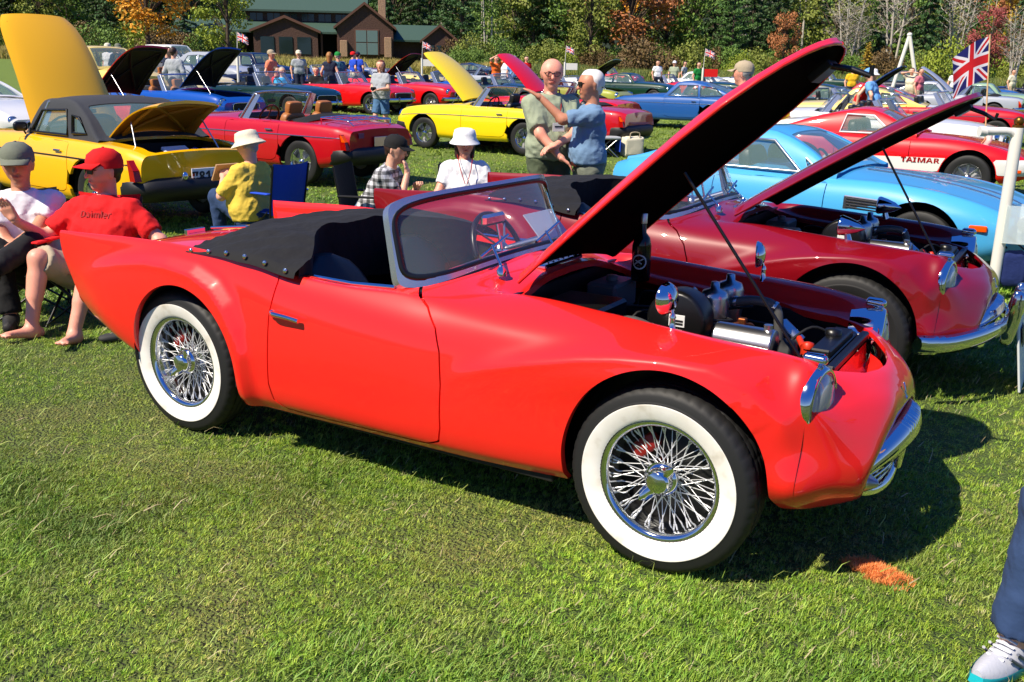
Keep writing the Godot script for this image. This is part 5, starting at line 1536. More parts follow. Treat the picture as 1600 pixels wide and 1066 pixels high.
func screen(C: Node3D, s: Array) -> void:
	var f := Mb.new(); var lo := []; var hi := []
	for k in 17:
		var u := k / 8.0 - 1.0
		lo.append(Vector3(s[0] - .2 * u * u * absf(u), .875 - .03 * u * u, (s[3] + .03) * u)); hi.append(Vector3(s[1] - .16 * u * u, s[2] - .02 * u * u, s[3] * u * .95))
	f.tube(lo, .018, 6); f.tube(hi, .018, 6); f.tube([lo[0], hi[0]], .02, 6); f.tube([lo[16], hi[16]], .02, 6)
	for e in [0, 16]: f.face([lo[e], hi[e], hi[e] + Vector3(-.1, -.02, 0), lo[e] + Vector3(-.16, .0, 0)])
	var w := part("windscreen", f, mats.brushed_frame, C)
	var g := Mb.new(); g.grid([lo, hi]); part("pane", g, mats.clear, w)
	var m := Mb.new(); m.box(Vector3(s[1] + .1, 1.08, 0), Vector3(.02, .05, .16), Basis(), .008); m.tube([Vector3(s[1] + .1, 1.08, 0), Vector3(s[1] + .02, s[2] - .01, 0)], .005, 4); part("rear_view_mirror", m, mats.satin_black, w)

func open_lid(C: Node3D, col: Material, hinge: Vector3, deg: float, length: float, half: float, e: float, under: Material) -> void:
	var n := Node3D.new(); n.name = "bonnet" if e > 0 else "boot_lid"; C.add_child(n); n.position = hinge; n.rotation.z = deg_to_rad(deg) * e
	var rs := []; var us := []
	for i in 17:
		var t := i / 16.0; var row := []; var ur := []
		var h := half * (1.0 - .12 * t - .18 * pow(t, 10.0))
		for j in 17:
			var u := j / 8.0 - 1.0
			var crown := .07 * (1.0 - u * u) * (1.0 - .5 * t) + .03 * sin(PI * t) - .05 * pow(t, 4.0)
			row.append(Vector3(length * t, crown + .018 * (1.0 - pow(absf(u), 8.0)), h * u)); ur.append(Vector3(length * t * .99, crown - .012, (h - .006) * u))
		rs.append(row); us.append(ur)
	var m := Mb.new(); m.grid(rs, length < 0)
	for k in [0, 16]:
		var a := []; var b := []
		for i in 17: a.append(rs[i][k]); b.append(us[i][k])
		m.grid([a, b])
	m.grid([rs[16], us[16]])
	part("lid_skin", m, col, n)
	m = Mb.new(); m.grid(us, length > 0); part("underside", m, under, n)
	m = Mb.new()
	for q in [[[.08, -.8], [.92, -.75]], [[.08, .8], [.92, .75]], [[.08, -.8], [.5, 0.0]], [[.08, .8], [.5, 0.0]], [[.5, 0.0], [.92, -.75]], [[.5, 0.0], [.92, .75]], [[.92, -.75], [.92, .75]]]:
		var a: Vector3 = Vector3(length * q[0][0], 0, half * q[0][1] * .9); var b: Vector3 = Vector3(length * q[1][0], 0, half * q[1][1] * .9)
		a.y = us[int(q[0][0] * 16)][int((q[0][1] + 1) * 8)].y - .01; b.y = us[int(q[1][0] * 16)][int((q[1][1] + 1) * 8)].y - .01
		m.tube([a, (a + b) / 2 + Vector3(0, .012, 0), b], .02, 6)
	part("brace", m, under, n)
	for s in ([1.0] if e > 0 else [1.0, -1.0]):
		m = Mb.new()
		var top := n.transform * Vector3(length * .45, 0, half * .82 * s)
		m.tube([top, Vector3(hinge.x + length * (.72 if e > 0 else .62), hinge.y - .12, half * .95 * s)], .009, 6); part("prop", m, mats.steel, C)

func cabin(C: Node3D, S: Dictionary, col: Material, frame: Material) -> void:
	var H: Array = S.house
	var key := "cabin_%s%d" % [str(H), S.side.size()]
	var polys := []
	for q in S.side:
		var pk := PackedVector2Array()
		for a in q: pk.append(Vector2(a[0], a[1]))
		polys.append(pk)
	var fw: float = H[5] - .1; var rw: float = H[6] - .08
	var front := PackedVector2Array([Vector2(H[0] - .06, fw), Vector2(H[1] + .04, rw), Vector2(H[1] + .04, -rw), Vector2(H[0] - .06, -fw)])
	var rear := PackedVector2Array([Vector2(lerpf(H[2], H[3], .2), rw), Vector2(lerpf(H[2], H[3], .88), fw - .03), Vector2(lerpf(H[2], H[3], .88), -fw + .03), Vector2(lerpf(H[2], H[3], .2), -rw)])
	if not kit.has(key):
		var rows := house_rows(H)
		var win := func(p: Vector3) -> float:
			var f := -1.0
			var v := Vector2(p.x, p.y)
			if p.z > H[6] - .06:
				for q in polys: f = maxf(f, inside(v, q))
			var w := Vector2(p.x, p.z)
			f = maxf(f, maxf(inside(w, front), inside(w, rear)))
			return f
		var a := Mb.new(); var keep := func(p: Vector3) -> float: return -win.call(p)
		for s in [1.0, -1.0]: panel(a, rows, keep, .03, s)
		var ins := []
		for r in rows:
			var q := []
			for p in r: q.append(Vector3(p.x, p.y - .008 * smoothstep(H[4] - .3, H[4], p.y), maxf(p.z - .012, 0)))
			ins.append(q)
		var g := Mb.new()
		for s in [1.0, -1.0]: panel(g, ins, func(p: Vector3) -> float: return win.call(p) + .01, 0.0, s)
		var fr := Mb.new()
		for q in S.side:
			for s in [1.0, -1.0]:
				var ln := []
				for a2 in q:
					var f: float = (a2[1] - (.8 if H[4] < 1.4 else 1.0)) / (H[4] - (.8 if H[4] < 1.4 else 1.0))
					ln.append(Vector3(a2[0], a2[1], (lerpf(H[5], H[6], f) + .02) * s))
				ln.append(ln[0]); fr.tube(ln, .014, 5)
		var inn := Mb.new()
		for s in [1.0, -1.0]:
			inn.pillow(Vector3(H[2] + .05, H[4] - .46, .32 * s), Vector3(.15, .6, .42), Basis(Vector3.BACK, .2), .45)
			if H[4] > 1.4: inn.pillow(Vector3(H[2] + .75, H[4] - .55, .34 * s), Vector3(.15, .62, .48), Basis(Vector3.BACK, .15), .45)
		var ring := []
		for k in 16: ring.append(Vector3(H[1] + .1, H[4] - .38, -.33) + Basis(Vector3.BACK, .4) * Vector3(0, .18 * cos(TAU * k / 16), .18 * sin(TAU * k / 16)))
		inn.tube(ring, .014, 5, false, true)
		kit[key] = [a.mesh(), g.mesh(), fr.mesh(), inn.mesh()]
	var K: Array = kit[key]
	var r := part("roof", K[0], col, C)
	part("window_glass", K[1], mats.car_glass, r); part("window_frame", K[2], frame, r)
	part("interior", K[3], mats.leather, C)

func car_mats() -> void:
	mat("lamp_glass", Color(.85, .87, .88), .08, .35)
	mat("lamp_red", Color(.62, .025, .02), .12); mat("lamp_amber", Color(.95, .33, .03), .12)
	mat("rubber_bumper", Color(.07, .07, .075), .55)
	mat("wheel_silver", Color(.72, .72, .72), .4, .25)
	mat("tan", Color(.62, .38, .16), .5); mat("wood", Color(.35, .13, .04), .3)
	mat("brushed_frame", Color(.74, .76, .79), .25, .85)
	glass("car_glass", Color(.55, .68, .66), .28)
	for q in [["yellow", Color(.97, .72, .0)], ["lemon", Color(.96, .83, .04)], ["mgred", Color(.85, .04, .05)], ["cherry", Color(.72, .03, .09)], ["racing_green", Color(.02, .16, .13)], ["sky_blue", Color(.28, .64, .85)], ["royal", Color(.05, .3, .66)], ["white", Color(.88, .88, .86)], ["cream", Color(.86, .8, .62)], ["butter", Color(.93, .82, .42)], ["silver", Color(.62, .64, .68)], ["grey", Color(.36, .36, .36)], ["navy", Color(.03, .06, .16)], ["green", Color(.04, .2, .12)], ["ltgreen", Color(.5, .62, .5)], ["black", Color(.02, .02, .025)], ["orange", Color(.9, .3, .04)], ["olive", Color(.6, .62, .2)], ["midblue", Color(.12, .33, .6)]]:
		paint("paint_" + q[0], q[1])

# ---------------------------------------------------------------- bodies: rounded bones joined smoothly, meshed as surface nets
class Field:
	var bones := []      # [a, b, ra, rb, k, flat]
	func bone(a: Vector3, b: Vector3, ra: float, rb: float, k := 0.03, flat := false) -> void:
		bones.append([a, b, ra, rb, k, flat])

	func net(mb: Mb, cell: float) -> void:
		if bones.is_empty(): return
		var lo := Vector3.ONE * 1e9; var hi := -lo
		for q in bones:
			var r: float = maxf(q[2], q[3]) + cell * 2.5
			var e := Vector3(r, r, r)
			lo = lo.min(q[0] - e).min(q[1] - e); hi = hi.max(q[0] + e).max(q[1] + e)
		var nx := int((hi.x - lo.x) / cell) + 2; var ny := int((hi.y - lo.y) / cell) + 2; var nz := int((hi.z - lo.z) / cell) + 2
		var f := PackedFloat32Array(); f.resize(nx * ny * nz); f.fill(1.0)
		var nyz := ny * nz
		for q in bones:
			var a: Vector3 = q[0]; var b: Vector3 = q[1]; var ra: float = q[2]; var rb: float = q[3]; var k: float = q[4]; var flat: bool = q[5]
			var m := maxf(ra, rb) + k + cell * 1.5
			var l := ((a.min(b) - Vector3(m, m, m) - lo) / cell).floor(); var h := ((a.max(b) + Vector3(m, m, m) - lo) / cell).ceil()
			var x0 := maxi(int(l.x), 0); var x1 := mini(int(h.x), nx - 1); var y0 := maxi(int(l.y), 0); var y1 := mini(int(h.y), ny - 1); var z0 := maxi(int(l.z), 0); var z1 := mini(int(h.z), nz - 1)
			var ab := b - a; var il := 1.0 / maxf(ab.length_squared(), 1e-9); var dir := ab.normalized()
			for x in range(x0, x1 + 1):
				for y in range(y0, y1 + 1):
					var p := Vector3(lo.x + x * cell, lo.y + y * cell, lo.z + z0 * cell) - a
					var at := x * nyz + y * nz + z0
					for z in range(z0, z1 + 1):
						var t := clampf(p.dot(ab) * il, 0.0, 1.0)
						var d := (p - ab * t).length() - ra - (rb - ra) * t
						if flat: d = maxf(d, (p - ab).dot(dir))
						var o := f[at]
						var g := k - absf(d - o)
						if g > 0.0: f[at] = minf(d, o) - g * g / (4.0 * k)
						elif d < o: f[at] = d
						p.z += cell; at += 1
		var id := {}
		var c8 := [0, 1, nz, nz + 1, nyz, nyz + 1, nyz + nz, nyz + nz + 1]
		var pos8 := [Vector3(0, 0, 0), Vector3(0, 0, 1), Vector3(0, 1, 0), Vector3(0, 1, 1), Vector3(1, 0, 0), Vector3(1, 0, 1), Vector3(1, 1, 0), Vector3(1, 1, 1)]
		var e12 := [[0, 1], [2, 3], [4, 5], [6, 7], [0, 2], [1, 3], [4, 6], [5, 7], [0, 4], [1, 5], [2, 6], [3, 7]]
		var near := cell * 1.8
		for x in nx - 1:
			for y in ny - 1:
				var at := x * nyz + y * nz
				for z in nz - 1:
					var v := f[at]
					if v < near and v > -near:
						var mask := 0
						for k in 8:
							if f[at + c8[k]] < 0.0: mask |= 1 << k
						if mask != 0 and mask != 255:
							var s := Vector3.ZERO; var n := 0
							for e in e12:
								var u: int = e[0]; var w: int = e[1]
								if ((mask >> u) & 1) != ((mask >> w) & 1):
									var fu := f[at + c8[u]]; var fw := f[at + c8[w]]
									s += pos8[u].lerp(pos8[w], fu / (fu - fw)); n += 1
							id[at] = mb.p(lo + (Vector3(x, y, z) + s / n) * cell)
					at += 1
		for at in id:
			var v := f[at] < 0.0
			for k in 3:
				var st: int = [nyz, nz, 1][k]; var u: int = [nz, 1, nyz][k]; var w: int = [1, nyz, nz][k]
				if (f[at + st] < 0.0) != v:
					if id.has(at - u) and id.has(at - w) and id.has(at - u - w):
						if v: mb.quad(id[at], id[at - w], id[at - u - w], id[at - u])
						else: mb.quad(id[at], id[at - u], id[at - u - w], id[at - w])

func bend(a: Vector3, c: Vector3, l1: float, l2: float, hint: Vector3) -> Vector3:
	var d := c - a; var n := minf(d.length(), (l1 + l2) * .999)
	d = d.normalized()
	var x := (n * n + l1 * l1 - l2 * l2) / (2.0 * n)
	var h := sqrt(maxf(l1 * l1 - x * x, 0.0))
	var s := (hint - d * hint.dot(d)).normalized()
	return a + d * x + s * h

func skin_mat(k: String) -> Material:
	return mats["skin_" + k]

var crease_noise: FastNoiseLite
# folds of cloth: ridged noise stretched aslant
func creases(mb: Mb, amp: float) -> void:
	if crease_noise == null:
		crease_noise = FastNoiseLite.new(); crease_noise.seed = 3; crease_noise.frequency = 5.5; crease_noise.fractal_type = FastNoiseLite.FRACTAL_RIDGED; crease_noise.fractal_octaves = 2
	var n := mb.normals()
	for k in mb.v.size():
		var p := mb.v[k]
		mb.v[k] = p + n[k] * amp * (crease_noise.get_noise_3d(p.x * 1.1 + p.y * .5, p.y * .9 - p.z * .6, p.z * 1.2 + p.y * .4) - .1)

# looks towards +x. o: pelvis, lean, wrists [l, r], ankles [l, r], head [turn, nod], clothes and size
func person(label: String, at: Vector3, turn: float, o: Dictionary) -> Node3D:
	var C := thing("person", label, "person", at, turn, o.get("group", ""))
	var cell: float = o.get("cell", .03)
	var fat: float = o.get("fat", 0.0); var woman: bool = o.get("woman", false)
	var pel: Vector3 = o.get("pelvis", Vector3(0, .95, 0))
	var lean: float = o.get("lean", 0.0); var twist: float = o.get("twist", 0.0)
	var B := Basis(Vector3.BACK, -lean) * Basis(Vector3.UP, twist)
	var T := func(v: Vector3) -> Vector3: return pel + B * v
	var sw := .165 if woman else .185
	var neck: Vector3 = T.call(Vector3(-.01, .53, 0))
	var hd: Array = o.get("head", [0.0, 0.0])
	var HB := Basis(Vector3.UP, hd[0]) * Basis(Vector3.BACK, hd[1])
	var hc := neck + Vector3(.015 + .06 * lean, .15, 0)
	var Hh := func(v: Vector3) -> Vector3: return hc + HB * v
	var sk := skin_mat(o.get("skin", "fair"))
	var body := Field.new(); var headf := Field.new(); var handf := Field.new()
	var shirt := Field.new(); var pants := Field.new(); var shoes := Field.new()
	# head
	headf.bone(Hh.call(Vector3(-.02, .035, 0)), Hh.call(Vector3(.01, .04, 0)), .09, .09, .03)
	headf.bone(Hh.call(Vector3(.03, .02, -.015)), Hh.call(Vector3(.03, .02, .015)), .072, .072, .03)
	headf.bone(Hh.call(Vector3(.015, -.05, 0)), Hh.call(Vector3(.055, -.085, 0)), .06, .036, .03)
	headf.bone(Hh.call(Vector3(.098, .01, 0)), Hh.call(Vector3(.116, -.02, 0)), .009, .015, .014)
	headf.bone(Hh.call(Vector3(.088, -.055, -.018)), Hh.call(Vector3(.088, -.055, .018)), .011, .011, .012)
	headf.bone(Hh.call(Vector3(.086, .035, -.03)), Hh.call(Vector3(.086, .035, .03)), .012, .012, .016)
	for s in [-1.0, 1.0]:
		headf.bone(Hh.call(Vector3(-.01, .015, .084 * s)), Hh.call(Vector3(-.015, -.025, .08 * s)), .016, .011, .012)
		headf.bone(Hh.call(Vector3(.06, -.02, .035 * s)), Hh.call(Vector3(.05, -.05, .035 * s)), .03, .026, .03)
	headf.bone(neck + Vector3(-.01, -.03, 0), hc + HB * Vector3(-.015, -.06, 0), .06, .054, .03)
	# trunk
	body.bone(T.call(Vector3(0, .42, -.1)), T.call(Vector3(0, .42, .1)), .08, .08, .05)
	body.bone(T.call(Vector3(0, .45, 0)), neck, .075, .055, .05)
	body.bone(T.call(Vector3(0, .3, 0)), T.call(Vector3(0, .0, 0)), .1, .1, .05)
	shirt.bone(T.call(Vector3(-.005, .43, -sw + .05)), T.call(Vector3(-.005, .43, sw - .05)), .083, .083, .05)
	shirt.bone(T.call(Vector3(.005, .3, -.085)), T.call(Vector3(.005, .3, .085)), .118 + fat * .3, .118 + fat * .3, .06)
	if woman:
		for s in [-1.0, 1.0]: shirt.bone(T.call(Vector3(.065, .29, .075 * s)), T.call(Vector3(.075, .28, .07 * s)), .075, .07, .04)
	shirt.bone(T.call(Vector3(.01 + fat * .5, .13, -.06)), T.call(Vector3(.01 + fat * .5, .13, .06)), .115 + fat, .115 + fat, .07)
	var hem: float = o.get("hem", -.02)
	shirt.bone(T.call(Vector3(.0, .08, -.075)), T.call(Vector3(.0, hem, -.075)), .112 + fat * .5, .118 + fat * .4, .06, true)
	shirt.bone(T.call(Vector3(.0, .08, .075)), T.call(Vector3(.0, hem, .075)), .112 + fat * .5, .118 + fat * .4, .06, true)
	shirt.bone(T.call(Vector3(-.005, .44, 0)), T.call(Vector3(-.008, .515, 0)), .1, .074, .05, true)
	# arms
	var wr: Array = o.get("wrists", [T.call(Vector3(.05, -.06, -.27)), T.call(Vector3(.05, -.06, .27))])
	var hints: Array = o.get("elbows", [Vector3(-.6, -.5, -.6), Vector3(-.6, -.5, .6)])
	var sleeve: float = o.get("sleeve", .62)
	for k in 2:
		var s := -1.0 if k == 0 else 1.0
		var sh: Vector3 = T.call(Vector3(0, .44, sw * s)); var wv: Vector3 = wr[k]
		if (wv - sh).length() > .53: wv = sh + (wv - sh).normalized() * .53
		var el := bend(sh, wv, .28, .26, hints[k])
		body.bone(sh, el, .052, .042, .03); body.bone(el, wv, .043, .028, .03)
		var fa := (el - sh)
		if sleeve <= 1.0: shirt.bone(sh, sh + fa * sleeve, .071, .066, .05, true)
		else:
			shirt.bone(sh, el, .071, .06, .05); shirt.bone(el, el.lerp(wv, sleeve - 1.0), .058, .046, .03, true)
		var hdv := (wv - el).normalized()
		var palm: Vector3 = o.get("palms", [hdv, hdv])[k]
		palm = palm.normalized()
		var sd := palm.cross(Vector3.UP if absf(palm.y) < .8 else Vector3.RIGHT).normalized() * s
		var nn := palm.cross(sd).normalized()
		var curl: float = o.get("curl", .5)
		if cell > .02:
			body.bone(wv, wv + palm * .13, .03, .026, .02)
		else:
			handf.bone(wv - hdv * .03, wv + palm * .02, .027, .028, .02)
			for q in 4:
				var off := (q - 1.5) * .0195
				handf.bone(wv + palm * .015 + sd * off * .8, wv + palm * .085 + sd * off, .014, .012, .012)
				var ln: float = [.062, .075, .07, .055][q]
				var dn := Vector3.DOWN * curl
				var m1: Vector3 = wv + palm * .088 + sd * off * 1.05
				var m2: Vector3 = m1 + (palm + dn * .5).normalized() * ln * .55
				handf.bone(m1, m2, .0095, .009, .004)
				handf.bone(m2, m2 + (palm * .7 + dn).normalized() * ln * .5, .009, .0078, .004)
			var th := wv + palm * .03 - sd * .03
			handf.bone(wv + palm * .015 - sd * .012, th + palm * .015 - sd * .012, .014, .011, .01)
			handf.bone(th + palm * .015 - sd * .012, th + palm * .055 - sd * .02, .0105, .009, .005)
	# legs
	var an: Array = o.get("ankles", [Vector3(0, .09, -.1), Vector3(0, .09, .1)])
	var kh: Array = o.get("knees", [Vector3(1, 0, -.1), Vector3(1, 0, .1)])
	var leg: float = o.get("leg", 1.95)
	var toe: Array = o.get("toes", [Vector3(1, -.25, -.15), Vector3(1, -.25, .15)])
	for k in 2:
		var s := -1.0 if k == 0 else 1.0
		var hp := pel + Vector3(0, -.03, .09 * s); var kn := bend(hp, an[k], .43, .42, kh[k])
		body.bone(hp, kn, .085, .056, .04); body.bone(kn, an[k], .056, .038, .03)
		body.bone(kn.lerp(an[k], .3) - (an[k] - kn).cross(Vector3.BACK).normalized() * -.012, kn.lerp(an[k], .55), .052, .042, .03)
		pants.bone(pel + Vector3(-.01, .02, .05 * s), hp, .118 + fat * .5, .105, .05)
		if leg <= 1.0: pants.bone(hp, hp.lerp(kn, leg), .1, .095, .04, true)
		else:
			pants.bone(hp, kn, .1, .072, .04); pants.bone(kn, kn.lerp(an[k], leg - 1.0), .071, o.get("cuff", .064), .03, true)
		var tv: Vector3 = toe[k]; tv = tv.normalized()
		var heel: Vector3 = an[k] + Vector3(-tv.x * .045, -.045, -tv.z * .045); var tip: Vector3 = an[k] + tv * .17
		if o.get("barefoot", false):
			body.bone(an[k] + Vector3(0, -.03, 0), heel, .04, .034, .03); body.bone(an[k] + Vector3(0, -.035, 0), tip, .036, .022, .03)
			for q in 4: body.bone(tip + tv.cross(Vector3.UP) * (q - 1.5) * .02, tip + tv * .03 + tv.cross(Vector3.UP) * (q - 1.5) * .022, .011, .009, .006)
		else:
			body.bone(an[k], an[k] + Vector3(0, -.04, 0), .036, .03, .03)
			shoes.bone(heel, tip, .042, .036, .02); shoes.bone(an[k] + Vector3(0, -.01, 0), heel.lerp(tip, .5), .05, .038, .03)
	var mb := Mb.new(); mb.use_col = true
	body.net(mb, cell)
	if cell <= .02: handf.net(mb, o.get("hand_cell", .0075))
	var h0 := mb.v.size()
	headf.net(mb, minf(cell, .0085))
	var HI := HB.inverse(); var beard: float = o.get("beard", 0.0 if woman else .25)
	for k in range(h0, mb.v.size()):
		var q := HI * (mb.v[k] - hc)
		var c := Color.WHITE
		var ck := exp(-(Vector3(.07, -.02, absf(q.z) - .0 ) - Vector3(q.x, q.y, .045)).length_squared() / .0012)
		c = c.lerp(Color(1.0, .72, .68), .45 * ck)
		if q.x > .098 and q.y < .01: c = c.lerp(Color(1, .7, .66), .4)
		c = c.lerp(Color(.62, .48, .45), .75 * exp(-(Vector2(q.y - .02, absf(q.z) - .033)).length_squared() / .00022) * smoothstep(.05, .08, q.x))
		c = c.lerp(o.get("beard_tone", Color(.55, .48, .46)), beard * smoothstep(-.035, -.06, q.y) * smoothstep(-.01, .03, q.x))
		if absf(q.y + .055) < .011 and absf(q.z) < .026 and q.x > .075: c = c.lerp(Color(.85, .42, .4), .6)
		mb.col[k] = c
	part("body", mb, sk, C)
	if o.has("shirt"):
		mb = Mb.new(); shirt.net(mb, cell * (.9 if cell < .02 else 1.0)); creases(mb, .011); part("shirt", mb, o.shirt, C)
	if o.has("pants"):
		mb = Mb.new(); pants.net(mb, cell); creases(mb, .009); part("trousers" if leg > 1.0 else "shorts", mb, o.pants, C)
	if not o.get("barefoot", false) and not o.has("own_shoes"):
		for k in 2:
			var one := Field.new(); one.bones = shoes.bones.slice(k * 2, k * 2 + 2)
			mb = Mb.new(); one.net(mb, minf(cell, .02)); part("shoe", mb, o.get("shoe", mats.shoe), C)
	# face and hair
	var hx := Transform3D(HB, hc)
	mb = Mb.new()
	for s in [-1.0, 1.0]:
		mb.ball(hx * Vector3(.089, .018, .032 * s), Vector3(.012, .007, .013), 8, HB)
		mb.tube([hx * Vector3(.098, .036, .018 * s), hx * Vector3(.092, .038, .05 * s)], .0045, 4)
	part("eyes", mb, mats.eye, C)
	mb = Mb.new(); mb.tube([hx * Vector3(.09, -.055, -.022), hx * Vector3(.0985, -.054, 0), hx * Vector3(.09, -.055, .022)], .0045, 5); part("mouth", mb, mats.lip, C)
	var hair: String = o.get("hair", "short")
	if hair != "bald":
		var h := Field.new()
		var hm: Material = o.get("hair_mat", mats.hair_brown)
		h.bone(hx * Vector3(-.03, .055, 0), hx * Vector3(.01, .06, 0), .086, .082, .02)
		h.bone(hx * Vector3(-.05, .0, 0), hx * Vector3(-.055, -.03, 0), .072, .05, .03)
		for s in [-1.0, 1.0]: h.bone(hx * Vector3(-.02, .04, .055 * s), hx * Vector3(-.03, -.0, .06 * s), .04, .028, .03)
		if hair == "long":
			h.bone(hx * Vector3(-.06, .0, 0), hx * Vector3(-.075, -.16, 0), .075, .06, .04)
			for s in [-1.0, 1.0]: h.bone(hx * Vector3(-.01, .03, .07 * s), hx * Vector3(-.01, -.12, .07 * s), .032, .026, .03)
		if hair == "side":   # only round the back and sides
			h = Field.new()
			for s in [-1.0, 1.0]: h.bone(hx * Vector3(-.06, .01, .045 * s), hx * Vector3(-.02, .02, .078 * s), .038, .014, .02)
			h.bone(hx * Vector3(-.075, -.01, -.03), hx * Vector3(-.075, -.01, .03), .04, .04, .02)
		mb = Mb.new(); h.net(mb, minf(cell, .011)); part("hair", mb, hm, C)
	var hat: String = o.get("hat", "")
	if hat:
		mb = Mb.new()
		var hm: Material = o.hat_mat
		if hat == "cap":
			mb.lathe([Vector2(.11, -.022), Vector2(.111, .02), Vector2(.1, .062), Vector2(.06, .095), Vector2(.02, .104), Vector2(0, .105)], 20, hx * Transform3D(Basis().scaled(Vector3(1.06, 1, .93)), Vector3(-.008, .05, 0)))
			var rw := []
			for k in 9:
				var u := k / 4.0 - 1.0
				rw.append([hx * Vector3(.085 - .03 * u * u, .064, .09 * u), hx * Vector3(.195 - .085 * u * u, .044 - .016 * u * u, .08 * u), hx * Vector3(.195 - .085 * u * u, .038 - .016 * u * u, .08 * u), hx * Vector3(.085 - .03 * u * u, .05, .09 * u)])
			mb.grid(rw, false, true)
			mb.ball(hx * Vector3(-.008, .156, 0), Vector3(.01, .006, .01), 8, HB)
		else:
			var bw := .165 if hat == "sun" else .15
			mb.lathe([Vector2(bw, -.028), Vector2(bw + .001, -.022), Vector2(.117, .02), Vector2(.113, .06), Vector2(.1, .1), Vector2(.065, .114), Vector2(0, .118)], 24, hx * Transform3D(Basis().scaled(Vector3(1.05, 1, .97)), Vector3(-.01, .03, 0)))
			mb.lathe([Vector2(.1, .02), Vector2(bw, -.028)], 24, hx * Transform3D(Basis().scaled(Vector3(1.05, 1, .97)), Vector3(-.01, .03, 0)))
		part("hat", mb, hm, C)
	var gl: String = o.get("glasses", "")
	if gl:
		mb = Mb.new()
		for s in [-1.0, 1.0]:
			if gl == "dark":
				mb.slab([Vector2(-.026, -.02), Vector2(.022, -.022), Vector2(.03, .004), Vector2(.028, .018), Vector2(-.028, .018)], .006, hx * Transform3D(Basis(Vector3.UP, PI / 2 - .25 * s).rotated(Vector3.BACK, 0), Vector3(.106, .016, .036 * s)))
			else:
				var ring := []
				for k in 14: ring.append(hx * Vector3(.108, .014 + .019 * sin(TAU * k / 14), .034 * s + .026 * cos(TAU * k / 14)))
				mb.tube(ring, .0028, 4, false, true)
			mb.tube([hx * Vector3(.1, .022, .062 * s), hx * Vector3(.05, .022, .083 * s), hx * Vector3(-.02, .015, .088 * s)], .0035, 4)
		mb.tube([hx * Vector3(.112, .02, -.012), hx * Vector3(.112, .02, .012)], .003, 4)
		part("glasses", mb, mats.eye, C)
	return C

func people_mats() -> void:
	for q in [["fair", Color(.88, .66, .55)], ["tan", Color(.76, .52, .4)], ["red", Color(.9, .62, .52)]]:
		var m := mat("skin_" + q[0], q[1], .5); m.subsurf_scatter_enabled = true; m.subsurf_scatter_strength = .1; m.vertex_color_use_as_albedo = true
	mat("eye", Color(.03, .025, .02), .3); mat("lip", Color(.55, .25, .22), .5)
	mat("hair_brown", Color(.2, .11, .06), .6); mat("hair_grey", Color(.62, .6, .57), .6); mat("hair_white", Color(.85, .84, .82), .6); mat("hair_blond", Color(.62, .42, .2), .6); mat("hair_red", Color(.42, .2, .1), .6)
	mat("shoe", Color(.1, .09, .08), .7)
	for q in [["white", Color(.9, .9, .91)], ["red", Color(.85, .03, .05)], ["yellow", Color(.88, .75, .28)], ["sage", Color(.58, .62, .52)], ["olive", Color(.3, .34, .25)], ["greygreen", Color(.42, .44, .38)], ["chambray", Color(.42, .54, .66)], ["grey", Color(.62, .64, .66)], ["denim", Color(.28, .43, .58)], ["jeans", Color(.16, .25, .4)], ["khaki", Color(.66, .6, .5)], ["black", Color(.04, .04, .045)], ["royal", Color(.1, .28, .75)], ["teal", Color(.2, .42, .5)], ["orange", Color(.95, .42, .1)], ["green", Color(.05, .5, .2)], ["sky", Color(.4, .62, .85)], ["pink", Color(.85, .45, .5)], ["coral", Color(.92, .52, .38)], ["aqua", Color(.2, .65, .85)], ["navy", Color(.08, .12, .22)], ["cream", Color(.85, .82, .72)], ["gold", Color(.9, .7, .1)], ["hotpink", Color(.95, .12, .45)], ["red_hat", Color(.85, .02, .04)]]:
		cloth("cloth_" + q[0], q[1])
	# plaid: black and white checks woven as a texture
	var im := Image.create(64, 64, false, Image.FORMAT_RGB8)
	for x in 64:
		for y in 64:
			var a := 1.0 if (x % 32) < 15 else 0.0; var b := 1.0 if (y % 32) < 15 else 0.0
			var v := .85 - .38 * a - .38 * b + .04 * float((x + y) % 2)
			im.set_pixel(x, y, Color(v, v * 1.0, v * 1.02))
	var m := mat("cloth_plaid", Color.WHITE, .9); m.albedo_texture = ImageTexture.create_from_image(im); m.uv1_triplanar = true; m.uv1_scale = Vector3.ONE * 7.0

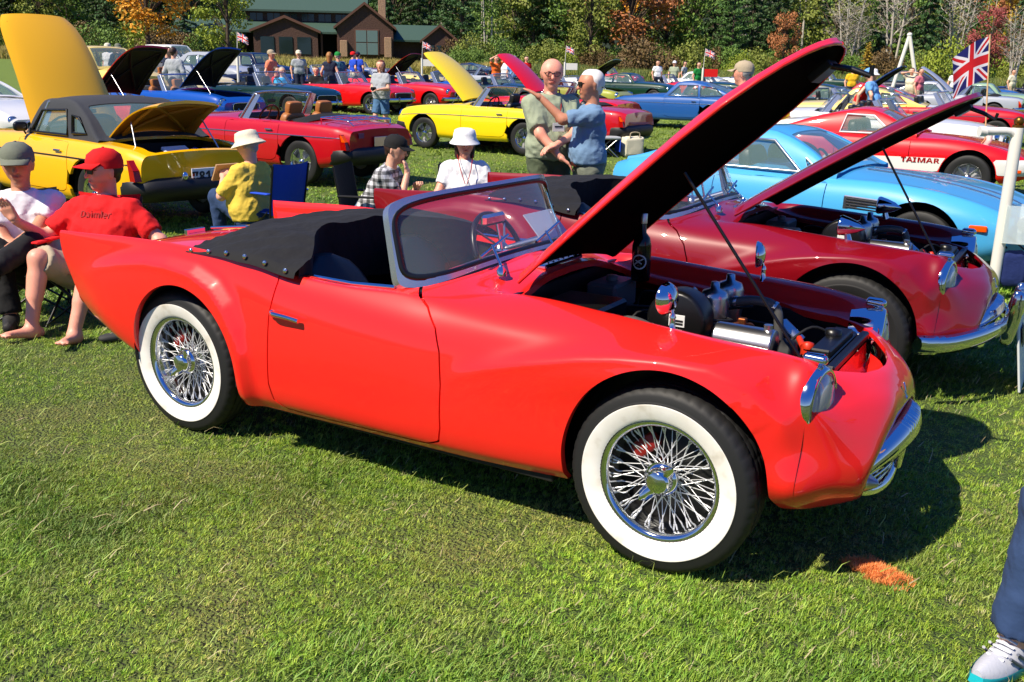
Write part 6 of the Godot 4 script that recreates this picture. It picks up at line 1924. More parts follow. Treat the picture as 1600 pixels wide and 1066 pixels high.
func camp_chair(label: String, at: Vector3, turn: float, cloth_mat: Material, frame: Material, group := "camp chairs") -> Node3D:
	var C := thing("camp_chair", label, "chair", at, turn, group)
	C.scale = Vector3.ONE * .86
	for s in [-1.0, 1.0]:
		var m := Mb.new(); m.tube([Vector3(.24, .0, .26 * s), Vector3(-.2, .44, .24 * s)], .011, 6); part("leg", m, frame, C)
		m = Mb.new(); m.tube([Vector3(-.26, .0, .26 * s), Vector3(.2, .42, .24 * s), Vector3(.23, .62, .28 * s)], .011, 6); part("leg", m, frame, C)
		m = Mb.new(); m.tube([Vector3(-.24, .0, .25 * s), Vector3(-.25, .44, .25 * s), Vector3(-.33, .92, .26 * s)], .011, 6); part("back_post", m, frame, C)
		m = Mb.new(); m.box(Vector3(-.02, .63, .28 * s), Vector3(.52, .02, .06), Basis(), .008); part("armrest", m, cloth_mat, C)
	for s in [-1.0, 1.0]:
		var m := Mb.new(); m.tube([Vector3(.24, .02, .25 * s), Vector3(.22, .4, -.25 * s)], .009, 5); m.tube([Vector3(-.26, .02, .25 * s), Vector3(-.24, .4, -.25 * s)], .009, 5); part("cross_brace", m, frame, C)
	var rows := []
	for i in 9:
		var t := i / 8.0; var r := []
		for j in 9:
			var u := j / 4.0 - 1.0
			r.append(Vector3(lerpf(.24, -.24, t), .43 - .05 * (1 - u * u) * sin(PI * clampf(t, .1, .95)), .25 * u))
		rows.append(r)
	var q := Mb.new(); q.grid(rows); part("seat", q, cloth_mat, C)
	rows = []
	for i in 9:
		var t := i / 8.0; var r := []
		for j in 9:
			var u := j / 4.0 - 1.0
			r.append(Vector3(lerpf(-.235, -.33, t) - .04 * (1 - u * u), lerpf(.4, .92, t) + .02 * u * u * t, .255 * u))
		rows.append(r)
	q = Mb.new(); q.grid(rows); part("backrest", q, cloth_mat, C)
	return C

# ---------------------------------------------------------------- the show
func letters(s: String, size: float, depth := .004) -> Mesh:
	var t := TextMesh.new(); t.text = s
	var f := SystemFont.new(); f.font_names = PackedStringArray(["Droid Sans"]); f.font_weight = 700
	t.font = f; t.font_size = 32; t.pixel_size = size / 24.0; t.depth = depth; t.curve_step = 2.0
	return t

func union_cloth() -> StandardMaterial3D:
	if mats.has("union_cloth"): return mats.union_cloth
	var w := 240; var h := 132
	var im := Image.create(w, h, false, Image.FORMAT_RGB8)
	var red := Color(.85, .1, .14); var blue := Color(.08, .1, .42); var white := Color(.95, .95, .96)
	for x in w:
		for y in h:
			var u := (x - w / 2.0) / h; var v := (y - h / 2.0) / h
			var c := blue
			var k := float(h) / w
			var d1 := absf(v - u * k) / sqrt(1 + k * k); var d2 := absf(v + u * k) / sqrt(1 + k * k)
			if d1 < .1 or d2 < .1: c = white
			if d1 < .034 or d2 < .034: c = red
			if absf(u) < .167 or absf(v) < .167: c = white
			if absf(u) < .1 or absf(v) < .1: c = red
			im.set_pixel(x, y, c)
	var m := mat("union_cloth", Color.WHITE, .8); m.albedo_texture = ImageTexture.create_from_image(im)
	m.backlight_enabled = true; m.backlight = Color(.4, .4, .4); m.cull_mode = BaseMaterial3D.CULL_DISABLED
	return m

func flag_cloth(a: Vector3, hoist: Vector3, fly: Vector3, wave: float) -> Mb:
	var rows := []
	var side := hoist.cross(fly).normalized()
	for i in 13:
		var r := []
		for j in 25:
			var u := j / 24.0; var v := i / 12.0
			r.append(a + hoist * v + fly * u + side * wave * u * sin(u * 9.0 + v * 2.0) + Vector3(0, -.12 * fly.length() * u * u * (1 - v * .4), 0) + hoist * (-.08 * u * sin(u * 5.0)))
		rows.append(r)
	var m := Mb.new(); m.grid(rows); return m

func place_roadsters() -> void:
	var R := make_roadster()
	R.name = numbered("sports_car"); add_child(R)
	var twin: Node3D = R.duplicate()
	tag(R, "bright red open roadster in front with whitewall wire wheels and bonnet raised", "car")
	R.position = Vector3(.8511, 0, -3.5217); R.rotation.y = -FACING
	for w in [[0.0, .625], [-2.337, .605]]:
		for s in [1.0, -1.0]: wire_wheel(R, Vector3(w[0], .33, w[1] * s), s, true, s > 0)
	twin.name = numbered("sports_car"); add_child(twin)
	tag(twin, "dark red twin of the front roadster, second in the row, bonnet raised, chrome bumper", "car")
	twin.position = Vector3(2.079, 0, -5.41); twin.rotation.y = -FACING
	repaint(twin, mats.red, mats.maroon)
	twin.get_node("bonnet").rotation = Vector3(-.03, 0, deg_to_rad(31.5))
	for w in [[0.0, .625], [-2.337, .605]]:
		for s in [1.0, -1.0]: wire_wheel(twin, Vector3(w[0], .33, w[1] * s), s, false, false)
	twin.get_node("prop_rod").mesh = null
	var rod := Mb.new(); rod.tube([Vector3(.36, .73, .33), Vector3(.02, 1.28, .33)], .006, 6); twin.get_node("prop_rod").mesh = rod.mesh()
	var b := Mb.new(); var rows := []
	for q in smooth_path([Vector3(.38, .36, .76), Vector3(.52, .36, .64), Vector3(.66, .37, .35), Vector3(.72, .37, 0), Vector3(.66, .37, -.35), Vector3(.52, .36, -.64), Vector3(.38, .36, -.76)], 5):
		rows.append([q + Vector3(-.012, .05, 0), q + Vector3(.012, .03, 0), q + Vector3(.018, 0, 0), q + Vector3(.01, -.03, 0), q + Vector3(-.015, -.05, 0), q + Vector3(-.03, 0, 0)])
	b.grid(rows, false, true); b.face(rows[0]); b.face(rows[-1]); part("bumper", b, mats.chrome, twin)
	for s in [1.0, -1.0]:
		b = Mb.new(); b.pillow(Vector3(.74, .42, .13 * s), Vector3(.08, .3, .05), Basis(Vector3.BACK, -.12), .6); part("overrider", b, mats.chrome, twin)
	for c in twin.get_children():
		if String(c.name).begins_with("fender_mirror"):
			var s := 1.0 if c.mesh.get_aabb().get_center().z > 0 else -1.0
			b = Mb.new(); b.lathe([Vector2(.0, -.0), Vector2(.05, .0), Vector2(.054, .012), Vector2(.045, .05), Vector2(.028, .1), Vector2(.0, .14)], 24, along(Vector3(1, -.05, 0), Vector3(-.12, .88, .5 * s)))
			b.tube([Vector3(-.06, .79, .505 * s), Vector3(-.08, .86, .5 * s)], [.02, .014], 8); c.mesh = b.mesh()
	# things resting in the front car
	b = Mb.new(); b.lathe([Vector2(0, 0), Vector2(.038, 0), Vector2(.041, .01), Vector2(.041, .15), Vector2(.032, .185), Vector2(.016, .205), Vector2(.0145, .27), Vector2(.017, .272), Vector2(.017, .285), Vector2(0, .286)], 24)
	var at := R.transform * Vector3(-.52, .78, -.27)
	var bt := thing("bottle", "dark bottle with a round label standing in the open engine bay", "bottle", at, -FACING + .2)
	part("bottle_glass", b, mat("bottle_dark", Color(.025, .02, .02), .12), bt)
	b = Mb.new(); b.lathe([Vector2(.0175, .245), Vector2(.0175, .286), Vector2(0, .288)], 16); part("foil", b, mats.steel, bt)
	b = Mb.new()
	for k in 24:
		var g := TAU * k / 24.0; var g2 := TAU * (k + 1) / 24.0
		var P := func(r: float, a: float) -> Vector3: return Vector3(.0418 * sin(r * cos(a) / .041), .085 + r * sin(a), .0418 * cos(r * cos(a) / .041))
		b.quad(b.p(P.call(.026, g)), b.p(P.call(.026, g2)), b.p(P.call(.032, g2)), b.p(P.call(.032, g)))
	part("label_ring", b, mats.label_white, bt)
	b = Mb.new(); b.tube([Vector3(-.018, .075, .042), Vector3(0, .09, .0455), Vector3(.018, .1, .042)], .003, 4); b.tube([Vector3(-.015, .092, .043), Vector3(.012, .078, .044)], .0025, 4); part("label_mark", b, mats.label_white, bt)
	b = Mb.new(); b.box(Vector3.ZERO, Vector3(.004, .15, .26), Basis(), .001)
	var cd := lone("information_card", b, mat("card_white", Color(.6, .66, .74), .6), "white information card leaning inside the windscreen of the red roadster", "card", R.transform * Vector3(-1.06, .95, -.4), -FACING)
	cd.rotation = Vector3(.0, -FACING, .75)

func place_near_cars() -> void:
	var A := -FACING; var B := -FACING - PI
	# yellow car with boot and bonnet up
	var y := make_car("roadster", "sports_car", "yellow open-boot sports car at left with black soft top and bonnet raised", mats.paint_yellow, on(-5.68, -11.7), B - .12, {"boot": 30.0, "hood": 60.0, "bumper": "rubber", "trim": true, "trim_mat": mats.satin_black, "fine": true, "soft": true, "boot_under": mats.paint_yellow_in, "under": mats.paint_yellow_in})
	repaint(y, mats.lamp_amber, mats.lamp_red)
	var S := car_shape("roadster")
	S.house = [-.92, -1.24, -1.85, -2.42, 1.25, .64, .56]
	S.side = [[[-1.06, .88], [-1.28, 1.11], [-1.78, 1.13], [-1.82, .88]], [[-1.92, .9], [-1.9, 1.08], [-2.04, 1.06], [-2.2, .91]]]
	cabin(y, S, mats.soft_top, mats.satin_black)
	var m := Mb.new(); m.box(Vector3(-3.24, .53, 0), Vector3(.012, .155, .31), Basis(), .003)
	var pl := part("number_plate", m, mat("plate_white", Color(.88, .88, .9), .4), y)
	var tx := part("plate_number", letters("78167", .105), mat("plate_blue", Color(.06, .07, .16), .5), pl)
	tx.rotation.y = -PI / 2; tx.position = Vector3(-3.249, .525, .035)
	m = Mb.new(); m.box(Vector3(-3.248, .525, -.12), Vector3(.004, .075, .055), Basis(), .001); part("plate_emblem", m, mats.lamp_red, pl)
	m = Mb.new(); m.box(Vector3(-3.251, .525, -.12), Vector3(.003, .012, .055), Basis(), .001); m.box(Vector3(-3.251, .525, -.12), Vector3(.003, .075, .01), Basis(), .001); part("emblem_cross", m, mats.plate_white, pl)
	for s in [1.0, -1.0]:
		m = Mb.new(); m.ball(Vector3(-3.25, .54, .24 * s), Vector3(.035, .045, .035), 12); part("plate_lamp", m, mats.chrome, y)
		m = Mb.new(); m.box(Vector3(-2.85, .6, .745 * s), Vector3(.11, .045, .02), Basis(), .006); part("side_marker", m, mats.lamp_red, y)
		m = Mb.new(); m.pillow(Vector3(-1.02, .93, .74 * s), Vector3(.06, .1, .15), Basis(), .6); m.tube([Vector3(-1.0, .85, .68 * s), Vector3(-1.02, .92, .72 * s)], .01, 5); part("door_mirror", m, mats.satin_black, y)
	var T := y.transform
	var bag := Mb.new(); bag.pillow(Vector3.ZERO, Vector3(.34, .28, .36), Basis(Vector3.UP, .3), .7); creases(bag, .02)
	lone("boot_bag", bag, mats.cloth_royal, "bright blue bag lying in the open boot of the yellow car", "bag", T * Vector3(-2.75, .62, .28), B)
	var bk := Mb.new(); bk.box(Vector3.ZERO, Vector3(.22, .03, .3), Basis(Vector3.BACK, .5), .004)
	lone("folded_paper", bk, mats.cloth_white, "white folded papers in the middle of the yellow car's open boot", "paper", T * Vector3(-2.85, .73, -.02), B)
	bk = Mb.new(); bk.box(Vector3.ZERO, Vector3(.2, .04, .22), Basis(), .004)
	lone("magazine", bk, mats.cloth_sky, "pale blue magazine at the near corner of the yellow car's boot", "magazine", T * Vector3(-2.98, .7, -.42), B)
	# red car with tan seats and boot rack
	var r := make_car("roadster", "sports_car", "cherry red open sports car with tan headrests and chrome luggage rack", mats.paint_cherry, on(-4.59, -15.15), B, {"bumper": "rubber", "trim": true, "fine": true, "seats": mats.tan, "wheel_mat": mats.wood})
	var rk := Mb.new()
	for k in 7: rk.tube([Vector3(-2.5, .9, -.42 + k * .14), Vector3(-2.98, .87, -.42 + k * .14)], .008, 5)
	for x in [-2.5, -2.74, -2.98]: rk.tube([Vector3(x, .905 if x > -2.9 else .875, -.46), Vector3(x, .915 if x > -2.9 else .885, 0), Vector3(x, .905 if x > -2.9 else .875, .46)], .011, 5)
	for s in [1.0, -1.0]:
		rk.tube([Vector3(-2.45, .87, .4 * s), Vector3(-2.5, .9, .46 * s), Vector3(-2.98, .88, .46 * s), Vector3(-3.02, .81, .4 * s)], .012, 6)
	part("luggage_rack", rk, mats.chrome, r)
	m = Mb.new(); m.box(Vector3(-3.185, .69, -.43), Vector3(.004, .07, .11), Basis(), .001); part("flag_sticker", m, mats.union_plain, r)
	m = Mb.new(); m.box(Vector3(-3.2, .6, 0), Vector3(.01, .13, .36), Basis(), .003); part("number_plate", m, mats.steel, r)
	# row beyond, facing right
	make_car("roadster", "sports_car", "dark green open sports car facing right behind the cherry red one", mats.paint_racing_green, on(-5.75, -27.08), A, {"trim": true, "wheels": "wire"})
	make_car("roadster", "sports_car", "red open sports car facing right behind the woman in jean shorts", mats.paint_mgred, on(-4.02, -30.08), A, {"wheels": "rostyle"})
	make_car("roadster", "sports_car", "red open sports car facing right, beyond the raised lemon bonnet", mats.paint_mgred, on(-2.35, -31.59), A, {"wheels": "star"})
	make_car("roadster", "sports_car", "lemon yellow sports car facing left with its bonnet raised", mats.paint_lemon, on(-1.47, -20.0), B, {"hood": 42.0, "trim": true, "fine": true, "bumper": "rubber", "under": mats.paint_lemon})
	make_car("roadster", "sports_car", "red sports car facing left, raised bonnet seen past the lemon car's seats", mats.paint_mgred, on(-.1, -24.6), B, {"hood": 42.0, "under": mats.paint_mgred})
	# the row of closed cars on the right
	var t := make_car("wedge", "coupe", "metallic light blue fastback coupe behind the dark red twin", mats.paint_sky_blue, on(3.7, -8.25), -.66, {"fine": true, "wheels": "star", "bumper": "none", "frame": mats.steel})
	for s in [1.0, -1.0]:
		m = Mb.new(); m.box(Vector3(-.45, .62, .785 * s), Vector3(.32, .12, .02), Basis(Vector3.BACK, -.05), .008); var v := part("side_vent", m, mats.steel, t)
		m = Mb.new()
		for k in 4: m.box(Vector3(-.45, .586 + k * .023, .797 * s), Vector3(.26, .01, .012), Basis(Vector3.BACK, -.05), .002)
		part("vent_slats", m, mats.black, v)
		m = Mb.new(); m.box(Vector3(.45, .52, .768 * s), Vector3(.13, .05, .03), Basis(Vector3.UP, .15 * s), .008); part("side_marker", m, mats.lamp_amber, t)
	var st2 := Mb.new()
	for s in [-.1, .1]:
		var ln := []
		for k in 9: ln.append(Vector3(lerpf(-.65, .7, k / 8.0), spl(car_shape("wedge").yo, lerpf(-.65, .7, k / 8.0)) + .003, s))
		var lm := []
		for q in ln: lm.append(q + Vector3(0, 0, .05))
		band(st2, ln, lm, Vector3(0, .004, 0))
	part("bonnet_stripe", st2, mats.steel, t)
	var q := make_car("wedge", "coupe", "red and white fastback coupe with lettering on its side", mats.paint_mgred, on(6.6, -13.96), A, {"fine": true, "wheels": "star", "bumper": "none", "frame": mats.cloth_white})
	var W := car_shape("wedge"); var rows := body_rows(W, 26, 4); var out := []
	for rr in rows:
		var o := []
		for p in rr: o.append(p + Vector3(0, 0, .004))
		out.append(o)
	var fa := Vector2(0, .325); var ra := Vector2(-2.29, .325)
	var lowb := Mb.new()
	for s in [1.0, -1.0]: panel(lowb, out, func(p: Vector3) -> float: return minf(minf(.56 + .02 * p.x - p.y, p.y - .36), minf(minf(arch(p, fa, .37), arch(p, ra, .37)), minf(p.z - .4, p.x + 2.8))), 0.0, s)
	part("white_band", lowb, mats.paint_white, q)
	var tm := part("side_lettering", letters("TAIMAR", .085, .006), mats.lamp_red, q); tm.position = Vector3(-.62, .51, .805); tm.scale = Vector3(1.2, .8, 1)
	m = Mb.new(); m.box(Vector3(.6, .42, .72), Vector3(.12, .045, .03), Basis(Vector3.UP, .4), .008); part("side_marker", m, mats.lamp_amber, q)
	make_car("roadster", "sports_car", "white open sports car beyond the red and white coupe", mats.paint_white, on(7.89, -17.3), A, {"wheels": "disc"})
	make_car("roadster", "sports_car", "dark red open sports car at the right edge behind the white one", mats.paint_cherry, on(11.6, -23.6), A, {"wheels": "wire", "trim": true})
	make_car("gt", "coupe", "mid blue closed coupe facing left behind the front roadster's bonnet", mats.paint_midblue, on(3.58, -27.91), B, {"wheels": "wire", "trim": true, "frame": mats.chrome})
	make_car("gt", "coupe", "dark green closed coupe facing right in front of the russet shrub", mats.paint_green, on(6.0, -41.5), A, {"wheels": "disc", "trim": true})
	make_car("roadster", "sports_car", "dark red sports car tail just right of the white-haired man", mats.paint_cherry, on(-.3, -20.9), B, {"bumper": "rubber"})
	make_car("roadster", "sports_car", "olive yellow sports car with bonnet raised between coupe and white-haired man", mats.paint_olive, on(3.0, -32.6), A, {"hood": 38.0})
	make_car("roadster", "sports_car", "red sports car with black underside of its raised bonnet above the yellow car's roof", mats.paint_mgred, on(-6.75, -17.9), A, {"hood": 40.0, "bumper": "chrome"})
	make_car("roadster", "sports_car", "bright blue sports car with a dark green raised bonnet", mats.paint_royal, on(-6.64, -22.29), A, {"hood": 40.0, "trim": true, "seats": mats.tan})

func place_far_cars() -> void:
	var A := -FACING; var B := -FACING - PI
	var K := .000644
	var put := func(u: float, d: float) -> Vector3: return on((u - 808) * K * d, -d)
	make_car("wagon", "estate_car", "pale yellow estate car behind the raised yellow bonnet", mats.paint_butter, put.call(200, 30), A, {"wheels": "disc", "frame": mats.chrome})
	make_car("saloon", "saloon", "grey old saloon under the orange maple", mats.paint_grey, put.call(288, 43), A, {"wheels": "disc"})
	make_car("saloon", "saloon", "silver-grey old saloon right of the darker grey one", mats.paint_silver, put.call(374, 41), A, {"wheels": "disc"})
	make_car("saloon", "saloon", "black old saloon in front of the lodge's left end", mats.paint_navy, put.call(434, 46), A, {"wheels": "disc"})
	make_car("wagon", "estate_car", "white estate car farthest back at left, below the orange maple", mats.paint_white, put.call(297, 62), A, {"wheels": "disc"})
	make_car("roadster", "sports_car", "cream open tourer behind the two men at left", mats.paint_cream, put.call(322, 33), A, {"wheels": "wire", "seats": mats.tan})
	make_car("wedge", "coupe", "white low car at the left edge behind the yellow bonnet", mats.paint_white, put.call(20, 17.5), A, {"wheels": "star", "bumper": "none"})
	var protos := {}
	var list := [["roadster", "navy", 455, 38, A, "dark blue open car behind the seated group at left"], ["roadster", "racing_green", 540, 41, A, "dark green open car behind the man in the green cap"], ["roadster", "mgred", 640, 37, A, "red open car with raised bonnet behind the woman in grey", 38.0], ["roadster", "butter", 668, 43, A, "pale yellow open car at far centre left"], ["roadster", "silver", 720, 46, B, "silver open car behind the raised lemon bonnet"], ["roadster", "royal", 742, 34, A, "blue open car between the lemon and red bonnets"], ["roadster", "green", 768, 40, B, "green open car beyond the raised red bonnet"], ["roadster", "racing_green", 838, 33, A, "dark green open car beside the bald man's head"], ["roadster", "white", 880, 45, B, "white open car far behind the two standing men"], ["gt", "white", 1046, 52, B, "white closed coupe right of the dark green coupe"], ["roadster", "mgred", 1092, 43, A, "red open car behind the blue closed coupe"], ["roadster", "green", 1150, 46, A, "dark green open car beside the stall sign"], ["roadster", "white", 1120, 60, B, "white open car far behind the stall sign"], ["gt", "cherry", 1288, 33, B, "dark red closed coupe left of the man in the red vest"], ["gt", "butter", 1268, 26, B, "cream yellow closed coupe nearer than the dark red coupe"], ["roadster", "white", 1215, 21, B, "white open car just beyond the light blue coupe's roof"], ["gt", "racing_green", 1205, 29, B, "dark teal closed coupe left of the cream yellow coupe"], ["roadster", "navy", 1395, 27, A, "dark blue car with raised bonnet by the man in blue", 40.0], ["roadster", "silver", 1452, 36, B, "silver open car with raised bonnet left of the flag", 40.0], ["gt", "silver", 1520, 40, A, "silver closed coupe below the big flag"], ["roadster", "midblue", 1575, 45, A, "blue open car at the far right behind the flag"], ["roadster", "navy", 1540, 52, B, "dark blue open car farthest at right"], ["gt", "ltgreen", 1610, 37, A, "grey-green closed coupe at the right edge of the field"], ["roadster", "white", 1478, 24.5, A, "white open car with its windscreen below the flag"], ["saloon", "navy", 1368, 55, B, "dark saloon far behind the pipe frame"], ["roadster", "mgred", 985, 62, A, "red open car far behind the dark green coupe"], ["roadster", "midblue", 495, 52, B, "blue open car farthest back before the lodge"], ["roadster", "silver", 590, 56, A, "silver open car far back before the big gable"], ["gt", "navy", 700, 58, B, "dark blue closed coupe far back right of the lodge"], ["roadster", "green", 810, 62, A, "green open car far back under the dark maple"], ["roadster", "cherry", 1425, 62, A, "dark red open car far back at right"], ["roadster", "green", 1330, 68, A, "green open car far back behind the golden sapling"]]
	for q in list:
		var hood: float = q[6] if q.size() > 6 else 0.0
		var key := "%s%d" % [q[0], int(hood)]
		var col: Material = mats["paint_" + q[1]]
		var p: Vector3 = put.call(q[2], q[3])
		if not protos.has(key): protos[key] = [make_car(q[0], "sports_car" if q[0] == "roadster" else ("coupe" if q[0] == "gt" else "saloon"), q[5], col, p, q[4], {"hood": hood, "wheels": "wire" if hood > 0 else "rostyle", "group": "cars parked far across the field"}), col]
		else:
			var c := copy(protos[key][0], q[5], p, q[4], "cars parked far across the field")
			if col != protos[key][1]: repaint(c, protos[key][1], col)

func seated(at: Vector3, h := .42) -> Dictionary:
	return {"pelvis": Vector3(-.05, h + .06, 0), "ankles": [Vector3(.42, .09, -.14), Vector3(.4, .09, .14)]}

func place_people() -> void:
	var K := .000644
	var put := func(u: float, d: float) -> Vector3: return on((u - 808) * K * d, -d)
	var near := .014
	# by the left end of the front car
	var p := person("man in red cap and red T-shirt sitting barefoot behind the roadster's tail", on(-2.68, -6.05), -1.72, {"cell": .013, "pelvis": Vector3(-.05, .29, 0), "lean": -.22, "shirt": mats.cloth_red, "pants": mats.cloth_khaki, "leg": .96, "barefoot": true, "hat": "cap", "hat_mat": mats.cloth_red_hat, "glasses": "dark", "head": [-.62, 0.0], "fat": .035, "skin": "red", "sleeve": .75, "beard": .6, "beard_tone": Color(.6, .55, .53), "wrists": [Vector3(.12, .42, -.42), Vector3(.2, .68, .4)], "elbows": [Vector3(-.3, -.6, -.8), Vector3(-.1, -1, .5)], "palms": [Vector3(.8, -.4, .1), Vector3(.35, .9, .2)], "curl": .25, "ankles": [Vector3(.5, .07, -.12), Vector3(.44, .07, .2)], "toes": [Vector3(1, -.1, -.2), Vector3(1, -.1, .35)], "knees": [Vector3(.5, 1, -.2), Vector3(.5, 1, .2)]})
	var print_ := letters("Daimler", .042, .003)
	var tx := part("shirt_print", pressed_text(print_, p.get_node("shirt").mesh, .70), mat("print_dark", Color(.6, .015, .035), .8), p)
	camp_chair("red and black camp chair under the man in the red T-shirt", on(-2.72, -6.05), -1.72, mats.cloth_red, mats.satin_black)
	p = person("man in white shirt and grey cap sitting at the left edge", on(-3.22, -6.25), -1.1, {"cell": .014, "pelvis": Vector3(-.05, .3, 0), "shirt": mats.cloth_white, "pants": mats.cloth_black, "hat": "cap", "hat_mat": mats.cloth_greygreen, "hair": "side", "hair_mat": mats.hair_grey, "head": [-.2, -.1], "skin": "tan", "fat": .03, "lean": .05, "wrists": [Vector3(.36, .51, .1), Vector3(.34, .47, -.02)], "ankles": [Vector3(.62, .42, .22), Vector3(.42, .09, .14)], "knees": [Vector3(.4, 1, -.3), Vector3(.5, 1, .2)], "toes": [Vector3(.9, .2, .4), Vector3(1, -.2, .1)]})
	camp_chair("dark camp chair with red edging under the man in the white shirt", on(-3.22, -6.25), -1.1, mats.cloth_black, mats.satin_black)
	p = person("woman in yellow top and cream sun hat seen from behind in a blue chair", on(-2.34, -8.66), 2.62, {"cell": near, "woman": true, "pelvis": Vector3(.03, .33, 0), "lean": .06, "shirt": mats.cloth_yellow, "pants": mats.cloth_jeans, "hat": "sun", "hat_mat": mats.cloth_cream, "hair_mat": mats.hair_grey, "head": [.15, -.25], "fat": .065, "sleeve": .95, "wrists": [Vector3(.32, .7, -.1), Vector3(.32, .7, .1)], "ankles": [Vector3(.4, .09, -.1), Vector3(.34, .09, .14)], "knees": [Vector3(.6, 1, -.1), Vector3(.6, 1, .1)]})
	p.scale = Vector3.ONE * .93
	var bk := Mb.new(); bk.box(Vector3.ZERO, Vector3(.02, .17, .24), Basis(Vector3.BACK, .5), .003)
	lone("booklet", bk, mat("kraft", Color(.7, .55, .38), .8), "brown booklet held by the woman in yellow", "booklet", p.transform * Vector3(.4, .74, .0), 2.5)
	camp_chair("bright blue camp chair behind the woman in yellow", on(-2.24, -8.75), 2.6, mats.cloth_royal, mats.satin_black)
	p = person("boy in checked shirt and dark cap sitting with chin in hand", on(-1.27, -8.6), -.2, {"cell": near, "pelvis": Vector3(-.05, .42, 0), "lean": .5, "shirt": mats.cloth_plaid, "pants": mats.cloth_denim, "hat": "cap", "hat_mat": mats.cloth_black, "hair_mat": mats.hair_brown, "head": [0.0, -.2], "fat": .01, "wrists": [Vector3(.42, .66, -.1), Vector3(.37, .835, .03)], "elbows": [Vector3(.1, -1, -.3), Vector3(.2, -1, .2)], "palms": [Vector3(.3, .6, .4), Vector3(-.3, 1, -.2)], "curl": 1.2, "ankles": [Vector3(.38, .09, -.12), Vector3(.36, .09, .14)], "knees": [Vector3(.6, 1, -.1), Vector3(.6, 1, .1)]})
	p.scale = Vector3.ONE * .9
	camp_chair("black camp chair under the boy in the checked shirt", on(-1.27, -8.6), -.2, mats.cloth_black, mats.satin_black)
	p = person("woman in white T-shirt and white bucket hat sitting behind the windscreen", on(-.45, -8.65), -1.45, {"cell": near, "woman": true, "pelvis": Vector3(-.05, .39, 0), "shirt": mats.cloth_white, "pants": mats.cloth_navy, "hat": "bucket", "hat_mat": mats.cloth_white, "hair": "long", "hair_mat": mats.hair_brown, "glasses": "clear", "fat": .035, "head": [.05, -.05], "wrists": [Vector3(.3, .5, -.2), Vector3(.3, .5, .22)], "knees": [Vector3(.6, 1, -.1), Vector3(.6, 1, .1)], "ankles": [Vector3(.4, .09, -.1), Vector3(.36, .09, .12)], "skin": "red"})
	p.scale = Vector3.ONE * .93
	lanyard(p, .41, mats.lamp_red, false)
	camp_chair("dark camp chair under the woman in the white bucket hat", on(-.45, -8.65), -1.45, mats.cloth_navy, mats.satin_black)
	# the two men standing
	p = person("bald man in sage polo shirt with glasses and red lanyard", on(.285, -8.2), -1.22, {"cell": .013, "shirt": mats.cloth_sage, "pants": mats.cloth_olive, "hair": "side", "hair_mat": mats.hair_grey, "glasses": "clear", "fat": .03, "skin": "red", "hem": .0, "sleeve": .8, "curl": 1.0, "head": [-.3, -.08], "wrists": [Vector3(.27, 1.07, .05), Vector3(.29, .97, .02)], "elbows": [Vector3(-.1, -.5, -1.4), Vector3(-.1, -.5, 1.4)], "palms": [Vector3(.1, -.3, 1), Vector3(.3, -.6, -.8)]})
	p.scale = Vector3.ONE * .985
	lanyard(p, .95, mats.lamp_red, true)
	p = person("white-haired man in blue shirt and sunglasses pointing with raised arm", on(.6, -7.95), -3.0, {"cell": .013, "shirt": mats.cloth_chambray, "pants": mats.cloth_greygreen, "hair": "short", "hair_mat": mats.hair_white, "glasses": "dark", "skin": "tan", "fat": .03, "hem": .04, "sleeve": .85, "head": [.05, .0], "wrists": [Vector3(.46, 1.53, -.12), Vector3(.24, 1.04, .2)], "elbows": [Vector3(.3, -1, -.3), Vector3(-.3, -.8, .5)], "palms": [Vector3(.8, .5, .3), Vector3(.8, .2, -.4)], "curl": .2})
	p.scale = Vector3.ONE * .935
	var m := Mb.new(); m.lathe([Vector2(.128, 0), Vector2(.13, .018), Vector2(.13, .03), Vector2(.126, .04)], 24, Transform3D(Basis().scaled(Vector3(1.12, 1, 1.36)), Vector3(.01, .955, 0))); part("belt", m, mat("belt_brown", Color(.25, .08, .06), .5), p)
	# walking and standing farther off
	p = person("woman in grey T-shirt and jean shorts holding a camera, standing on the grass", on(-2.99, -21.8), -1.95, {"cell": .018, "woman": true, "shirt": mats.cloth_grey, "pants": mats.cloth_denim, "leg": .9, "hair": "long", "hair_mat": mats.hair_red, "fat": .035, "hem": -.06, "wrists": [Vector3(.3, 1.1, -.1), Vector3(.3, 1.1, .06)], "head": [.1, 0], "ankles": [Vector3(-.12, .09, -.1), Vector3(.16, .09, .1)]})
	p.scale = Vector3.ONE * .94
	m = Mb.new(); m.box(Vector3.ZERO, Vector3(.06, .08, .12), Basis(), .01); m.tube([Vector3(.02, 0, 0), Vector3(.07, 0, 0)], .028, 10); lone("camera", m, mats.satin_black, "small black camera in the hands of the woman in jean shorts", "camera", p.transform * Vector3(.37, 1.12, 0), -1.95)
	person("man in beige cap and white shirt standing behind the raised red bonnet", on(2.62, -11.5), 2.6, {"cell": .016, "shirt": mats.cloth_white, "pants": mats.cloth_khaki, "hat": "cap", "hat_mat": mats.cloth_khaki, "hair_mat": mats.hair_grey, "skin": "red"})
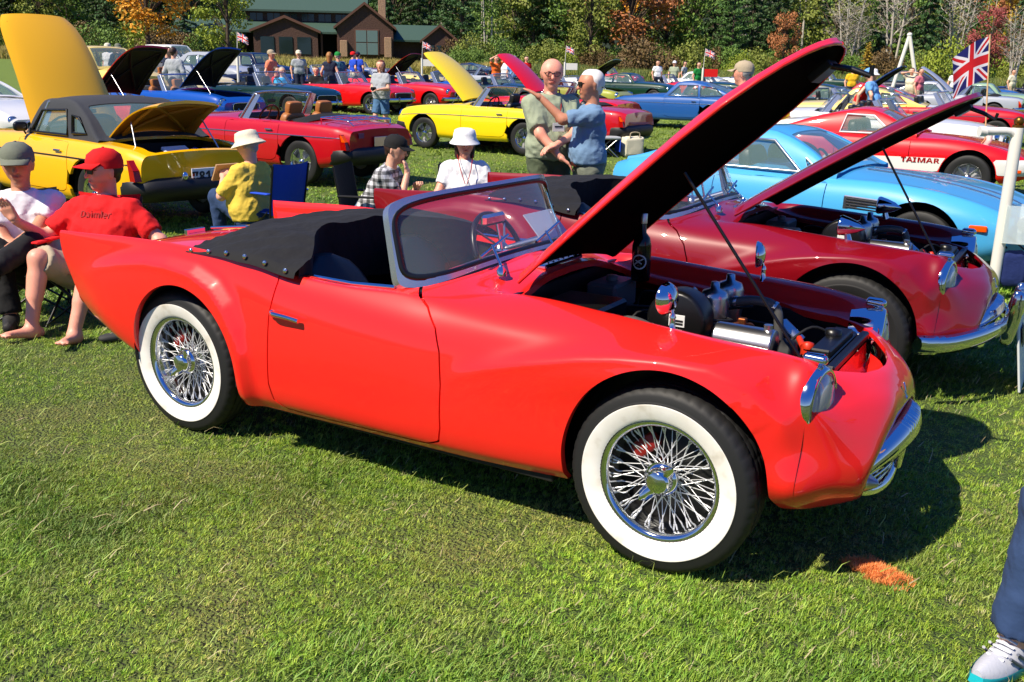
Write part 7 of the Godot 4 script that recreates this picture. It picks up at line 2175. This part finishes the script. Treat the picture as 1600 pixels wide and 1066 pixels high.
	var far := [
		["man in a red vest and white sun hat bending towards an engine", put.call(1345, 23.5), -.5, {"lean": .45, "shirt": mats.cloth_red_hat, "pants": mats.cloth_khaki, "hat": "sun", "hat_mat": mats.cloth_white, "sleeve": .2}],
		["man in a light blue shirt and blue cap looking down at an engine", put.call(1374, 23), 2.5, {"lean": .4, "shirt": mats.cloth_sky, "pants": mats.cloth_navy, "hat": "cap", "hat_mat": mats.cloth_sky, "head": [0, -.5]}],
		["man in a dark blue polo shirt facing the man in grey", put.call(263, 27), 0.0, {"shirt": mats.cloth_navy, "pants": mats.cloth_khaki, "hair_mat": mats.hair_brown}],
		["man in a grey shirt seen from behind beside the man in dark blue", put.call(272, 26.2), 1.3, {"shirt": mats.cloth_grey, "pants": mats.cloth_navy, "hair_mat": mats.hair_brown, "sleeve": 1.9}],
		["man in a coral shirt and tan cap standing before the black saloon", put.call(424, 30), -.3, {"shirt": mats.cloth_coral, "pants": mats.cloth_cream, "hat": "cap", "hat_mat": mats.cloth_khaki}],
		["person in a red top sitting beside the man in coral", put.call(434, 29.4), -.2, {"sit": true, "shirt": mats.cloth_red, "pants": mats.cloth_navy}],
		["grey-haired person in aqua sitting between the red top and the dark car", put.call(441, 28.8), -1.0, {"sit": true, "shirt": mats.cloth_aqua, "pants": mats.cloth_khaki, "hair_mat": mats.hair_grey}],
		["man in grey with a pale cap standing behind the dark green car", put.call(467, 36), -1.2, {"shirt": mats.cloth_grey, "pants": mats.cloth_navy, "hat": "cap", "hat_mat": mats.cloth_cream}],
		["woman in a black top sitting behind the red car, with a badge", put.call(493, 31.5), -1.4, {"sit": true, "woman": true, "shirt": mats.cloth_black, "pants": mats.cloth_jeans, "hair_mat": mats.hair_brown}],
		["woman with long blond hair and a dark vest seen from behind", put.call(515, 32), 1.5, {"woman": true, "shirt": mats.cloth_navy, "pants": mats.cloth_jeans, "hair": "long", "hair_mat": mats.hair_blond, "sleeve": .2}],
		["man in a teal shirt and green cap with hand on hip", put.call(528, 32.5), 2.2, {"shirt": mats.cloth_teal, "pants": mats.cloth_jeans, "hat": "cap", "hat_mat": mats.cloth_green, "hair_mat": mats.hair_grey, "fat": .05}],
		["man in a royal blue polo and dark cap, right one of the pair", put.call(559, 42), 1.2, {"shirt": mats.cloth_royal, "pants": mats.cloth_khaki, "hat": "cap", "hat_mat": mats.cloth_navy}],
		["man in a violet-blue polo and red cap, left one of the pair", put.call(552, 41), .6, {"shirt": mats.cloth_royal, "pants": mats.cloth_cream, "hat": "cap", "hat_mat": mats.cloth_red}],
		["person in orange raising both arms above the red bonnet", put.call(775, 40), -1.0, {"shirt": mats.cloth_orange, "pants": mats.cloth_navy, "wrists": [Vector3(.25, 1.75, -.15), Vector3(.25, 1.75, .15)]}],
		["man in a pale blue shirt and grey cap with a lanyard", put.call(803, 40), -1.3, {"shirt": mats.cloth_sky, "pants": mats.cloth_khaki, "hat": "cap", "hat_mat": mats.cloth_grey}],
		["person in white beside the man in pale blue", put.call(790, 41), -1.8, {"shirt": mats.cloth_white, "pants": mats.cloth_navy}],
		["man in a green shirt standing left of the stall sign", put.call(1091, 46), -1.0, {"shirt": mats.cloth_green, "pants": mats.cloth_khaki}],
		["person in white standing far behind the dark green coupe's nose", put.call(1027, 52), -1.2, {"shirt": mats.cloth_white, "pants": mats.cloth_navy}],
		["person in pale green standing far right of the dark green coupe", put.call(1053, 53), -1.9, {"shirt": mats.cloth_sage, "pants": mats.cloth_navy, "hat": "cap", "hat_mat": mats.cloth_white}],
		["person in grey standing far left of the stall sign", put.call(1069, 54), -.6, {"shirt": mats.cloth_grey, "pants": mats.cloth_khaki}],
		["woman in cream photographing with raised hands under the pipe frame", put.call(1424, 38), -2.2, {"woman": true, "shirt": mats.cloth_cream, "pants": mats.cloth_khaki, "wrists": [Vector3(.22, 1.6, -.08), Vector3(.22, 1.6, .08)]}],
		["person in a pink shirt beside the photographing woman", put.call(1438, 37.5), -.9, {"shirt": mats.cloth_pink, "pants": mats.cloth_khaki}],
		["person in a gold shirt behind the man in the red vest", put.call(1332, 42), -1.5, {"shirt": mats.cloth_gold, "pants": mats.cloth_navy}],
		["person in yellow sitting by the white open car", put.call(1224, 19.5), .3, {"sit": true, "shirt": mats.cloth_gold, "pants": mats.cloth_navy}],
		["person in a dark jacket and grey cap behind the pale yellow estate", put.call(186, 33), -1.0, {"shirt": mats.cloth_navy, "pants": mats.cloth_khaki, "hat": "cap", "hat_mat": mats.cloth_greygreen, "sleeve": 1.9}],
		["person in white with a pale hat behind the pale yellow estate", put.call(170, 34), -2.0, {"shirt": mats.cloth_white, "pants": mats.cloth_khaki, "hat": "cap", "hat_mat": mats.cloth_cream}],
		["person in white far right, left of the big flag", put.call(1492, 44), -1.4, {"shirt": mats.cloth_white, "pants": mats.cloth_navy}],
		["person in red standing far behind the bald man", put.call(822, 47), -1.1, {"shirt": mats.cloth_red, "pants": mats.cloth_navy}],
		["person in pale clothes far right below the crimson maple", put.call(1582, 50), -1.1, {"shirt": mats.cloth_cream, "pants": mats.cloth_khaki}],
	]
	for q in far:
		var o: Dictionary = q[3]
		o.cell = .032 if (q[1] as Vector3).length() > 26 else .026
		o.group = "people among the far cars"
		if o.has("sit"):
			o.pelvis = Vector3(-.05, .5, 0); o.ankles = [Vector3(.4, .09, -.1), Vector3(.38, .09, .12)]; o.knees = [Vector3(.6, 1, -.1), Vector3(.6, 1, .1)]; o.wrists = [Vector3(.35, .65, -.12), Vector3(.35, .65, .12)]
		person(q[0], q[1], q[2], o)
	# someone stepping in at the right edge
	p = person("person in dark jeans and grey-turquoise trainers stepping in at the right edge", on(1.66, -2.5), PI - .05, {"cell": .014, "woman": true, "shirt": mats.cloth_hotpink, "pants": mats.cloth_jeans, "own_shoes": true, "lean": .03, "hair": "long", "wrists": [Vector3(-.25, .95, -.3), Vector3(-.1, .9, .35)], "pelvis": Vector3(.0, .95, 0), "leg": 1.97, "cuff": .07, "ankles": [Vector3(.19, .1, -.08), Vector3(-.35, .12, .1)], "knees": [Vector3(1, .1, 0), Vector3(1, .1, 0)], "toes": [Vector3(.75, -.12, -.66), Vector3(1, -.5, 0)]})
	trainer(p, Vector3(.19, .1, -.08), .72); trainer(p, Vector3(-.35, .12, .1), 0.0)

func pressed_text(t: Mesh, cloth_mesh: Mesh, y0: float) -> Mesh:
	# lettering pressed on the front of a shirt that faces +x
	var front := {}
	for q in cloth_mesh.surface_get_arrays(0)[Mesh.ARRAY_VERTEX]:
		var k := Vector2i(int(round(q.y / .016)), int(round(q.z / .016)))
		front[k] = maxf(front.get(k, -1.0), q.x)
	var a := t.surface_get_arrays(0)
	var v: PackedVector3Array = a[Mesh.ARRAY_VERTEX]
	var mb := Mb.new()
	for q in v:
		var y := y0 + q.y; var z := -q.x
		var c := Vector2i(int(round(y / .016)), int(round(z / .016))); var s := 0.0; var n := 0.0
		for i in range(-2, 3):
			for j in range(-2, 3):
				var k := c + Vector2i(i, j)
				if front.has(k):
					var w := exp(-(Vector2(k.x * .016 - y, k.y * .016 - z)).length_squared() / .0004)
					s += front[k] * w; n += w
		mb.p(Vector3(s / maxf(n, 1e-6) + .003, y, z))
	var ix: PackedInt32Array = a[Mesh.ARRAY_INDEX] if a[Mesh.ARRAY_INDEX] != null else PackedInt32Array(range(v.size()))
	for k in range(0, ix.size(), 3):
		if v[ix[k]].z > 0 and v[ix[k + 1]].z > 0 and v[ix[k + 2]].z > 0: mb.tri(ix[k], ix[k + 1], ix[k + 2])
	return mb.mesh()

# a running shoe at an ankle, toe along +x turned by yaw
func trainer(parent: Node3D, ankle: Vector3, yaw: float) -> void:
	var T := Transform3D(Basis(Vector3.UP, yaw), ankle + Vector3(0, -.1, 0))
	var rows := []; var sole := []
	for k in 15:
		var t := k / 14.0; var x := lerpf(-.085, .205, t)
		var w := .034 + .014 * sin(PI * pow(t, .8)) - (.02 * pow(t, 8.0)) - .01 * pow(1.0 - t, 6.0)
		var h := lerpf(.088, .05, smoothstep(.2, .62, t)) * (1.0 - .55 * pow(t, 5.0)) + .012 * exp(-pow((t - .08) / .08, 2.0))
		var lift := .016 * pow(t, 4.0)
		var r := []
		for j in 11:
			var g := PI * j / 10.0
			r.append(T * Vector3(x, .024 + lift + sin(g) * h, -cos(g) * w * (1.0 - .25 * pow(sin(g), 2.0))))
		rows.append(r)
		sole.append([T * Vector3(x, .03 + lift, -w - .003), T * Vector3(x * 1.02, .006 + lift, -w - .007), T * Vector3(x * 1.02, .0 + lift, 0), T * Vector3(x * 1.02, .006 + lift, w + .007), T * Vector3(x, .03 + lift, w + .003)])
	var m := Mb.new(); m.grid(rows, true); m.face(rows[0]); m.face(rows[14]); var up := part("trainer", m, cloth("trainer_mesh", Color(.72, .73, .76), 20.0, .6), parent)
	m = Mb.new(); m.grid(sole); m.face(sole[0]); m.face(sole[14]); part("trainer_sole", m, mat("turquoise", Color(.08, .68, .72), .5), up)
	m = Mb.new()
	for s in [-1.0, 1.0]:
		for q in [[-.05, .05, .03], [.0, .045, .0], [.04, .04, .05]]:
			var ln := []
			for k in 5:
				var x: float = lerpf(q[0], q[0] + .06, k / 4.0); var t := (x + .085) / .29
				var w := .034 + .014 * sin(PI * pow(clampf(t, 0, 1), .8))
				ln.append(T * Vector3(x, lerpf(.032, .075, k / 4.0), s * (w + .002) * lerpf(1.0, .8, k / 4.0)))
			m.tube(ln, .005, 5)
	part("trainer_stripe", m, mat("trainer_silver", Color(.35, .37, .42), .35), up)
	m = Mb.new()
	for k in 5:
		var x := .035 + k * .018
		m.tube([T * Vector3(x, .09 - k * .006, -.024), T * Vector3(x + .01, .1 - k * .008, 0), T * Vector3(x, .09 - k * .006, .024)], .004, 5)
	part("laces", m, mats.cloth_white, up)

func lanyard(p: Node3D, base: float, m: Material, badge: bool) -> void:
	var b := Mb.new()
	for s in [-1.0, 1.0]: b.tube([Vector3(.0, base + .56, .075 * s), Vector3(.112, base + .43, .05 * s), Vector3(.168, base + .3, .01 * s)], .0045, 4)
	part("lanyard", b, m, p)
	if badge:
		b = Mb.new(); b.box(Vector3(.186, base + .26, 0), Vector3(.004, .07, .105), Basis(), .001); part("name_badge", b, mats.label_white, p)
		b = Mb.new(); b.box(Vector3(.1895, base + .265, 0), Vector3(.002, .012, .07), Basis(), .0005); part("badge_print", b, mats.plate_blue, p)

func place_small() -> void:
	var K := .000644
	var pvc := mat("pvc_white", Color(.88, .87, .83), .35)
	# white pipe post with side arm
	var o := thing("sign_post", "white plastic pipe post with side arm and brass ball cap", "post", on(3.66, -7.15), 0)
	var m := Mb.new(); m.tube([Vector3(0, 0, 0), Vector3(0, 1.3, 0)], .042, 16); part("pole", m, pvc, o)
	m = Mb.new(); m.tube(smooth_path([Vector3(0, 1.22, 0), Vector3(-.06, 1.27, 0), Vector3(-.24, 1.27, .02)], 4), .03, 12); m.tube([Vector3(-.24, 1.27, .02), Vector3(-.29, 1.27, .022)], .037, 12); part("arm", m, pvc, o)
	m = Mb.new(); m.ball(Vector3(0, 1.345, 0), Vector3(.036, .036, .036), 14); m.tube([Vector3(0, 1.29, 0), Vector3(0, 1.32, 0)], .04, 12); part("cap", m, mat("brass", Color(.5, .34, .12), .35, .8), o)
	# clear box and blue bag hung on the post
	var tub := thing("plastic_box", "clear plastic leaflet box fixed to the side of the white pipe post", "box", on(3.8, -7.12, .46), -.4)
	m = Mb.new()
	for q in [[Vector3(0, .0, 0), Vector3(.26, .008, .16)], [Vector3(.13, .14, 0), Vector3(.006, .28, .16)], [Vector3(-.13, .14, 0), Vector3(.006, .28, .16)], [Vector3(0, .14, .08), Vector3(.26, .28, .006)], [Vector3(0, .14, -.08), Vector3(.26, .28, .006)]]: m.box(q[0], q[1], Basis(), .001)
	part("wall", m, glass("tub_clear", Color(.9, .95, .95), .35), tub)
	m = Mb.new(); m.lathe([Vector2(0, .012), Vector2(.06, .012), Vector2(.065, 0), Vector2(.06, -.012), Vector2(0, -.012)], 20, Transform3D(Basis(Vector3.RIGHT, Vector3.BACK, Vector3.DOWN), Vector3(.02, .14, 0))); part("disc", m, mats.lamp_glass, tub)
	o = thing("hanging_bag", "dark blue bag hanging below the clear plastic box", "bag", on(3.78, -7.14, .08), -.3)
	m = Mb.new(); m.pillow(Vector3(0, .18, 0), Vector3(.18, .28, .1), Basis(), .5, 24); creases(m, .015); part("bag_body", m, mats.cloth_bagblue, o)
	m = Mb.new(); m.tube(smooth_path([Vector3(-.06, .33, 0), Vector3(-.12, .4, 0), Vector3(-.06, .42, 0), Vector3(.06, .33, 0)], 4), .008, 5); part("strap", m, mats.cloth_navy, o)
	# placard leaning by the second car's bumper
	m = Mb.new(); m.box(Vector3(0, .26, 0), Vector3(.012, .5, .34), Basis(Vector3.BACK, .16), .003)
	o = thing("placard", "white placard leaning against the dark red twin's bumper, seen edge-on", "placard", on(2.79, -5.06), -FACING)
	part("board", m, mat("board_white", Color(.8, .82, .82), .5), o)
	m = Mb.new(); m.box(Vector3(.009, .3, 0), Vector3(.003, .1, .2), Basis(Vector3.BACK, .16), .0005); part("print", m, mats.plate_blue, o)
	# big flag on its staff
	o = thing("flag", "large red, white and blue flag on a thin leaning staff at right", "flag", on((1566 - 808) * K * 14, -14.2), 0)
	m = Mb.new(); m.tube([Vector3(.02, .4, 0), Vector3(-.17, 2.22, 0)], .011, 8); part("staff", m, mat("pine_staff", Color(.8, .7, .5), .5), o)
	part("cloth", flag_cloth(Vector3(-.165, 2.2, 0), Vector3(.065, -.58, 0), Vector3(-.52, -.2, .08), .03), union_cloth(), o)
	var ps := thing("sign_post", "white pipe post holding the big flag's staff", "post", on((1568 - 808) * K * 14, -14.15), 0)
	m = Mb.new(); m.tube([Vector3.ZERO, Vector3(0, .95, 0)], .04, 12); part("pole", m, pvc, ps)
	# inverted V of white pipes
	o = thing("pipe_frame", "tall inverted V of white pipes standing before the wood", "frame", on((1413 - 808) * K * 45, -45), 0)
	for q in [[-.62, -.1], [.78, .25]]:
		m = Mb.new(); m.tube([Vector3(q[0], 0, q[1]), Vector3(.0, 3.15, 0)], .085, 10); part("pipe", m, pvc, o)
	m = Mb.new(); m.ball(Vector3(0, 3.18, 0), Vector3(.12, .1, .1), 12); part("joint", m, pvc, o)
	# small numbered posts with hand flags
	var says := ["slim white post with a small flag before the lodge's porch", "slim white post with a small flag before the lodge's right wing", "slim white post with a small flag right of the bald man", "slim white post with a small flag above the stall sign"]
	var at := [[371, 34.0], [659, 46.0], [882, 47.0], [1098, 40.0]]
	for k in 4:
		var f := thing("flag_post", says[k], "flag post", on((at[k][0] - 808) * K * at[k][1], -at[k][1]), 0, "small flags on posts across the field")
		m = Mb.new(); m.tube([Vector3.ZERO, Vector3(0, 1.55, 0)], .045, 8); part("post", m, pvc, f)
		m = Mb.new(); m.tube([Vector3(0, 1.4, 0), Vector3(.05, 2.3, 0)], .012, 5); part("staff", m, pvc, f)
		part("cloth", flag_cloth(Vector3(.05, 2.28, 0), Vector3(-.015, -.26, 0), Vector3(.38, -.1, .08), .03), union_cloth(), f)
		m = Mb.new(); m.box(Vector3(-.2 if k == 0 else .3, 1.35, 0), Vector3(.6, .3, .02), Basis(), .004); part("row_sign", m, pvc if k != 3 else mats.cloth_red, f)
	# bag and box on the grass
	m = Mb.new(); m.pillow(Vector3(0, .19, 0), Vector3(.42, .4, .26), Basis(), .35, 28); creases(m, .02)
	o = thing("canvas_bag", "cream canvas bag on the grass right of the white-haired man", "bag", on(2.24, -18.7), .3)
	part("bag_body", m, mats.cloth_cream, o)
	m = Mb.new(); m.tube(smooth_path([Vector3(-.1, .36, .1), Vector3(-.08, .46, .1), Vector3(.08, .46, .1), Vector3(.1, .36, .1)], 4), .012, 5); part("handle", m, mats.cloth_khaki, o)
	o = thing("folding_stool", "grey folding stool with blue side behind the white-haired man", "stool", on(1.72, -18.6), .2)
	m = Mb.new(); m.box(Vector3(0, .36, 0), Vector3(.5, .05, .36), Basis(), .015); part("seat", m, mats.cloth_grey, o)
	for s in [-1.0, 1.0]:
		m = Mb.new(); m.tube([Vector3(-.2, 0, .16 * s), Vector3(.2, .36, .16 * s)], .014, 6); part("leg", m, mats.steel, o)
		m = Mb.new(); m.tube([Vector3(.2, 0, .16 * s), Vector3(-.2, .36, .16 * s)], .014, 6); part("leg", m, mats.steel, o)
	m = Mb.new(); m.box(Vector3(.24, .22, 0), Vector3(.02, .24, .34), Basis(), .006); part("side_panel", m, mats.cloth_royal, o)
	# a slipper kicked off under the tail
	m = Mb.new(); m.pillow(Vector3(0, .03, 0), Vector3(.28, .05, .1), Basis(), .7); m.tube(smooth_path([Vector3(.05, .04, -.045), Vector3(.06, .085, 0), Vector3(.05, .04, .045)], 4), .012, 6)
	lone("slipper", m, mat("slipper_grey", Color(.2, .2, .2), .8), "grey slipper lying on the grass under the roadster's tail", "slipper", on(-2.38, -5.62), .6)

func _ready() -> void:
	rng.seed = 11
	camera_and_light()
	roadster_mats(); car_mats(); people_mats()
	mat("label_white", Color(.85, .85, .83), .6)
	cloth("soft_top", Color(.2, .21, .23), 5.0, .4); mat("paint_yellow_in", Color(.62, .42, .03), .5)
	cloth("cloth_bagblue", Color(.06, .14, .36)); mat("union_plain", Color(.45, .2, .35), .6); mat("plate_white", Color(.88, .88, .9), .4); mat("plate_blue", Color(.06, .07, .16), .5)
	ground()
	forest()
	lodge()
	meadow()
	place_roadsters()
	place_near_cars()
	place_far_cars()
	place_people()
	place_small()
	grass()
